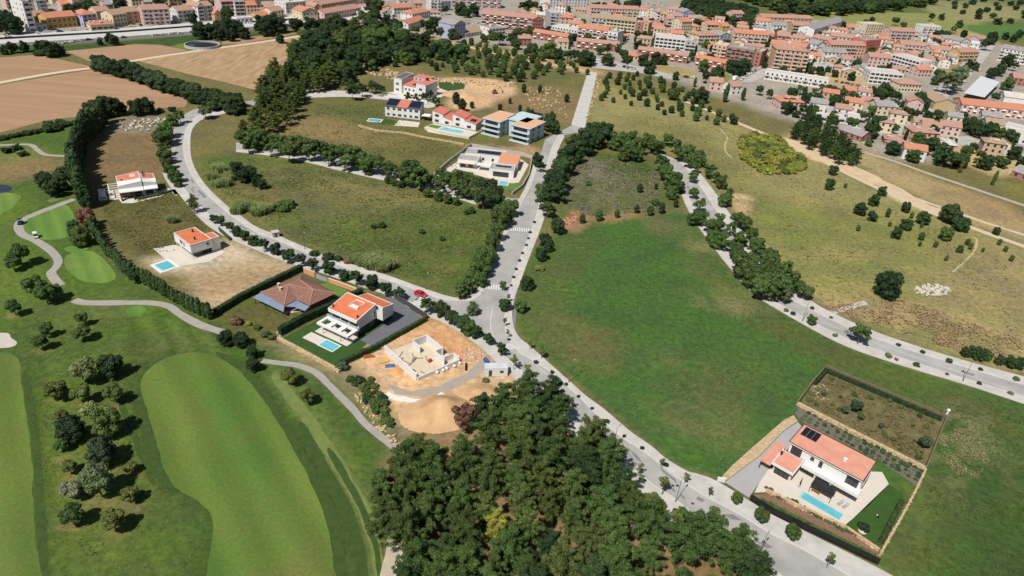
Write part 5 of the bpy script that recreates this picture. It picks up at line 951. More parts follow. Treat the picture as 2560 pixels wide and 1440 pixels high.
boulders('sandstone rocks dotted on cut slope left of the straight concrete road', [(1320, 215), (1400, 222), (1420, 300), (1340, 270), (1310, 235)], 90, 1.2, 7, STONE, 'rock_bank', 'rocks')
boulders('line of sandstone rocks along the right edge of straight concrete road', [(1492, 190), (1502, 200), (1478, 290), (1466, 310), (1464, 300)], 60, 1.1, 8, STONE, 'rock_bank', 'rocks')
boulders('line of pale rocks between golf path and sandy building plot', [(880, 985), (900, 985), (975, 1080), (1060, 1160), (1040, 1165), (950, 1080)], 60, .9, 9, STONE, 'rock_bank', 'rocks')
boulders('reddish rocks on the bank at left end of row of round field trees', [(1408, 545), (1440, 530), (1445, 560), (1420, 575)], 26, 1.1, 10, M('red_rock', c(194, 136, 110), .95, .2, 1), 'rock_bank', 'rocks')
boulders('sandstone wall of rough blocks behind the tower house lawn', [(1045, 185), (1110, 196), (1290, 208), (1288, 222), (1110, 208), (1045, 195)], 110, 1.5, 12, STONE, 'rock_bank', 'rocks')
boulders('pale rocks in the fenced orchard plot above the right-hand villa', [(2030, 970), (2062, 955), (2075, 1000), (2040, 1005)], 26, .45, 13, STONE, 'rock_bank', 'rocks')
st = tag(empty('hillside_stairs', (*G(2082, 781), 0), 0), 'flight of pale steps climbing from east road pavement to the dry slope', 'stairs'); a_ = np.array(G(2082, 781)); b_ = np.array(G(2165, 757)); u_ = (b_-a_)/np.linalg.norm(b_-a_); Ls = np.linalg.norm(b_-a_)
for i in range(18):
    p = u_*Ls*i/18; q_ = u_*Ls*(i+.55)/18; n_ = np.array([-u_[1], u_[0]])*1.1; MB().prism([tuple(p-n_), tuple(q_-n_), tuple(q_+n_), tuple(p+n_)], 0, .06+.015*i).build('step', KERB, st)
# ------------------------------------------------------------------ the town: every building from its facade line, metres deep, storeys high
WC = dict(W=('white', c(236, 234, 230)), C=('cream', c(230, 214, 182)), P=('pink', c(224, 192, 182)), B=('brick-red', c(178, 124, 110)), Y=('yellow', c(224, 184, 108)), O=('orange', c(228, 184, 150)), G=('grey', c(186, 188, 192)), L=('lilac', c(186, 188, 216)), T=('tan', c(206, 180, 146)), R=('vermilion', c(222, 122, 98)))
RC = dict(r=('brown tiled', c(184, 134, 116), c(208, 164, 146)), o=('orange tiled', c(206, 128, 98), c(224, 156, 124)), k=('grey', c(150, 146, 146), c(176, 170, 168)), w=('pale flat', c(206, 196, 188), c(222, 214, 206)), t=('tan tiled', c(176, 146, 118), c(196, 168, 140)))
WM = {k: M('wall_'+v[0], v[1], .9, .07, .5) for k, v in WC.items()}
RM = {k: (tiles('roof_'+v[0].replace(' ', '_'), v[1], v[2]) if 'tiled' in v[0] else M('roof_'+v[0].replace(' ', '_'), v[1], .9, .1, .5, v[2])) for k, v in RC.items()}
AWN = M('awning_white', c(240, 236, 228), .85, .05, 1); AWT = M('awning_teal', c(92, 152, 140), .8, .08, 1); AWB = M('awning_blue', c(84, 150, 190), .8, .08, 1); RAIL = M('balcony_rail', c(210, 204, 198), .8, .06, 1)
UW = mkmesh('window', bv(-.5, .5, -.06, .06, -.5, .5), BF, GLASS); US = mkmesh('window', bv(-.5, .5, -.06, .06, -.5, .5), BF, M('brown_shutter', c(112, 74, 58), .8, .15, 1))
UA = {k: mkmesh('awning', [(-.5, -.9, -.25), (.5, -.9, -.25), (.5, 0, .3), (-.5, 0, .3), (-.5, -.9, -.35), (.5, -.9, -.35), (.5, 0, .2), (-.5, 0, .2)], BF, m) for k, m in (('a', AWN), ('t', AWT), ('b', AWB))}
UB = mkmesh('balcony', bv(-.5, .5, -1.1, 0, 0, .15)+bv(-.5, .5, -1.1, -1.0, .15, 1.), BF+[tuple(i+8 for i in q) for q in BF], RAIL); UC = mkmesh('chimney', bv(-.35, .35, -.35, .35, 0, 1.3), BF, M('chimney_render', c(222, 206, 194), .9)); UT = mkmesh('roof_hut', bv(-1.6, 1.6, -1.4, 1.4, 0, 2.1), BF, WM['C']); US2 = mkmesh('solar_panel', bv(-.9, .9, -1.2, 1.2, 0, .08), BF, SOLAR)
UD = mkmesh('skylight', bv(-.5, .5, -.6, .6, 0, .12), BF, M('skylight_pale', c(228, 226, 222), .4))
NUM = {1: 'one', 2: 'two', 3: 'three', 4: 'four', 5: 'five', 6: 'six', 7: 'seven'}
TR = random.Random(42); TOWN = []; FOOT = []
def bld(x1, y1, x2, y2, dep, fl, wall, roof, rk='g', st='', label=None, zone='T', nm='house', fh=2.75):
    a = np.array(G(x1, y1)); b_ = np.array(G(x2, y2)); u = b_-a; Wd = np.hypot(*u); u /= Wd; ang = math.atan2(u[1], u[0]); Hh_ = fl*fh+.3
    v_ = np.array([-u[1], u[0]]); FOOT.append((a+u*Wd/2+v_*dep/2, u, Wd/2, dep/2))
    t = empty(nm, (*a, 0), ang); wm = WM[wall]; rm = RM[roof]; rise = min(dep*.22, 2.6)
    if rk == 'g':          # ridge along the facade
        MB().add([(0, 0, 0), (Wd, 0, 0), (Wd, dep, 0), (0, dep, 0), (0, 0, Hh_), (Wd, 0, Hh_), (Wd, dep, Hh_), (0, dep, Hh_), (0, dep/2, Hh_+rise), (Wd, dep/2, Hh_+rise)], [(0, 3, 2, 1), (0, 1, 5, 4), (1, 2, 6, 9, 5), (2, 3, 7, 6), (3, 0, 4, 8, 7)]).build('wall', wm, t)
        e = .35; k = rise/(dep/2); rf = MB().add([(-e, -e, Hh_-e*k+.03), (Wd+e, -e, Hh_-e*k+.03), (Wd+e, dep/2, Hh_+rise+.03), (-e, dep/2, Hh_+rise+.03), (Wd+e, dep+e, Hh_-e*k+.03), (-e, dep+e, Hh_-e*k+.03)], [(0, 1, 2, 3), (3, 2, 4, 5)])
        for q in ((0, 1, 2, 3), (3, 2, 4, 5)): n = len(rf.v); rf.v += [(rf.v[i][0], rf.v[i][1], rf.v[i][2]+.16) for i in q]; rf.f += [(n, n+1, n+2, n+3), (q[0], q[1], n+1, n), (q[1], q[2], n+2, n+1), (q[3], q[0], n, n+3)]
        rf = rf.build('roof', rm, t); zr = lambda x, y: Hh_+(rise-abs(y-dep/2)*k)+.1
    elif rk == 's':        # ridge away from the facade: gable to the street
        MB().add([(0, 0, 0), (Wd, 0, 0), (Wd, dep, 0), (0, dep, 0), (0, 0, Hh_), (Wd, 0, Hh_), (Wd, dep, Hh_), (0, dep, Hh_), (Wd/2, 0, Hh_+rise), (Wd/2, dep, Hh_+rise)], [(0, 3, 2, 1), (0, 1, 5, 8, 4), (1, 2, 6, 5), (2, 3, 7, 9, 6), (3, 0, 4, 7)]).build('wall', wm, t)
        e = .35; k = rise/(Wd/2); rf = MB()
        for s_ in (0, 1):
            xa = -e if s_ == 0 else Wd+e; p = [(xa, -e, Hh_-e*k+.03), (Wd/2, -e, Hh_+rise+.03), (Wd/2, dep+e, Hh_+rise+.03), (xa, dep+e, Hh_-e*k+.03)]; rf.hexa(p+[(q[0], q[1], q[2]+.16) for q in p])
        rf = rf.build('roof', rm, t); zr = lambda x, y: Hh_+(rise-abs(x-Wd/2)*k)+.1
    elif rk == 'h':
        box('wall', 0, Wd, 0, dep, 0, Hh_, wm, t); e = .5; d2 = min(Wd, dep)/2
        p = [(-e, -e, Hh_+.002), (Wd+e, -e, Hh_+.002), (Wd+e, dep+e, Hh_+.002), (-e, dep+e, Hh_+.002)]+([(d2, dep/2, Hh_+rise), (Wd-d2, dep/2, Hh_+rise)] if Wd > dep+.5 else [(Wd/2, d2, Hh_+rise), (Wd/2, max(d2+.1, dep-d2), Hh_+rise)])
        f = [(0, 1, 5, 4), (1, 2, 5), (2, 3, 4, 5), (3, 0, 4), (3, 2, 1, 0)] if Wd > dep+.5 else [(0, 1, 4), (1, 2, 5, 4), (2, 3, 5), (3, 0, 4, 5), (3, 2, 1, 0)]
        rf = ob('roof', mkmesh('roof', p, f, rm), t); zr = lambda x, y: Hh_+rise*.55
    else:
        box('wall', 0, Wd, 0, dep, 0, Hh_, wm, t); rf = box('roof', .25, Wd-.25, .25, dep-.25, Hh_+.002, Hh_+.08, rm, t); m = MB()
        for q in ((0, Wd, 0, .24), (0, Wd, dep-.24, dep), (0, .24, .24, dep-.24), (Wd-.24, Wd, .24, dep-.24)): m.box(*q, Hh_+.001, Hh_+.55)
        m.build('parapet', wm, rf); zr = lambda x, y: Hh_+.08
        if 'n' not in st and Wd*dep > 120: ob('roof_hut', UT, rf, (Wd*TR.uniform(.3, .7), dep*.6, Hh_+.08))
    # facade
    wmesh = US if 's' in st else UW; pitch = 3.1 if 'd' not in st else 2.4; n = max(1, min(13, int((Wd-.8)/pitch))); gw = (Wd-.6)/n
    for f_ in range(fl):
        z = f_*fh+1.65
        for i in range(n):
            x = .3+gw*(i+.5); r = TR.random()
            if 'l' in st and f_ == 0: continue
            wd = 1.25 if 'L' not in st else gw*.8
            if 'q' in st and i % 3 == 1: wd = .7
            o = ob('window', wmesh, t, (x, -.005, z), 0, (wd, 1, 1.35 if 'L' not in st else 1.5))
            if 'b' in st and f_ > 0 and (i % 2 == 0 or Wd < 9): ob('balcony', UB, t, (x, -.002, f_*fh+.1), 0, (min(gw*1.5, 4), 1, 1))
            for kx in 'atv':
                if kx in st and (i+f_) % 2 == 0 and r < .8: ob('awning', UA['b' if kx == 'v' else kx], t, (x, -.07, z+.55), 0, (min(gw*.8, 2.4), 1, 1))
    for sx, sgn in ((0, -1), (Wd, 1)):     # the end wall that can be seen
        ctr = np.array([a[0]+u[0]*sx, a[1]+u[1]*sx]); nrm = np.array([u[0]*sgn, u[1]*sgn])
        if nrm@(-ctr) > 0 and 'e' not in st:
            k = max(1, min(3, int(dep/4)))
            for f_ in range(fl):
                for i in range(k):
                    if TR.random() < .75: ob('window', wmesh, t, (sx+sgn*.005, dep*(i+.5)/k, f_*fh+1.65), rad(90), (.95, 1, 1.2))
    if rk in 'gsh' and 'n' not in st:
        for i in range(TR.randint(1, 2)): x = Wd*TR.uniform(.15, .85); y = dep*TR.uniform(.25, .75); ob('chimney', UC, rf, (x, y, zr(x, y)-.5))
    if 'k' in st:
        for i in range(max(2, int(Wd/5))): x = Wd*(i+.5)/max(2, int(Wd/5)); ob('skylight', UD, rf, (x, dep*.22, zr(x, dep*.22)+.06))
    if 'p' in st:
        for i in range(4): x = Wd*.25+i*2; ob('solar_panel', US2, rf, (x, dep*.24, zr(x, dep*.24)+.15)).rotation_euler = (math.atan(rise/(dep/2)) if rk == 'g' else 0, 0, 0)
    for i in range(TR.randint(0, 4)):
        x = Wd*TR.uniform(.1, .9); y = dep*TR.uniform(.15, .6); ob('skylight', UD, rf, (x, y, zr(x, y)+.05), 0, (TR.uniform(.8, 2.2), TR.uniform(.7, 1.4), TR.uniform(1, 7)))
    kind = {'house': 'house', 'apartment_block': 'apartment block', 'row_house': 'terrace', 'shed': 'shed', 'hall': 'hall'}[nm]
    TOWN.append((t, (x1+x2)/2, fl, WC[wall][0], RC[roof][0], label, zone, kind)); return t
Hs, AP, RW, SH = 'house', 'apartment_block', 'row_house', 'shed'
# strip beyond the motorway
bld(122, 73, 196, 66, 13, 2, 'Y', 'o', 'g', 's', 'yellow two-storey building with brown-shuttered windows by the motorway', nm=Hs, fh=3.6)
bld(76, 82, 93, 80, 16, 6, 'W', 'k', 'f', 'Ln', 'slim white tower with stacked dark glass bays beside the motorway', nm=AP, fh=3.3)
bld(93, 77, 121, 74, 10, 1, 'W', 'w', 'f', 'n', 'low white annexe between slim white tower and yellow building', nm=SH)
bld(90, 62, 124, 58, 12, 2, 'B', 'r', 'g', 'e', zone='M'); bld(229, 78, 288, 74, 10, 1, 'C', 'o', 'h', 'nL', 'cream one-storey hall with three round arches by the motorway', nm='hall', fh=4)
bld(212, 68, 247, 64, 14, 3, 'L', 'o', 'h', 'n', zone='M'); bld(247, 59, 281, 56, 13, 3, 'C', 'r', 'g', '', zone='M'); bld(287, 68, 321, 63, 13, 3, 'C', 't', 'g', 'dk', zone='M'); bld(321, 60, 350, 57, 13, 3, 'T', 't', 'g', 'k', zone='M'); bld(350, 58, 361, 57, 12, 3, 'B', 'r', 'g', 'e', zone='M')
bld(362, 64, 428, 61, 14, 4, 'P', 'r', 'g', 'b', 'lilac-pink four-storey house front with balconies beside the motorway', nm=AP); bld(447, 56, 495, 52, 13, 3, 'W', 'r', 'g', 'b', zone='M'); bld(499, 54, 515, 52, 14, 4, 'W', 't', 's', 'L', zone='M'); bld(517, 52, 536, 50, 13, 4, 'G', 'r', 'g', 'b', zone='M'); bld(538, 53, 555, 51, 12, 2, 'O', 'o', 's', 'n', zone='M')
bld(557, 40, 590, 38, 14, 4, 'P', 'r', 'g', 'L', zone='M'); bld(590, 40, 614, 39, 14, 4, 'W', 'k', 'g', 'Lb', zone='M'); bld(618, 40, 645, 39, 14, 3, 'C', 'o', 'g', 'd', zone='M'); bld(592, 57, 633, 54, 9, 1, 'W', 'w', 'f', 'n', zone='M', nm=SH)
bld(647, 50, 682, 45, 12, 1, 'T', 'o', 'g', 'n', zone='M'); bld(682, 47, 711, 42, 12, 2, 'C', 'r', 'g', '', zone='M'); bld(716, 34, 766, 29, 16, 3, 'W', 'w', 'f', 'q', zone='M', nm=AP); bld(757, 53, 795, 50, 16, 2, 'C', 'o', 's', 'nl', 'cream hall with tall street gable among trees beside motorway', nm='hall', fh=3.6)
bld(788, 43, 804, 42, 16, 3, 'T', 'r', 's', '', zone='M'); bld(812, 52, 900, 36, 12, 2, 'P', 'r', 'g', 'k', 'long pink terrace with brown roof and many skylights above the trees', nm=RW); bld(805, 37, 892, 22, 12, 3, 'T', 'r', 'g', 'k', 'second long terrace behind the pink one, tan with brown roof', nm=RW); bld(800, 18, 928, 8, 12, 3, 'P', 'r', 'g', 'k', 'third and rearmost long brown-roofed terrace behind the pine grove', nm=RW)
bld(906, 43, 937, 41, 11, 1, 'W', 'w', 'f', 'n', zone='M'); bld(903, 81, 953, 71, 10, 2, 'W', 'r', 'g', 'n', 'white house front glimpsed inside the dark pine grove', nm=Hs); bld(985, 37, 1031, 34, 14, 2, 'W', 'o', 'g', '', zone='M'); bld(1031, 52, 1076, 43, 13, 2, 'W', 'o', 'h', '', zone='M'); bld(1021, 79, 1061, 65, 11, 2, 'W', 'o', 'g', 'n', 'white house with a vivid orange-red roof at edge of pine grove', nm=Hs)
bld(1077, 30, 1103, 30, 14, 4, 'W', 'w', 'f', 'b', zone='M', nm=AP); bld(1103, 28, 1127, 26, 14, 3, 'G', 'k', 'f', 'n', zone='M', nm=AP); bld(1128, 17, 1252, 21, 14, 4, 'P', 'r', 'g', 'ba', 'very long pink apartment row with white balconies at the top edge', nm=AP)
# back rows up to the top edge
for k, (y, x0, x1, sx) in enumerate(((26, 20, 640, 34), (8, 0, 700, 36), (-8, 0, 1300, 40))):
    x = x0
    while x < x1:
        w_ = TR.uniform(.6, .95)*sx; yy = y+TR.uniform(-5, 5)-(x-300)*.012
        if TR.random() < (.85 if y > 10 else .75): bld(x, yy, x+w_, yy-w_*.06, TR.uniform(11, 15), TR.choice([2, 3, 3, 4]), TR.choice('WWCPTCPG'), TR.choice('rrrorotk'), TR.choice('gggsh'), TR.choice(['', 'b', 'd', 'e']), zone='MB')
        x += w_+TR.uniform(1, 10)
# middle of town
bld(1135, 99, 1163, 93, 16, 4, 'L', 'k', 's', '', 'pale lilac four-storey gabled block standing above trees at field edge', nm=AP); bld(1163, 94, 1205, 87, 12, 1, 'W', 't', 'g', 'n', zone='C', nm=SH); bld(1203, 68, 1328, 80, 14, 4, 'B', 'r', 'g', 'ab', 'long brick-red apartment row with rows of white awnings', nm=AP); bld(1330, 82, 1357, 82, 18, 4, 'B', 'r', 's', 'd', 'brick-red gable block at right end of white-awning row', nm=AP); bld(1222, 90, 1263, 86, 12, 2, 'W', 'k', 'f', 'L', zone='C')
bld(1372, 26, 1472, 26, 22, 4, 'W', 'w', 'f', 'qn', 'large plain white block at the top edge, centre right', nm=AP); bld(1372, 73, 1398, 74, 18, 5, 'G', 'w', 'f', 'b', zone='C', nm=AP); bld(1398, 76, 1432, 78, 16, 4, 'P', 'o', 'h', 'n', 'block topped by a bright orange pyramid roof in mid town', nm=AP)
bld(1377, 90, 1441, 101, 12, 3, 'W', 'w', 'f', 'bd', zone='C', nm=AP); bld(1331, 97, 1416, 111, 9, 2, 'B', 'o', 'g', 'a', 'terrace of orange-roofed brick row houses below grey-white flats', nm=RW); bld(1297, 115, 1328, 115, 10, 2, 'B', 'r', 'g', '', zone='C'); bld(1394, 123, 1420, 124, 10, 2, 'C', 'r', 'g', '', zone='C')
bld(1442, 104, 1516, 113, 14, 4, 'P', 'o', 'g', 'ab', 'rose-coloured apartment block with orange roof and white awnings', nm=AP); bld(1516, 114, 1540, 118, 16, 4, 'W', 'k', 'f', 'b', zone='C', nm=AP); bld(1440, 121, 1545, 131, 9, 2, 'B', 'r', 'g', 'a', 'brick-red row-house terrace in front of the rose apartment block', nm=RW)
bld(1475, 76, 1512, 79, 14, 4, 'C', 't', 'g', 'vb', 'cream block with blue awnings, left part of long tan-roofed row', nm=AP); bld(1512, 79, 1585, 87, 16, 4, 'C', 't', 'g', 'L', 'cream block under a wide tan roof, right of the blue awnings', nm=AP); bld(1585, 88, 1603, 90, 14, 4, 'B', 'r', 'f', 'e', zone='C', nm=AP)
bld(1475, 42, 1535, 44, 14, 3, 'P', 'r', 'g', 'b', zone='C'); bld(1537, 44, 1597, 46, 14, 3, 'C', 'r', 'g', 'b', zone='C'); bld(1553, 146, 1596, 152, 9, 1, 'O', 'o', 'h', 'n', 'low orange-roofed pavilion among trees near the parking strip', nm=Hs); bld(1604, 90, 1617, 92, 12, 4, 'T', 'r', 'f', 'e', zone='C', nm=AP)
bld(1618, 83, 1659, 85, 12, 2, 'C', 'o', 'g', 'd', zone='C'); bld(1640, 52, 1664, 53, 14, 3, 'W', 'r', 'h', 'L', zone='C'); bld(1664, 70, 1679, 71, 12, 3, 'P', 'r', 'g', 'b', zone='C'); bld(1679, 70, 1700, 71, 12, 4, 'W', 'r', 'g', '', zone='C'); bld(1700, 86, 1726, 85, 14, 4, 'C', 'o', 'g', 'd', zone='C', nm=AP); bld(1705, 52, 1733, 52, 14, 3, 'L', 'k', 's', '', zone='C')
bld(1633, 127, 1708, 135, 16, 4, 'W', 'w', 'f', 'L', 'white modern flats with large dark windows in front of town', nm=AP); bld(1708, 138, 1734, 141, 16, 4, 'G', 'k', 'f', 'b', zone='C', nm=AP); bld(1592, 142, 1716, 160, 9, 2, 'B', 'r', 'g', 'a', 'long brick-red row-house terrace in front of the white modern flats', nm=RW); bld(1736, 163, 1823, 181, 9, 2, 'B', 'o', 'g', 'a', 'orange-roofed row-house terrace in front of the teal-awning block', nm=RW)
bld(1743, 114, 1795, 113, 14, 3, 'C', 'r', 'h', 'b', zone='C'); bld(1764, 85, 1793, 86, 13, 3, 'C', 'o', 'g', 'L', zone='C'); bld(1801, 89, 1821, 89, 13, 3, 'Y', 'o', 'g', '', 'small ochre-yellow house among orange roofs in mid town', nm=Hs); bld(1829, 115, 1915, 121, 13, 4, 'C', 'o', 'g', 'bk', 'cream flats under a long red-orange roof with many skylights', nm=AP); bld(1829, 63, 1855, 63, 13, 4, 'P', 'r', 'g', 'b', 'pink tower house at the dark wood edge behind the town', nm=AP); bld(1886, 73, 1922, 77, 13, 3, 'W', 'o', 'g', 'b', zone='C')
bld(1811, 154, 1878, 164, 20, 4, 'B', 'k', 'f', 'tL', 'brick block with teal awnings and dark flat roof', nm=AP); bld(1879, 166, 1896, 169, 22, 4, 'B', 'k', 'f', 'ne', zone='C', nm=AP); bld(1776, 146, 1810, 152, 14, 4, 'O', 'w', 'f', 'b', zone='C', nm=AP); bld(1796, 114, 1823, 113, 13, 3, 'G', 'k', 's', '', zone='C'); bld(1878, 111, 1914, 116, 12, 3, 'P', 'k', 's', '', zone='C')
bld(1771, 226, 1804, 229, 10, 2, 'P', 'r', 'g', 'e', 'small pink house behind dark trees left of white row', nm=Hs); bld(1825, 238, 1852, 237, 10, 2, 'W', 'r', 'g', 'k', 'small white house between cypresses below the parked van', nm=Hs)
# right-hand town
bld(1900, 64, 2026, 68, 14, 3, 'T', 'r', 'g', 'k', 'long tan terrace with brown roof at the far edge before fields', nm=RW); bld(1928, 85, 1962, 87, 13, 3, 'W', 'k', 'g', '', zone='R'); bld(1978, 85, 2022, 87, 13, 3, 'T', 'r', 'g', 'Lb', zone='R', nm=AP); bld(2031, 96, 2107, 72, 16, 3, 'W', 'k', 'g', 'd', 'long white block with grey roof set at a slant to its neighbours', nm=AP); bld(1938, 113, 1970, 116, 12, 3, 'B', 'r', 'g', 'b', zone='R'); bld(1975, 118, 2005, 122, 12, 3, 'C', 'r', 'g', '', zone='R')
bld(1928, 178, 2010, 186, 18, 6, 'O', 'r', 'h', 'b', 'tall orange apartment block with balconies behind the white row', nm=AP); bld(1909, 198, 2066, 222, 10, 2, 'W', 'w', 'f', 'nb', 'long low white two-storey row with flat roof in front of town', nm=RW); bld(2010, 140, 2033, 146, 14, 4, 'W', 'k', 'g', 'b', zone='R', nm=AP); bld(2033, 146, 2055, 148, 13, 3, 'P', 'k', 'g', '', zone='R'); bld(2068, 145, 2130, 147, 15, 4, 'O', 'r', 'g', 'bd', 'orange flats with grey balconies and skylit brown roof', nm=AP); bld(2130, 147, 2155, 148, 15, 4, 'O', 'r', 'g', 'd', zone='R', nm=AP)
bld(2053, 156, 2112, 159, 13, 3, 'W', 'k', 'g', 'p', zone='R'); bld(2048, 173, 2083, 174, 9, 1, 'W', 'k', 'f', 'n', zone='R', nm=SH); bld(2157, 134, 2194, 131, 14, 4, 'R', 'k', 'f', 'n', 'vermilion cube-shaped block with small dark windows', nm=AP); bld(2157, 97, 2199, 97, 14, 5, 'C', 'w', 'f', 'nq', 'tall blank cream and grey block at the field edge', nm=AP); bld(2117, 76, 2141, 77, 10, 1, 'P', 'o', 'g', 'n', zone='R'); bld(2166, 168, 2221, 173, 14, 3, 'P', 'r', 'g', 'k', zone='R', nm=AP)
bld(2168, 208, 2249, 216, 16, 3, 'W', 'w', 'f', 'Ln', 'white modern villa block with dark ribbon windows and deep hedge', nm=AP); bld(2102, 166, 2130, 168, 11, 2, 'W', 'r', 'g', '', zone='R'); bld(2110, 236, 2177, 244, 10, 1, 'B', 'o', 'g', 'p', 'low brick bungalow with orange roof and solar panels', nm=Hs); bld(2130, 172, 2164, 178, 9, 1, 'C', 'k', 'g', 'n', zone='R')
bld(2220, 107, 2279, 109, 14, 4, 'P', 'r', 'g', 'b', zone='R', nm=AP); bld(2303, 85, 2346, 87, 13, 3, 'W', 'w', 'f', 'b', zone='R'); bld(2245, 134, 2320, 141, 13, 3, 'P', 'r', 'g', 'b', zone='R', nm=RW); bld(2320, 147, 2368, 151, 12, 3, 'W', 'r', 'g', 'b', zone='R'); bld(2392, 155, 2439, 154, 12, 3, 'Y', 'r', 'g', 'b', 'yellow house with wide balcony at the end of street', nm=Hs); bld(2370, 150, 2392, 153, 10, 2, 'C', 'w', 'f', '', zone='R')
bld(2220, 170, 2288, 190, 14, 4, 'W', 'w', 'f', 'Ln', 'white four-storey flats with ribbon windows beside the dry plot', nm=AP); bld(2291, 193, 2326, 194, 11, 2, 'P', 'o', 'g', '', zone='R'); bld(2242, 229, 2299, 232, 12, 2, 'C', 'r', 'h', 'd', 'cream house with brown hip roof and small windows, mid right', nm=Hs); bld(2353, 111, 2374, 112, 12, 2, 'W', 'k', 'g', '', zone='R'); bld(2375, 112, 2391, 113, 12, 2, 'P', 'o', 'g', '', zone='R'); bld(2391, 126, 2420, 125, 14, 3, 'W', 'k', 's', 'n', zone='R'); bld(2421, 118, 2468, 116, 12, 2, 'C', 'o', 'g', '', zone='R')
bld(2492, 150, 2580, 166, 16, 4, 'W', 'k', 'g', 'b', 'big white block with grey roof at the right edge of town', nm=AP); bld(2332, 275, 2384, 280, 22, 1, 'T', 't', 's', 'nl', 'tan windowless hall with shallow tan roof beside the street', nm='hall', fh=5); bld(2398, 282, 2580, 302, 16, 2, 'P', 'o', 'g', 'akp', 'long terrace with double orange-red roofs at right edge', nm=RW); bld(2186, 287, 2233, 290, 11, 2, 'C', 'k', 'g', 'p', 'cream modern house with grey solar roof on the street corner', nm=Hs)
bld(2048, 304, 2112, 309, 8, 1, 'W', 'w', 'f', 'Ln', 'low white flat-roofed house with long window among pines', nm=Hs); bld(2112, 315, 2143, 320, 10, 2, 'W', 'w', 'f', 'n', 'white cube house with flat roof among pines', nm=Hs); bld(2092, 335, 2150, 355, 10, 1, 'B', 'k', 'g', 'pn', 'brick bungalow with dark solar roof among pines', nm=Hs); bld(1945, 276, 2006, 279, 12, 2, 'P', 'o', 'h', 'p', 'pink house with orange hip roof and panels behind tall conifers', nm=Hs)
bld(2276, 354, 2341, 359, 12, 2, 'O', 'r', 'h', 'b', 'orange house with brown hip roof and shaded balcony', nm=Hs); bld(2232, 381, 2291, 385, 11, 1, 'P', 'r', 'h', 'n', 'low pink-roofed bungalow next to the second dirt path', nm=Hs); bld(2209, 360, 2256, 367, 10, 1, 'B', 'r', 'h', 'n', zone='R'); bld(2530, 358, 2580, 364, 12, 2, 'W', 'w', 'f', 'n', zone='R'); bld(2506, 256, 2580, 266, 14, 1, 'W', 'w', 'g', 'nl', 'white metal shed with ribbed roof behind long orange terrace', nm=SH, fh=4); bld(2527, 212, 2590, 220, 12, 2, 'B', 'r', 'g', '', zone='R'); bld(2525, 440, 2590, 462, 11, 1, 'B', 'k', 'g', 'pn', 'brick bungalow with dark roof at right edge beside dry plot', nm=Hs); bld(2500, 325, 2580, 345, 12, 1, 'W', 'w', 'f', 'n', zone='R')
bld(2440, 120, 2462, 118, 10, 3, 'L', 'r', 'g', 'b', zone='R'); bld(2340, 118, 2352, 120, 10, 2, 'C', 'r', 'g', '', zone='R'); bld(2200, 115, 2219, 113, 12, 3, 'C', 'r', 'g', '', zone='R'); bld(2025, 116, 2066, 126, 12, 3, 'P', 'r', 'g', 'k', zone='R'); bld(2070, 112, 2130, 120, 12, 3, 'P', 'r', 'g', 'bk', zone='R'); bld(1920, 134, 1960, 140, 12, 3, 'P', 'o', 'g', '', zone='R'); bld(1965, 138, 2006, 146, 12, 3, 'C', 'o', 'g', 'k', zone='R')
# smaller houses that fill the blocks between
def clash(p, r):
    for q, u, hw, hd in FOOT:
        d = p-q; v_ = np.array([-u[1], u[0]])
        if abs(d@u) < hw+r and abs(d@v_) < hd+r: return True
    return False
for zone, poly, n, d0 in (('C', [(1290, 35), (1480, 30), (1700, 42), (1900, 80), (1900, 150), (1750, 140), (1600, 125), (1450, 95), (1290, 70)], 80, 7.5), ('R', [(1910, 72), (2040, 78), (2180, 100), (2330, 100), (2460, 118), (2420, 150), (2330, 178), (2230, 200), (2120, 196), (2000, 165), (1920, 150)], 90, 7.5), ('R', [(1960, 250), (2180, 245), (2330, 300), (2480, 320), (2540, 400), (2250, 395), (2120, 330)], 22, 13), ('M', [(200, 52), (420, 42), (640, 34), (800, 30), (1000, 20), (1100, 40), (980, 48), (700, 40), (300, 58), (150, 56)], 36, 10)):
    k = 0
    for p in scatter(poly, d0, 71):
        p = np.array(p)
        if k >= n or clash(p, 6.2) or any(inpoly(q, *p) for q in STREETS): continue
        a0 = rad(-16 if zone != 'M' else 22)+(math.pi/2 if TR.random() < .25 else 0); w_ = TR.uniform(8, 11.5); u = np.array([math.cos(a0), math.sin(a0)]); v_ = np.array([-u[1], u[0]]); A_ = p-u*w_/2-v_*5; B2 = A_+u*w_; k += 1
        bld(*PX(A_), *PX(B2), TR.uniform(8, 10), TR.choice([1, 2, 2, 3]), TR.choice('WWWWCPCT'), TR.choice('rrorwtko'), TR.choice('gghgs'), TR.choice(['', 'b', '', 'k']), zone=zone)
ZN = dict(M='of the houses near motorway', MB='of the top-left back rows', C='of the mid-town buildings', R='of the right-hand town buildings')
for zn, ph in ZN.items():
    for i, (t, x, fl, wn, rn, lb, z, kind) in enumerate(sorted([q for q in TOWN if q[6] == zn and not q[5]], key=lambda q: q[1])):
        tag(t, f"{wn} {NUM[fl]}-storey {kind}, {rn} roof, {ordw(i+1)} from left {ph}", kind, 'plain ' + ph[3:])
for q in TOWN:
    if q[5]: tag(q[0], q[5], q[7])
# canopy roof by the street
cn = tag(empty('market_canopy', (*G(2452, 222), 0)), 'large pale flat canopy roof on posts beside the town street', 'canopy'); o_ = np.array(G(2452, 222)); pts = [tuple(np.array(p)-o_) for p in W([(2410, 232), (2462, 243), (2500, 205), (2452, 190)], 5)]
MB().prism(pts, 4.8, 5.1).build('canopy_roof', M('pale_sheet_roof', c(222, 226, 228), .5, .03, .4), cn); [MB().cyl(p[0]*.92, p[1]*.92, 0, 4.8, .15).build('post', DARK, cn) for p in pts]
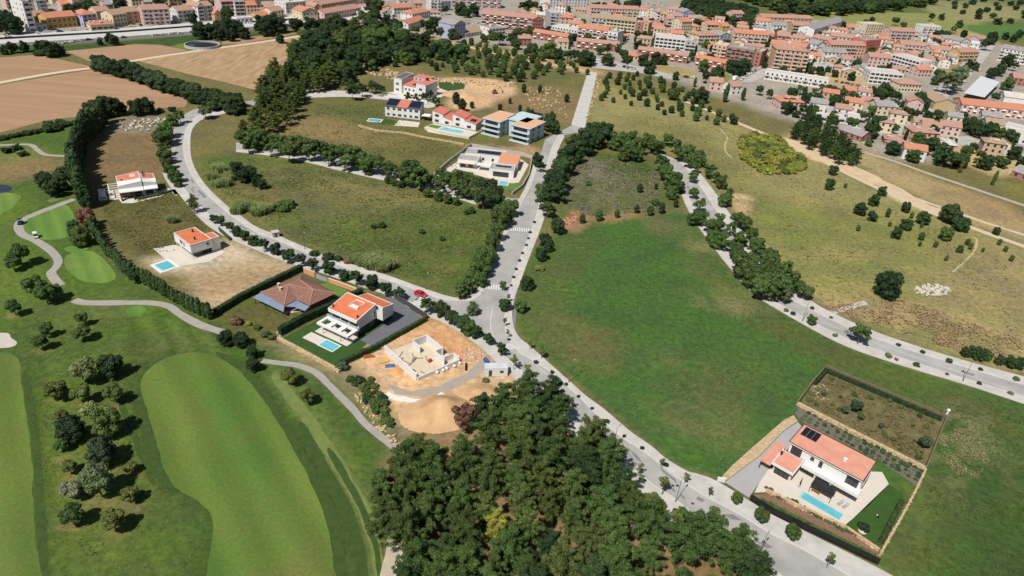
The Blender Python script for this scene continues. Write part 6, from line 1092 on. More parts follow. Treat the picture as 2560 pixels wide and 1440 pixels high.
# round farm reservoir with wall
rs = tag(empty('round_reservoir', (*G(506, 116), 0)), 'round walled water tank on the edge of the ploughed fields', 'reservoir'); m = MB(); n = 28; r0_, r1_ = 11., 11.6
vv = [(r*math.cos(6.2832*i/n), r*math.sin(6.2832*i/n), z) for r, z in ((r1_, 0), (r1_, 1.6), (r0_, 1.6), (r0_, .6)) for i in range(n)]; ff = [(k*n+i, k*n+(i+1) % n, (k+1)*n+(i+1) % n, (k+1)*n+i) for k in range(3) for i in range(n)]; m.add(vv, ff); m.build('tank_wall', CONC, rs); MB().cyl(0, 0, .3, .9, 11.2, 11.2, 28).build('water', M('dark_tank_water', (.03, .035, .05), .08), rs)
# ------------------------------------------------------------------ trees and shrubs, each where it stands (crown centre in the photo)
def P1(name, kind, lst, tone, g, h=None, wide=1.):
    for q in lst:
        hh = (q[2] if len(q) > 2 and q[2] else h)*PR.uniform(.85, 1.15); tn = q[3] if len(q) > 3 else tone; kd = kind
        if g in ('avenueeast', 'avenuewest', 'avenuewest2', 'wedgebelt', 'upperroad', 'cornertrees'): hh *= 1.22
        if name == 'street_tree': kd = PR.choice(['round', 'round', 'open', 'dark'])
        if name in ('road_tree', 'town_tree'): kd = PR.choice([kind, kind, 'open', 'dark', 'round'])
        if tn == 'dark' and PR.random() < .3: tn = PR.choice(['mid', 'deep'])
        plant(name, kd, at(q[0], q[1], hh, kd), hh, tn, g, wide*PR.uniform(.88, 1.15))
P1('golf_tree', 'round', [(205, 922, 7.6, 'light'), (32, 765, 5), (113, 820, 4.2), (100, 850, 4.4), (202, 793, 4.2), (202, 828, 4.6), (135, 970, 4.8, 'olive'), (200, 982, 5.2, 'olive'), (283, 980, 5.6, 'olive'), (155, 1038, 3.6, 'olive'), (150, 1110, 3.6, 'mid'), (172, 1165, 3.6, 'olive'), (325, 1165, 3.2, 'olive'), (322, 1232, 4.6, 'olive'), (178, 1285, 5.2, 'mid'), (282, 1298, 5.8, 'olive'), (240, 1195, 8.6, 'grey'), (178, 1220, 5.2, 'pink'), (222, 1025, 5, 'light'), (725, 938, 4.2, 'olive'), (768, 988, 4.6, 'olive'), (45, 630, 7.4, 'mid'), (30, 655, 4.5, 'mid'), (85, 710, 7.6, 'mid'), (130, 725, 5.5, 'grey'), (110, 730, 6, 'mid')], 'mid', 'golf')
P1('golf_tree', 'dark', [(278, 915, 7.2, 'deep'), (262, 1055, 8, 'mid'), (175, 1075, 7.2, 'deep'), (252, 1130, 6.2, 'blue'), (565, 845, 4.4, 'deep'), (602, 850, 4.2, 'deep'), (632, 880, 4.5, 'dark'), (632, 912, 4, 'dark')], 'deep', 'golfdark')
P1('golf_tree', 'bush', [(15, 375, 3), (40, 367, 2.6), (57, 383, 2.6), (125, 300 + 20, 3.4), (140, 318, 4)], 'dark', 'golfbush'); P1('golf_tree', 'dark', [(110, 450, 6), (130, 470, 6.5), (150, 455, 6), (122, 470, 5, 'olive'), (150, 432, 6)], 'dark', 'pondtrees')
# tall poplars and the conifer hedge of the golf course
for xy in along([(215, 520), (200, 480), (188, 430), (200, 385), (225, 345), (250, 325), (262, 305)], 3.2, jit=.8): plant('poplar', 'cyp', xy, PR.uniform(10.5, 14), PR.choice(['dark', 'mid', 'blue']), 'poplars', 1.15)
for xy in along([(222, 520), (206, 480), (196, 430), (210, 385)], 3.4, jit=.8): plant('poplar', 'cyp', xy, PR.uniform(9, 12), PR.choice(['dark', 'deep', 'blue']), 'poplars', 1.15)
for xy in along([(235, 585), (270, 640), (320, 690), (370, 715), (420, 745), (480, 780), (532, 800)], 1.9, jit=.25): plant('cypress', 'cyp', xy, PR.uniform(4.6, 6.2), 'cyp', 'cyprow', 1.15)
P1('broad_tree', 'dark', [(212, 545, 6, 'brown'), (200, 590, 6.5, 'mid'), (228, 560, 5), (183, 570, 5, 'mid'), (300, 655, 4, 'grey'), (340, 690, 4)], 'dark', 'hedgetrees')
# curved road
P1('road_tree', 'dark', [(412, 318, 7), (405, 345, 7.5), (408, 368, 7), (412, 390, 7), (418, 408, 6), (425, 425, 6.2), (436, 440, 5.6), (444, 455, 5), (420, 335, 7), (405, 380, 6.5), (430, 300, 7), (448, 288, 6)], 'mid', 'roadrow'); P1('pine', 'pine', [(482, 502, 8.5)], 'olive', 'lonepine'); P1('road_tree', 'round', [(512, 275, 7.5, 'grey'), (530, 262, 6)], 'mid', 'bendtree')
P1('street_tree', 'round', [(535, 545, 3.6), (550, 549, 3.8), (573, 566, 3.8), (592, 578, 4), (612, 588, 4), (632, 600, 4), (658, 610, 4.6), (689, 622, 4.6), (720, 635, 4.4), (752, 647, 4.6), (780, 658, 5.6), (822, 668, 5.6), (862, 688, 3.6), (890, 692, 6), (930, 705, 5), (964, 718, 4.8), (1000, 730, 4.6), (1070, 762, 4.6), (1106, 772, 5), (1130, 788, 5), (1155, 803, 5.2), (1172, 818, 4.8), (1190, 829, 4.6), (1222, 845, 4), (1254, 870, 4), (1182, 772, 4, 'grey'), (1258, 712, 4, 'mid'), (1262, 762, 3.6)], 'dark', 'streetrow')
P1('young_tree', 'sap', [(1287, 900, 4.2), (1317, 920, 4.4), (1325, 855, 4), (1356, 873, 4), (1427, 1000, 4), (1463, 1045, 4.2), (1552, 1122, 3.8), (1600, 1168, 4.2), (1662, 1208, 4.6), (1716, 1190, 3.6), (1657, 1152, 3.4), (1777, 1225, 3.4), (2078, 1395, 3.8), (1605, 1195, 3.4), (1270, 830, 3), (1262, 800, 3), (1272, 740, 3.4)], 'olive', 'saplings'); P1('street_tree', 'round', [(1843, 1242, 3.8), (1905, 1285, 4.6), (1985, 1328, 4.2), (2030, 800, 3.4)], 'mid', 'avenuetrees'); P1('spreading_tree', 'open', [(2155, 830, 8.4)], 'mid', 'eastbig', 1.15)
for q in [(1340, 907), (1380, 932), (1415, 962), (1446, 992), (1480, 1022), (1517, 1055), (1560, 1092), (1605, 1122), (1665, 1165), (1336, 557), (1325, 582), (1321, 597), (1316, 614), (1306, 634), (1299, 653), (1290, 674), (1284, 694), (1278, 715), (1272, 850), (1277, 775)]: plant('planter_shrub', 'bush', G(*q, .15), PR.uniform(.6, .95), 'deep', 'avenueshrub', z=.14)
for q in [(1982, 786), (2030, 772), (2077, 795), (2087, 840), (2245, 864), (2220, 892), (2306, 882), (2290, 915), (2367, 937), (2372, 905), (2450, 925), (2447, 960), (2525, 985), (2539, 950), (2240, 900), (1965, 778)]: plant('planter_shrub', 'bush', G(*q, .15), PR.uniform(.7, 1.4), PR.choice(['grey', 'dark', 'grey']), 'eastshrub', z=.14)
# meadow: canes, bushes
P1('cane_clump', 'reed', [(545, 420, 3), (530, 440, 3.2), (560, 455, 3.4), (540, 460, 3), (575, 440, 3), (600, 515, 3.6), (625, 515, 3.8), (645, 525, 3.4), (590, 525, 3), (665, 520, 3), (905, 650, 3.6), (930, 655, 3.8), (955, 662, 3.6), (940, 645, 3.4), (970, 658, 3), (430, 548, 2.4)], 'cane', 'canes'); P1('shrub', 'dark', [(590, 425, 6.5), (610, 440, 6), (640, 452, 5), (655, 460, 4), (625, 430, 5)], 'deep', 'meadowdark'); P1('shrub', 'bush', [(710, 520, 3.6, 'mid'), (695, 515, 3.4, 'mid'), (720, 508, 3, 'mid'), (955, 562, 2.2), (934, 566, 1.8), (1055, 578, 1.8), (1105, 596, 2), (820, 640, 2.4), (785, 632, 2.4), (870, 650, 2.6, 'brown'), (845, 645, 2)], 'dark', 'meadowbush')
P1('road_tree', 'dark', [(1240, 575, 6.5), (1248, 545, 6.5), (1232, 600, 5.5), (1225, 628, 5), (1210, 645, 5.5), (1200, 668, 5), (1185, 690, 5), (1165, 712, 5.5), (1150, 725, 4), (1260, 520, 6)], 'mid', 'avenuewest'); P1('road_tree', 'open', [(1205, 700, 4.5), (1280, 515, 5), (1275, 545, 4.6), (1220, 470, 8), (1235, 488, 8), (1210, 490, 7), (1195, 462, 7)], 'dark', 'avenuewest2')
P1('road_tree', 'open', [(605, 345, 7.5), (640, 345, 8), (660, 352, 7), (685, 350, 7.5), (705, 355, 8), (735, 362, 7), (755, 358, 7), (785, 368, 7.5), (810, 372, 7), (835, 382, 7.5), (860, 380, 8), (885, 388, 7.5), (905, 395, 7), (935, 402, 7.5), (955, 412, 6.5), (860, 405, 6.5, 'grey'), (1030, 425, 8.5), (1050, 440, 8), (1020, 440, 7), (1105, 435, 6), (1125, 445, 6.5), (1150, 440, 6), (1170, 452, 6.5), (1085, 450, 5.5), (620, 358, 7), (675, 368, 6.5), (720, 374, 7), (770, 380, 7), (820, 392, 6.5), (870, 400, 7), (918, 412, 6.5), (975, 420, 6.5), (1005, 432, 7), (1060, 450, 6), (1140, 462, 6), (1165, 478, 6), (1100, 465, 5.5), (1200, 480, 6)], 'mid', 'upperroad', 1.1); P1('shrub', 'dark', [(970, 448, 3.6), (985, 455, 3.4), (1000, 460, 3), (1070, 482, 4), (1095, 490, 4.4), (1120, 496, 4.4), (1140, 502, 4), (1180, 525, 3), (1165, 528, 2.6)], 'mid', 'upperbush')
P1('road_tree', 'dark', [(1362, 500, 7), (1375, 480, 7.5), (1385, 460, 7.5), (1390, 440, 8), (1400, 420, 8), (1410, 400, 8), (1420, 385, 8), (1432, 368, 8.5), (1445, 352, 8), (1462, 340, 8.5), (1480, 330, 8), (1500, 335, 8), (1515, 325, 7), (1370, 520, 6), (1358, 478, 6), (1425, 410, 8), (1405, 445, 7.5), (1440, 385, 7.5), (1465, 365, 7), (1395, 480, 6), (1490, 350, 7.5), (1530, 345, 7)], 'dark', 'avenueeast', 1.1)
P1('road_tree', 'dark', [(1540, 355, 7), (1560, 350, 6.5), (1580, 345, 6.5), (1575, 365, 7), (1600, 362, 6.5), (1590, 385, 6), (1620, 352, 6), (1640, 365, 6.5), (1670, 345, 6), (1690, 360, 6), (1560, 385, 6), (1655, 405, 6.5), (1665, 425, 7), (1675, 445, 7), (1690, 462, 6.5), (1680, 480, 5), (1695, 440, 6), (1700, 380, 6), (1720, 375, 6), (1745, 395, 6.5), (1740, 545, 5), (1795, 600, 6), (1860, 665, 7), (1900, 715, 7), (1955, 715, 6.5), (1925, 640, 6), (1890, 620, 6)], 'mid', 'wedgebelt')
P1('road_tree', 'open', [(1722, 400, 6), (1740, 415, 6), (1735, 480, 5.5), (1750, 510, 6), (1760, 540, 5), (1790, 565, 7), (1805, 590, 7), (1815, 610, 6), (1780, 590, 5), (1840, 630, 7), (1855, 650, 7.5), (1870, 675, 7.5), (1890, 690, 8), (1905, 700, 7.5), (1925, 715, 7.5), (1945, 700, 7), (1955, 680, 6.5), (1975, 710, 6.5), (2000, 715, 6), (2015, 725, 5), (1930, 660, 6.5), (1915, 630, 6), (1895, 605, 6), (1880, 580, 6), (1865, 555, 6), (1845, 545, 5.5), (1805, 455, 6.5), (1790, 440, 6), (1775, 425, 6), (1755, 400, 6), (1825, 480, 5.5), (1812, 500, 5.5), (1965, 735, 5, 'grey'), (1735, 440, 5), (1850, 600, 6), (1830, 570, 6), (1920, 690, 7), (1880, 650, 7), (1900, 665, 7), (1940, 725, 7), (1910, 725, 6), (1800, 545, 5.5), (1775, 560, 5.5), (1985, 690, 6), (1970, 665, 6)], 'mid', 'eastbelt', 1.1)
P1('field_tree', 'cone', [(1456, 546, 4.4), (1498, 538, 4.4), (1543, 534, 3.8), (1592, 522, 4.6), (1626, 526, 4.8), (1655, 520, 5.2), (1690, 508, 4.4), (1600, 470, 4.2), (1640, 466, 2.6)], 'dark', 'fieldrow', 1.25); P1('field_tree', 'dark', [(1395, 565, 6.4), (1364, 600, 5), (1353, 635, 5.4), (1372, 615, 4), (1303, 765, 4.6), (1318, 708, 4.2)], 'dark', 'fieldedge'); P1('shrub', 'bush', [(1350, 668, 2.6, 'light'), (1470, 458, 2), (1640, 505, 2.4)], 'mid', 'fieldbush')
# dry slope on the right
P1('slope_tree', 'dark', [(2084, 425, 5), (2075, 460, 5.4), (2207, 478, 4.4), (2186, 500, 5), (2152, 523, 5.2), (2182, 540, 4.8), (2310, 545, 5.2), (2242, 582, 5), (2377, 535, 7.6), (2405, 560, 6.6), (2390, 548, 6), (2365, 584, 5.6, 'mid'), (2265, 518, 4.8), (2267, 560, 4.8), (2400, 622, 3.6), (2492, 578, 4), (1835, 300, 6), (2225, 712, 10.5, 'deep')], 'dark', 'slopedark'); P1('slope_tree', 'cone', [(2114, 464, 2.4), (2221, 532, 4), (2305, 562, 2.8), (2305, 590, 3.6), (2340, 610, 3.2), (2300, 610, 2.6), (2367, 645, 2.6), (2146, 570, 2.6), (2500, 605, 2.8), (2515, 622, 2.8), (2530, 645, 2.6), (2458, 625, 2), (2428, 615, 3.4), (2225, 560, 2.6), (2420, 605, 3), (2280, 538, 3)], 'mid', 'slopecone')
for xy in scatter([(1845, 345), (1900, 338), (1950, 350), (2005, 400), (2010, 425), (1960, 440), (1900, 432), (1860, 400)], 3.3, 5): plant('gorse_bush', 'bush', xy, PR.uniform(1.9, 3.2), PR.choice(['yellow', 'yellow', 'yellow', 'olive']), 'gorse', 1.2)
P1('shrub', 'dark', [(2430, 878, 4), (2450, 885, 4.2), (2470, 888, 3.6), (2500, 900, 3), (2530, 905, 3.6), (2550, 908, 3.4), (2415, 880, 3)], 'dark', 'eastbush')
# hill plantations
for xy in scatter([(1010, 150), (1090, 120), (1180, 112), (1260, 122), (1340, 145), (1430, 165), (1475, 190), (1380, 190), (1300, 205), (1250, 205), (1180, 190), (1080, 178)], 6.6, 8, mx=110): plant('plantation_tree', 'cone', xy, PR.uniform(3.6, 6.6), PR.choice(['dark', 'mid', 'olive']), 'plantA', 1.3)
for xy in scatter([(1505, 195), (1600, 190), (1700, 220), (1740, 260), (1840, 305), (1800, 315), (1700, 300), (1600, 270), (1500, 255)], 7.5, 9, mx=62): plant('plantation_tree', 'cone', xy, PR.uniform(3.2, 6), PR.choice(['dark', 'mid', 'dark']), 'plantB', 1.35)
P1('slope_tree', 'cone', [(1310, 220, 6), (1350, 222, 5.5), (1417, 245, 6), (1140, 245, 7), (1155, 262, 7), (880, 160, 5), (885, 190, 6), (1180, 268 - 6, 4), (1275, 252, 4), (1300, 270, 4.5), (1320, 275, 4), (1250, 268, 4)], 'dark', 'slopeB', 1.3); P1('road_tree', 'dark', [(1375, 300, 6.5), (1385, 318, 6), (1368, 310, 5), (1345, 295, 5), (1330, 288, 5), (1345, 400, 5), (1352, 415, 4)], 'dark', 'cornertrees')
# garden trees of the upper houses
P1('garden_tree', 'open', [(1020, 240, 6), (1040, 242, 6), (1060, 240, 5.5), (1090, 250, 6), (950, 222, 7), (930, 215, 8), (905, 222, 8.5), (880, 225, 9), (870, 210, 8), (1075, 235, 5)], 'dark', 'gardenK')
# dark groves in the middle distance
for xy in scatter([(720, 130), (770, 105), (830, 65), (900, 45), (985, 50), (1010, 90), (1080, 105), (1160, 130), (1060, 140), (980, 150), (900, 165), (860, 190), (830, 165), (760, 165)], 8.6, 21, 5): plant('grove_tree', PR.choice(['pine', 'dark', 'dark']), xy, PR.choice([5.5, 8, 9.5, 11, 13])*PR.uniform(.9, 1.1), PR.choice(['deep', 'dark', 'mid', 'pine', 'dark']), 'groveA', PR.uniform(1., 1.35))
for xy in scatter([(690, 175), (760, 130), (830, 150), (835, 200), (770, 215), (745, 255), (715, 300), (650, 330), (605, 330), (640, 270), (660, 220)], 6.2, 22, 5): plant('grove_pine', 'pine', xy, PR.choice([7, 9.5, 11, 13])*PR.uniform(.9, 1.1), PR.choice(['pine', 'olive', 'mid', 'olive', 'dark']), 'groveB', PR.uniform(1., 1.3))
for xy in along([(250, 160), (320, 178), (400, 205), (470, 228), (520, 248), (600, 268)], 5.2, 4, 1.5): plant('windbreak_tree', 'dark', xy, PR.uniform(7.5, 10), PR.choice(['deep', 'dark', 'blue']), 'windbreak', 1.2)
for xy in along([(300, 165), (400, 198), (480, 225), (560, 245), (620, 250)], 6, 4, 1.5): plant('windbreak_tree', 'dark', xy, PR.uniform(7, 9), PR.choice(['deep', 'dark', 'mid']), 'windbreak', 1.2)
P1('field_oak', 'dark', [(225, 272, 8), (250, 268, 9), (275, 266, 9.5), (300, 270, 8.5), (340, 268, 8), (365, 266, 8.5)], 'deep', 'oaks', 1.3); P1('shrub', 'bush', [(400, 275, 3), (430, 272, 3.4), (120, 310, 4), (150, 305, 3.5), (100, 130, 5)], 'dark', 'fieldshrub')
for xy in along([(-10, 352), (60, 338), (130, 325), (200, 305), (270, 296)], 3., 0, .6): plant('field_hedge_bush', 'bush', xy, PR.uniform(1.8, 2.8), 'dark', 'fieldhedge', 1.2)
P1('motorway_tree', 'dark', [(100, 115, 9), (125, 122, 9), (150, 125, 8), (30, 118, 7), (60, 116, 7), (275, 96, 8), (285, 100, 8), (500, 78, 11), (530, 75, 12), (560, 70, 13), (590, 72, 12), (545, 85, 10), (610, 82, 8), (655, 62, 13), (680, 58, 13), (700, 62, 13), (740, 62, 12), (665, 72, 11), (775, 60, 10), (800, 62, 10), (815, 62, 9), (575, 88, 9), (700, 95, 7), (250, 105, 5), (10, 125, 5)], 'deep', 'mwaytrees', 1.15)
# trees of the town
P1('town_tree', 'dark', [(1060, 62, 11), (1080, 60, 12), (1105, 62, 11), (1120, 70, 10), (1040, 72, 9), (1075, 80, 8), (1100, 80, 9), (1130, 85, 9), (1145, 90, 8), (1150, 22, 11), (1165, 30, 12), (1185, 25, 12), (1115, 22, 9), (930, 14, 14), (945, 18, 13), (1310, 15, 13), (1330, 18, 12), (1350, 25, 9), (1420, 22, 8), (1490, 15, 12), (1510, 18, 12), (1540, 10, 14), (1570, 14, 13), (1590, 5, 14), (1230, 88, 9), (1250, 92, 10), (1275, 95, 10), (1295, 90, 11), (1310, 88, 10), (1210, 95, 8), (1290, 110, 9), (1330, 125, 10), (1350, 128, 10), (1375, 125, 11), (1395, 135, 10), (1420, 138, 10), (1440, 135, 9), (1465, 145, 11), (1480, 148, 8), (1425, 105, 8), (1500, 125, 9), (1520, 120, 10), (1545, 118, 8), (1560, 135, 9), (1520, 150, 8), (1570, 150, 10), (1610, 150, 10), (1625, 168, 9), (1640, 145, 9), (1660, 150, 9), (1610, 85, 7), (1635, 85, 8), (1710, 92, 6), (1745, 60, 12), (1770, 55, 12), (1760, 165, 9), (1785, 192, 10), (1765, 190, 10), (1800, 178, 8), (1830, 165, 11), (1850, 170, 11), (1865, 165, 9), (1690, 190, 7), (1685, 235, 8), (1755, 238, 10), (1740, 235, 9)], 'dark', 'towntrees', 1.15)
P1('town_tree', 'dark', [(1900, 222, 8), (1925, 232, 7), (1985, 230, 8), (2020, 245, 8), (2045, 250, 8), (2060, 235, 7), (2085, 252, 8), (2110, 260, 8), (2125, 262, 7), (2210, 225, 9), (2225, 228, 8), (2260, 262, 8), (2285, 255, 8), (2300, 245, 9), (2310, 262, 7), (2350, 185, 11), (2340, 200, 9), (2200, 300, 8), (2240, 320, 7), (2190, 320, 8), (2030, 175, 7, 'mid'), (2095, 165, 9), (2130, 190, 7), (2080, 55, 9), (2105, 62, 9), (2165, 58, 8), (2180, 50, 8), (2240, 50, 10), (2330, 40, 9), (2355, 42, 9), (2260, 62, 8), (2300, 70, 9), (2345, 90, 11), (2365, 88, 10), (2400, 60, 9), (2410, 85, 8), (2470, 105, 12), (2480, 95, 12), (2515, 90, 9), (2535, 95, 9), (2550, 85, 10), (2340, 105, 12), (2385, 72, 8), (2520, 150, 11), (2500, 175, 9), (2480, 182, 9), (2535, 162, 10), (2440, 165, 8), (2425, 160, 7), (2520, 210, 9), (2490, 240, 8), (2395, 295, 10), (2420, 310, 10), (2440, 320, 9), (2480, 320, 10), (2500, 335, 11), (2525, 345, 9), (2460, 315, 8), (2365, 385, 11), (2385, 395, 9), (2350, 370, 10), (2330, 360, 8), (2465, 405, 9), (2330, 330, 8), (2405, 400, 7)], 'dark', 'towntreesR', 1.2)
for xy in scatter([(1990, 320), (2030, 300), (2090, 325), (2120, 355), (2150, 400), (2100, 395), (2060, 370), (2020, 355), (1980, 335)], 5.2, 31, 4): plant('town_pine', 'pine', xy, PR.uniform(6.5, 9), PR.choice(['mid', 'dark', 'dark']), 'townpines', 1.15)
P1('cypress', 'cyp', [(2010, 240, 13, 'deep'), (1860, 235, 9), (1815, 235, 10), (1820, 222, 9), (2405, 415, 7, 'olive'), (2488, 445, 7, 'olive'), (2022, 285, 14, 'deep'), (1970, 270, 9, 'dark'), (2096, 160, 10, 'deep'), (1738, 205, 8), (2265, 340, 8, 'deep'), (2340, 400, 5)], 'cyp', 'towncyp', 1.6); P1('plane_tree', 'open', [(2375, 200, 16), (2395, 190, 17), (2385, 205, 15), (2405, 180, 15)], 'grey', 'planes', 1.1); P1('street_oak', 'dark', [(2290, 285, 6), (2300, 275, 6), (2312, 265, 6), (2322, 258, 6), (2278, 295, 5)], 'dark', 'streetoaks')
for xy in scatter([(1740, -20), (1900, 5), (1960, 30), (2050, 35), (2200, 25), (2330, 10), (2330, -15), (1740, -30)], 13, 33, 4, mx=170): plant('wood_tree', 'dark', xy, PR.uniform(10, 15), PR.choice(['deep', 'dark', 'dark', 'mid']), 'farwood', 1.4)
for xy in scatter([(1690, 20), (1740, 0), (1880, 30), (1880, 62), (1830, 55), (1760, 40)], 9, 34, 4): plant('wood_tree', 'dark', xy, PR.uniform(9, 13), PR.choice(['deep', 'dark']), 'farwood', 1.3)
for xy in scatter([(2340, -10), (2560, 0), (2600, 60), (2480, 62), (2400, 40)], 34, 35): plant('hedge_tree', 'dark', xy, PR.uniform(6, 9), 'dark', 'farhedge', 1.4)
for xy in scatter([(0, -15), (640, -20), (640, 60), (330, 50), (0, 75)], 34, 36, mx=42): plant('old_town_tree', 'dark', xy, PR.uniform(8, 12), PR.choice(['deep', 'dark']), 'oldtown', 1.25)
P1('old_town_tree', 'dark', [(20, 45, 13), (35, 60, 12), (12, 65, 12), (180, 30, 14), (190, 42, 12), (225, 22, 12), (435, 25, 12), (450, 35, 10), (480, 45, 8), (560, 60, 6), (300, 12, 11)], 'deep', 'oldtown', 1.25)
for xy in scatter([(1950, 238), (2180, 232), (2330, 290), (2480, 325), (2560, 420), (2400, 420), (2250, 402), (2100, 335), (1960, 292)], 7.5, 51):
    if not clash(np.array(xy), 2.5) and not any(inpoly(q, *xy) for q in STREETS): plant('town_tree', PR.choice(['dark', 'round', 'dark', 'open']), xy, PR.uniform(4, 8), PR.choice(['dark', 'mid', 'deep']), 'towntreesR', 1.15)
for xy in scatter([(1290, 60), (1700, 60), (2300, 100), (2460, 140), (2200, 200), (1900, 190), (1600, 130), (1300, 90)], 11, 52):
    if not clash(np.array(xy), 2) and not any(inpoly(q, *xy) for q in STREETS): plant('town_tree', 'dark', xy, PR.uniform(4, 8), PR.choice(['dark', 'mid', 'deep']), 'towntrees', 1.15)
# the pine wood in the foreground
hol = [[(1385, 1085), (1435, 1080), (1460, 1150), (1465, 1215), (1395, 1205)], [(1320, 1290), (1405, 1280), (1405, 1340), (1320, 1350)], [(1545, 1300), (1590, 1310), (1600, 1380), (1555, 1380)], [(1610, 1380), (1810, 1385), (1870, 1470), (1580, 1480)], [(1165, 1130), (1200, 1130), (1200, 1210), (1165, 1210)], [(1000, 1080), (1050, 1090), (1050, 1135), (1000, 1145)]]
for i, xy in enumerate(scatter([(935, 1200), (1000, 1150), (1030, 1100), (1110, 1105), (1150, 1115), (1195, 1020), (1230, 990), (1290, 975), (1380, 990), (1410, 1040), (1420, 1090), (1500, 1090), (1550, 1150), (1600, 1215), (1640, 1260), (1690, 1290), (1760, 1320), (1860, 1350), (1880, 1400), (1900, 1500), (1000, 1500), (1030, 1380), (990, 1300), (945, 1260)], 5.0, 41, 7, hol)): plant('wood_pine', 'pine', xy, PR.choice([8.5, 10.5, 12, 13])*PR.uniform(.92, 1.08), PR.choice(['pine', 'mid', 'mid', 'pine', 'mid', 'dark']), 'pinewood', PR.uniform(.98, 1.2))
P1('dead_pine', 'open', [(1158, 1040, 8)], 'brown', 'deadpine'); P1('wood_pine', 'pine', [(1240, 1310, 9, 'yellow')], 'olive', 'yellowpine')
P1('shrub', 'bush', [(1700, 1290, 2.4), (1720, 1300, 2.4), (1650, 1262, 2), (1630, 1248, 2.2), (590, 800, 2.2, 'brown'), (620, 808, 1.4, 'yellow'), (642, 818, 1.6, 'mid'), (855, 912, 2.6, 'blue'), (665, 835, 2, 'blue'), (680, 842, 1.6, 'olive'), (1215, 950, 1.4, 'grey')], 'olive', 'gardenbush')
for xy in scatter([(870, 945), (930, 950), (965, 1020), (990, 1070), (960, 1060), (900, 980)], 1.5, 43): plant('bank_bush', 'bush', xy, PR.uniform(1, 1.9), PR.choice(['mid', 'olive', 'dark']), 'bank', 1.1)
GN = dict(golf=('round tree', 'of the loose trees on the golf course'), golfdark=('dark dense tree', 'of the dark trees on the golf course'), golfbush=('dark bush', 'of the bushes at top of golf course'), pondtrees=('dark tree', 'of the clump beside the golf pond'), poplars=('tall dark poplar', 'of the poplar belt on golf course edge'), cyprow=('slim conifer', 'of the conifer hedge row along golf course'), hedgetrees=('broad tree', 'of the mixed trees around the conifer hedge'), roadrow=('bushy tree', 'of the row left of curved road'), lonepine=('olive-green pine', 'standing alone inside the bend of curved road'), bendtree=('grey-green round tree', 'of the pair at the top bend of road'), streetrow=('round street tree', 'of the street trees along the curved road'), saplings=('thin young tree', 'of the saplings on the avenue pavement'), avenuetrees=('small street tree', 'of the leafy trees on the lower pavements'), eastbig=('large spreading tree', 'on the pavement of east road'), avenueshrub=('tiny dark shrub', 'of the planter shrubs along the avenue'), eastshrub=('tiny shrub', 'of the planter shrubs along east road'), canes=('pale cane clump', 'of the cane clumps in rough meadow'), meadowdark=('dark bush', 'of the dark thicket in meadow corner'), meadowbush=('bush', 'of the bushes scattered in the meadow'), avenuewest=('leafy tree', 'of the thicket along left side of avenue'), avenuewest2=('loose tree', 'of the open-crowned trees left of avenue'), upperroad=('loose-crowned tree', 'of the trees lining the upper loop road'), upperbush=('green bush', 'of the bushes below upper loop road'), avenueeast=('dark tree', 'of the dense belt right of upper avenue'), wedgebelt=('dark tree', 'of the belt above the scrub wedge'), eastbelt=('loose tree', 'of the belt lining the east road'), fieldrow=('small conical tree', 'of the row at top of green field'), fieldedge=('dark round tree', 'of the trees on left edge of green field'), fieldbush=('bush', 'of the bushes around the green field'), slopedark=('dark round tree', 'of the round trees on dry right slope'), slopecone=('little conical tree', 'of the young trees on dry right slope'), gorse=('yellow-green bush', 'of the flowering gorse patch'), eastbush=('dark bush', 'of the bushes above east road pavement'), plantA=('young pine', 'of the plantation on hill above white houses'), plantB=('young pine', 'of the plantation right of concrete road'), slopeB=('conical tree', 'of the loose trees around upper houses'), cornertrees=('dark tree', 'of the trees by the turquoise block corner'), gardenK=('garden tree', 'of the trees around the tower house'), groveA=('tall dark tree', 'of the dark grove below the town'), groveB=('spreading pine', 'of the olive-green pine grove'), windbreak=('dark tree', 'of the windbreak between brown fields'), oaks=('big dark oak', 'of the oaks along the brown field edge'), fieldshrub=('bush', 'of the odd bushes around brown fields'), fieldhedge=('low bush', 'of the hedge between field and golf course'), mwaytrees=('tall dark tree', 'of the trees between motorway and fields'), towntrees=('town tree', 'of the trees in the middle of town'), towntreesR=('town tree', 'of the trees in right half of town'), townpines=('pine', 'of the pines around low white flat-roofed house'), towncyp=('dark cypress', 'of the cypresses scattered in town'), planes=('tall grey-green plane tree', 'of the plane trees beside white canopy'), streetoaks=('dark street tree', 'of the street row left of tan hall'), farwood=('dark tree', 'of the wood behind the town'), farhedge=('hedgerow tree', 'of the far hedgerow trees at top right'), oldtown=('dark tree', 'of the trees among old town roofs'), pinewood=('pine', 'of the pine wood in the foreground'), deadpine=('dead brown pine', 'at the top of foreground pine wood'), yellowpine=('yellowish pine', 'standing out in the middle of pine wood'), gardenbush=('small shrub', 'of the odd garden and verge shrubs'), bank=('low bush', 'of the bank below the building site'), lavender=('grey-green lavender clump', 'of the lavender bed behind the right-hand villa'), rockery=('small rockery shrub', 'of the rockery plants below the long pool'), orchard=('small grey-green tree', 'of the fenced orchard plot'), topiary=('dark clipped ball shrub', 'on the little villa lawn'), plotshrub=('dry shrub', 'of the weeds in fenced orchard plot'))
for g, L_ in PLANTS.items():
    nm, wh = GN[g]; many = len(L_) > 1; hs_ = sorted(q[1] for q in L_); L2 = sorted(L_, key=lambda q: PX(q[2])[0]); cat = 'shrub' if any(k in nm for k in ('bush', 'shrub', 'lavender')) else ('canes' if 'cane' in nm else 'tree')
    for i, (r, h, xy) in enumerate(L2):
        tag(r, f"{nm}, {ordw(i+1)} from the left {wh}" if many else f"{nm} {wh}", cat, (wh[3:] if many else None))
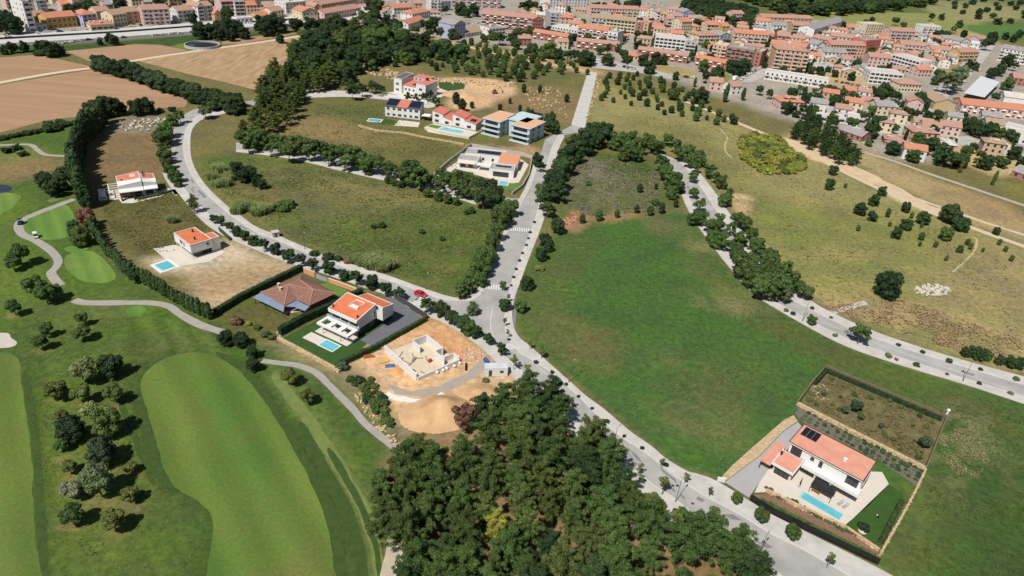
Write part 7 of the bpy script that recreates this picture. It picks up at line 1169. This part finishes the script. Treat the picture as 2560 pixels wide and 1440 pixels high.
# ------------------------------------------------------------------ cars, lamps, people-sized things, weeds
def carmesh():
    prof = [(-2.05, .35), (-2.08, .75), (-1.95, .95), (-1.25, 1.02), (-.75, 1.42), (.55, 1.46), (1.25, .98), (1.9, .88), (2.08, .7), (2.05, .35)]
    low = [(-2.05, .3), (-2.1, .6), (-2.0, .92), (-1.2, .98), (1.2, .95), (1.9, .86), (2.1, .65), (2.05, .3)]; m = MB(); n = len(low)
    for s_, w_ in ((0, .86),):
        v = [(x, -w_, z) for x, z in low]+[(x, w_, z) for x, z in low]; m.add(v, [(i, n+i, n+(i+1) % n, (i+1) % n) for i in range(n)]+[tuple(range(n)), tuple(range(2*n-1, n-1, -1))])
    b_ = (m.v, m.f); g = MB(); top = [(-1.6, .97), (-.95, 1.42), (.45, 1.42), (1.2, .95)]
    v = [(x, -.84+.16*(z > 1.1), z) for x, z in top]+[(x, .84-.16*(z > 1.1), z) for x, z in top]; g.add(v, [(0, 4, 5, 1), (1, 5, 6, 2), (2, 6, 7, 3), (0, 1, 2, 3), (7, 6, 5, 4), (3, 7, 4, 0)])
    r = MB().hexa([(-.92, -.66, 1.415), (.42, -.66, 1.415), (.42, .66, 1.415), (-.92, .66, 1.415), (-.85, -.6, 1.47), (.35, -.6, 1.47), (.35, .6, 1.47), (-.85, .6, 1.47)])
    return b_, (g.v, g.f), (r.v, r.f)
CB, CG, CR = carmesh(); wm_ = MB(); n = 12
wm_.add([(.33*math.cos(6.2832*i/n), y, .33*math.sin(6.2832*i/n)) for y in (-.11, .11) for i in range(n)], [(i, n+i, n+(i+1) % n, (i+1) % n) for i in range(n)]+[tuple(range(n)), tuple(range(2*n-1, n-1, -1))])
WHL = mkmesh('wheel', wm_.v, wm_.f, M('tyre', (.02, .02, .02), .9)); LAMP = mkmesh('headlight', bv(-.04, .04, -.22, .22, -.08, .08), BF, M('lamp_glass', (.8, .8, .78), .2)); TAIL = mkmesh('tail_light', bv(-.04, .04, -.2, .2, -.08, .08), BF, M('tail_red', (.4, .02, .02), .3)); GLM = mkmesh('windows', *CG, GLASS); CARS = {}
PAINT = dict(red=(.55, .012, .03), white=(.75, .75, .74), silver=(.45, .46, .48), black=(.02, .02, .022), blue=(.04, .08, .2), grey=(.16, .17, .18))
def car(xy, rz, colr_, label, group=None, z=.035):
    if colr_ not in CARS: pm = M('paint_'+colr_, PAINT[colr_], .3, .03, 1, spec=.5); CARS[colr_] = (mkmesh('body', *CB, pm), mkmesh('roof', *CR, pm))
    t = tag(empty('parked_car', (*xy, z), rz), label, 'car', group); ob('body', CARS[colr_][0], t); ob('windows', GLM, t); ob('roof', CARS[colr_][1], t)
    for x in (-1.3, 1.3):
        for y in (-.78, .78): ob('wheel', WHL, t, (x, y, .33))
    for y in (-.55, .55): ob('headlight', LAMP, t, (2.08, y, .66)); ob('tail_light', TAIL, t, (-2.07, y, .72))
    return t
a_ = np.array(G(1038, 732)); b_ = np.array(G(1065, 744)); car(tuple((a_+b_)/2), math.atan2(*(b_-a_)[::-1]), 'red', 'bright red car on the curved road near the junction')
CARL = []
def carrow(pts, phrase, step=2):
    for i, q in enumerate(pts): CARL.append((q, phrase))
for pts, phrase, rz in (([(140, 111), (165, 109), (178, 106), (190, 104), (205, 102), (222, 101), (250, 98), (310, 95), (388, 90), (398, 89), (410, 88), (430, 86), (440, 85), (452, 85), (480, 81)], 'in the lay-by below the motorway', None), ([(20, 92), (95, 84), (118, 80), (150, 80), (185, 76), (222, 74), (300, 68), (330, 66), (352, 64), (375, 65), (500, 58), (610, 58), (625, 58), (645, 62)], 'on the street behind the motorway', None), ([(745, 65), (752, 64), (764, 66), (640, 70), (650, 70), (720, 66)], 'between the dark motorway trees', None), ([(1378, 141), (1386, 142), (1492, 150), (1500, 148), (1540, 164), (1560, 168), (1572, 172), (1585, 174), (1690, 192), (1715, 194), (1735, 194)], 'along the parking strip below the brick terraces', None), ([(1860, 195), (1872, 186), (1880, 182), (1888, 178), (1900, 170), (1920, 163), (1855, 200)], 'on the lane beside the white row', None), ([(2090, 205), (2105, 208), (2118, 210), (2130, 213), (2145, 216), (2160, 218), (2172, 222)], 'behind the long low white row', None), ([(2350, 206), (2360, 215), (2440, 178), (2452, 176), (2430, 180), (2340, 222), (2352, 240), (2380, 235)], 'around the white market canopy', None), ([(2385, 325), (2395, 328), (2420, 336), (2440, 342), (2490, 352), (2545, 372), (2320, 380), (2340, 384)], 'on the lane by the dry plot at right', None), ([(1062, 58), (1170, 60), (1185, 62), (1195, 58), (1600, 8), (1620, 10), (1635, 14), (1650, 8), (1660, 15), (1615, 18)], 'in the car parks at the top of town', None), ([(2060, 300), (2170, 302), (2190, 306)], 'by the flat-roofed houses among pines', None)):
    pts = sorted(pts); d = math.atan2(*(np.array(G(*pts[-1]))-np.array(G(*pts[0])))[::-1])
    for i, q in enumerate(pts):
        cl = PR.choice(['white', 'white', 'silver', 'grey', 'black', 'blue', 'white']); car(G(*q), d+PR.uniform(-.06, .06)+(math.pi/2 if PR.random() < .2 else 0), cl, f'{cl} car, {ordw(i+1)} from left {phrase}', 'cars '+phrase)
vn_ = tag(empty('parked_van', (*G(1838, 200), 0), rad(48)), 'white box van parked on lane left of the long white row', 'van'); box('body', -2.6, 1.4, -1, 1, .5, 2.9, M('van_white', (.78, .78, .78), .4), vn_); MB().hexa([(1.41, -.95, .5), (2.8, -.95, .5), (2.8, .95, .5), (1.41, .95, .5), (1.41, -.9, 2.2), (2.1, -.85, 2.2), (2.1, .85, 2.2), (1.41, .9, 2.2)]).build('cab', _mats['van_white'], vn_); [ob('wheel', WHL, vn_, (x, y, .4), 0, (1.2, 1.2, 1.2)) for x in (-1.7, 2) for y in (-.85, .85)]; MB().hexa([(2.45, -.8, 1.5), (2.5, -.8, 1.5), (2.5, .8, 1.5), (2.45, .8, 1.5), (2.12, -.75, 2.1), (2.2, -.75, 2.1), (2.2, .75, 2.1), (2.12, .75, 2.1)]).build('windscreen', GLASS, vn_)
# golf buggies
for i, (q, cl, lb) in enumerate((((52, 560), M('buggy_navy', (.03, .04, .08), .4), 'dark golf buggy on the bend of the golf path'), ((90, 594), WHITE, 'white golf buggy beside the golf path below the bend'))):
    t = tag(empty('golf_buggy', (*G(*q), .035), 1.9+i*.4), lb, 'golf buggy'); box('body', -1.2, 1.2, -.6, .6, .3, .7, cl, t); box('roof', -.8, .9, -.6, .6, 1.8, 1.88, cl, t); box('seat', -.5, .2, -.55, .55, .701, 1.1, DARK, t); [box('post', x, x+.05, y, y+.05, .7, 1.799, DARK, t) for x in (-.78, .84) for y in (-.58, .53)]; [ob('wheel', WHL, t, (x, y, .24), 0, (.72, .8, .72)) for x in (-.8, .8) for y in (-.55, .55)]
# street lamps
def lamp(q, rz, lb, h=6.5):
    t = tag(empty('street_lamp', (*G(*q, .15), .15), rz), lb, 'street lamp', 'street lamps along the roads'); MB().cyl(0, 0, 0, .5, .14, .1, 8).build('base', DARK, t); MB().cyl(0, 0, .5, h, .08, .05, 8).build('pole', M('lamp_pole', (.09, .095, .1), .5), t); MB().tube((0, 0, h-.05), (1.1, 0, h+.1), .04).build('arm', _mats['lamp_pole'], t); box('lamp_head', .9, 1.6, -.14, .14, h+.05, h+.2, ALU, t); return t
for q, rz, lb in (((1689, 1254), .9, 'slim street lamp on left pavement of avenue beside pine wood'), ((1895, 1395), .9, 'street lamp at bottom of avenue, lowest in view'), ((1533, 1122), .9, 'street lamp on the left pavement above pine wood edge'), ((2407, 952), 1.2, 'street lamp on near pavement of east road at right'), ((2006, 802), 1., 'street lamp on near pavement of east road by the steps'), ((1757, 542), .6, 'street lamp on upper east road between trees'), ((1177, 742), -1., 'street lamp at the meadow corner of the junction'), ((1065, 724), -1, 'street lamp on meadow side of curved road above red car'), ((850, 656), -1, 'street lamp on meadow side of curved road by canes'), ((762, 622), -1, 'street lamp on meadow side of curved road, left one'), ((1422, 955), .9, 'street lamp on field side of the avenue below junction'), ((1113, 800), -1, 'street lamp among street trees above building site')): lamp(q, rz, lb)
# golfer on the lawn is left as the photo shows it: a small garden ornament
bo = tag(empty('white_post', (*G(2366, 1037), 0)), 'white rounded corner post on orchard plot wall', 'post'); MB().cyl(0, 0, 0, 1.3, .3, .3, 10).build('shaft', WHITE, bo); MB().add([(p[0]*.5, p[1]*.5, 1.6+p[2]*.45) for p in ICO[0]], [tuple(f) for f in ICO[1]]).build('cap', WHITE, bo)
tp = tag(empty('tree_planter', (*G(2156, 1328), 0)), 'round white planter ring beneath the clipped ball shrub', 'planter'); MB().cyl(0, 0, 0, .18, .9, .9, 18).build('ring', CREAMW, tp)
dg = tag(empty('garden_sculpture', (*G(2194, 1296), 0)), 'small black and white sculpture on the villa lawn', 'sculpture'); MB().tube((0, 0, 0), (.1, 0, .5), .12, .16).tube((.1, 0, .5), (-.3, .1, .8), .14, .1).build('figure', DARK, dg); box('head', -.45, -.2, 0, .22, .75, .95, WHITE, dg)
# ------------------------------------------------------------------ weeds and tussocks: what nobody could count
def weeds(name, pts, n, hh, tone, seed, label, z=0, holes=(), clump=6.):
    R = np.random.RandomState(seed); P = W(pts); A = np.array(P); out = []
    while len(out) < n:
        X = R.uniform(A[:, 0].min(), A[:, 0].max(), n); Y = R.uniform(A[:, 1].min(), A[:, 1].max(), n); k = (sdist(P, X, Y) > .5) & (fbm(X, Y, clump, seed) > R.uniform(.35, .62, n)); out += list(zip(X[k], Y[k]))
    Q = np.array(out[:n]); h = hh*(.5+R.rand(n)); V = []; Fi = []
    base = np.concatenate([Q, np.zeros((n, 1))], 1); k = 5; Vs = []; Fs_ = []
    for j in range(k):
        a = R.rand(n)*6.28; d = np.stack([np.cos(a), np.sin(a)], 1); w_ = h*.32; p0 = base.copy(); p0[:, :2] -= np.stack([-d[:, 1], d[:, 0]], 1)*w_[:, None]; p1 = base.copy(); p1[:, :2] += np.stack([-d[:, 1], d[:, 0]], 1)*w_[:, None]
        p2 = base.copy(); p2[:, :2] += d*(h*.75)[:, None]; p2[:, 2] = h*(.5+.5*R.rand(n)); Vs.append(np.stack([p0, p1, p2], 1)); Fs_.append(np.arange(3*n).reshape(n, 3)+j*3*n)
    me_ = raw(name, np.concatenate(Vs).reshape(-1, 3), np.concatenate(Fs_), LEAF); o = ob(name, me_); o.color = (*tone, 1); tag(o, label, 'weeds', kind='stuff'); return o
MEAD = [(500, 400), (620, 388), (800, 412), (1000, 462), (1235, 535), (1205, 660), (1165, 740), (1095, 728), (900, 655), (700, 583), (560, 490)]
weeds('meadow_weeds', MEAD, 5200, .42, c(112, 120, 58), 3, 'green weeds across the rough meadow'); weeds('dry_weeds', MEAD, 2600, .36, c(160, 148, 92), 4, 'dry stalks across the rough meadow')
weeds('scrub_weeds', [(1400, 490), (1430, 420), (1490, 385), (1600, 415), (1685, 450), (1690, 500), (1640, 530), (1460, 545)], 2600, .55, c(146, 142, 112), 5, 'grey-green scrub in the wedge between roads')
weeds('slope_weeds', [(1580, 290), (1740, 290), (1900, 350), (2100, 470), (2500, 640), (2560, 720), (2560, 920), (2200, 820), (2040, 750), (1960, 660), (1860, 540), (1730, 400)], 5200, .34, c(166, 156, 98), 6, 'dry weeds over the right-hand slope', clump=9)
weeds('slope_green_weeds', [(1580, 290), (1740, 290), (1900, 350), (2100, 470), (2500, 640), (2560, 720), (2560, 920), (2200, 820), (2040, 750), (1960, 660), (1860, 540), (1730, 400)], 1500, .45, c(116, 124, 64), 7, 'green weeds over the right-hand slope', clump=12)
weeds('hill_weeds', [(700, 290), (800, 260), (960, 262), (1060, 345), (1300, 375), (1150, 430), (900, 385), (700, 345)], 2200, .45, c(124, 124, 68), 8, 'weeds on slope below the white houses')
weeds('plot_weeds', [(245, 505), (430, 480), (510, 560), (555, 580), (430, 632), (365, 635), (275, 580)], 1300, .4, c(124, 122, 66), 9, 'weeds on the plot left of curved road')
weeds('field_grass', [(1310, 700), (1350, 630), (1450, 575), (1700, 545), (1840, 705), (2100, 870), (1990, 1000), (1800, 1180), (1520, 1010), (1340, 860)], 6500, .3, c(98, 128, 62), 10, 'tussocks of grass across the big green field', clump=7)
weeds('straw_grass', [(1640, 880), (1770, 920), (1900, 920), (1850, 1090), (1700, 1070)], 1500, .24, c(136, 130, 82), 11, 'straw-coloured tussocks in green field', clump=4); weeds('straw_grass', [(2340, 1080), (2440, 1060), (2480, 1160), (2420, 1230), (2350, 1150)], 1600, .26, c(156, 150, 104), 12, 'pale straw tussocks right of the orchard plot', clump=3)
weeds('field_grass', [(2230, 950), (2420, 985), (2620, 1040), (2620, 1480), (2240, 1440), (2330, 1150)], 2600, .28, c(84, 104, 46), 13, 'tussocks of grass at the lower right', clump=7)
weeds('orchard_weeds', [(2063, 932), (2345, 1052), (2308, 1158), (2150, 1080), (2012, 1003)], 1500, .4, c(126, 120, 72), 15, 'weeds filling the fenced orchard plot', clump=3)
weeds('rough_grass', [(60, 780), (330, 770), (360, 900), (340, 1000), (400, 1200), (510, 1270), (515, 1440), (110, 1440), (80, 1100), (50, 900)], 4200, .2, c(108, 128, 54), 16, 'longer grass of the golf rough around trees', clump=5)
weeds('verge_weeds', [(2040, 765), (2250, 745), (2560, 850), (2560, 925), (2200, 825)], 2600, .5, c(178, 158, 112), 14, 'tawny weeds above east road', clump=5)
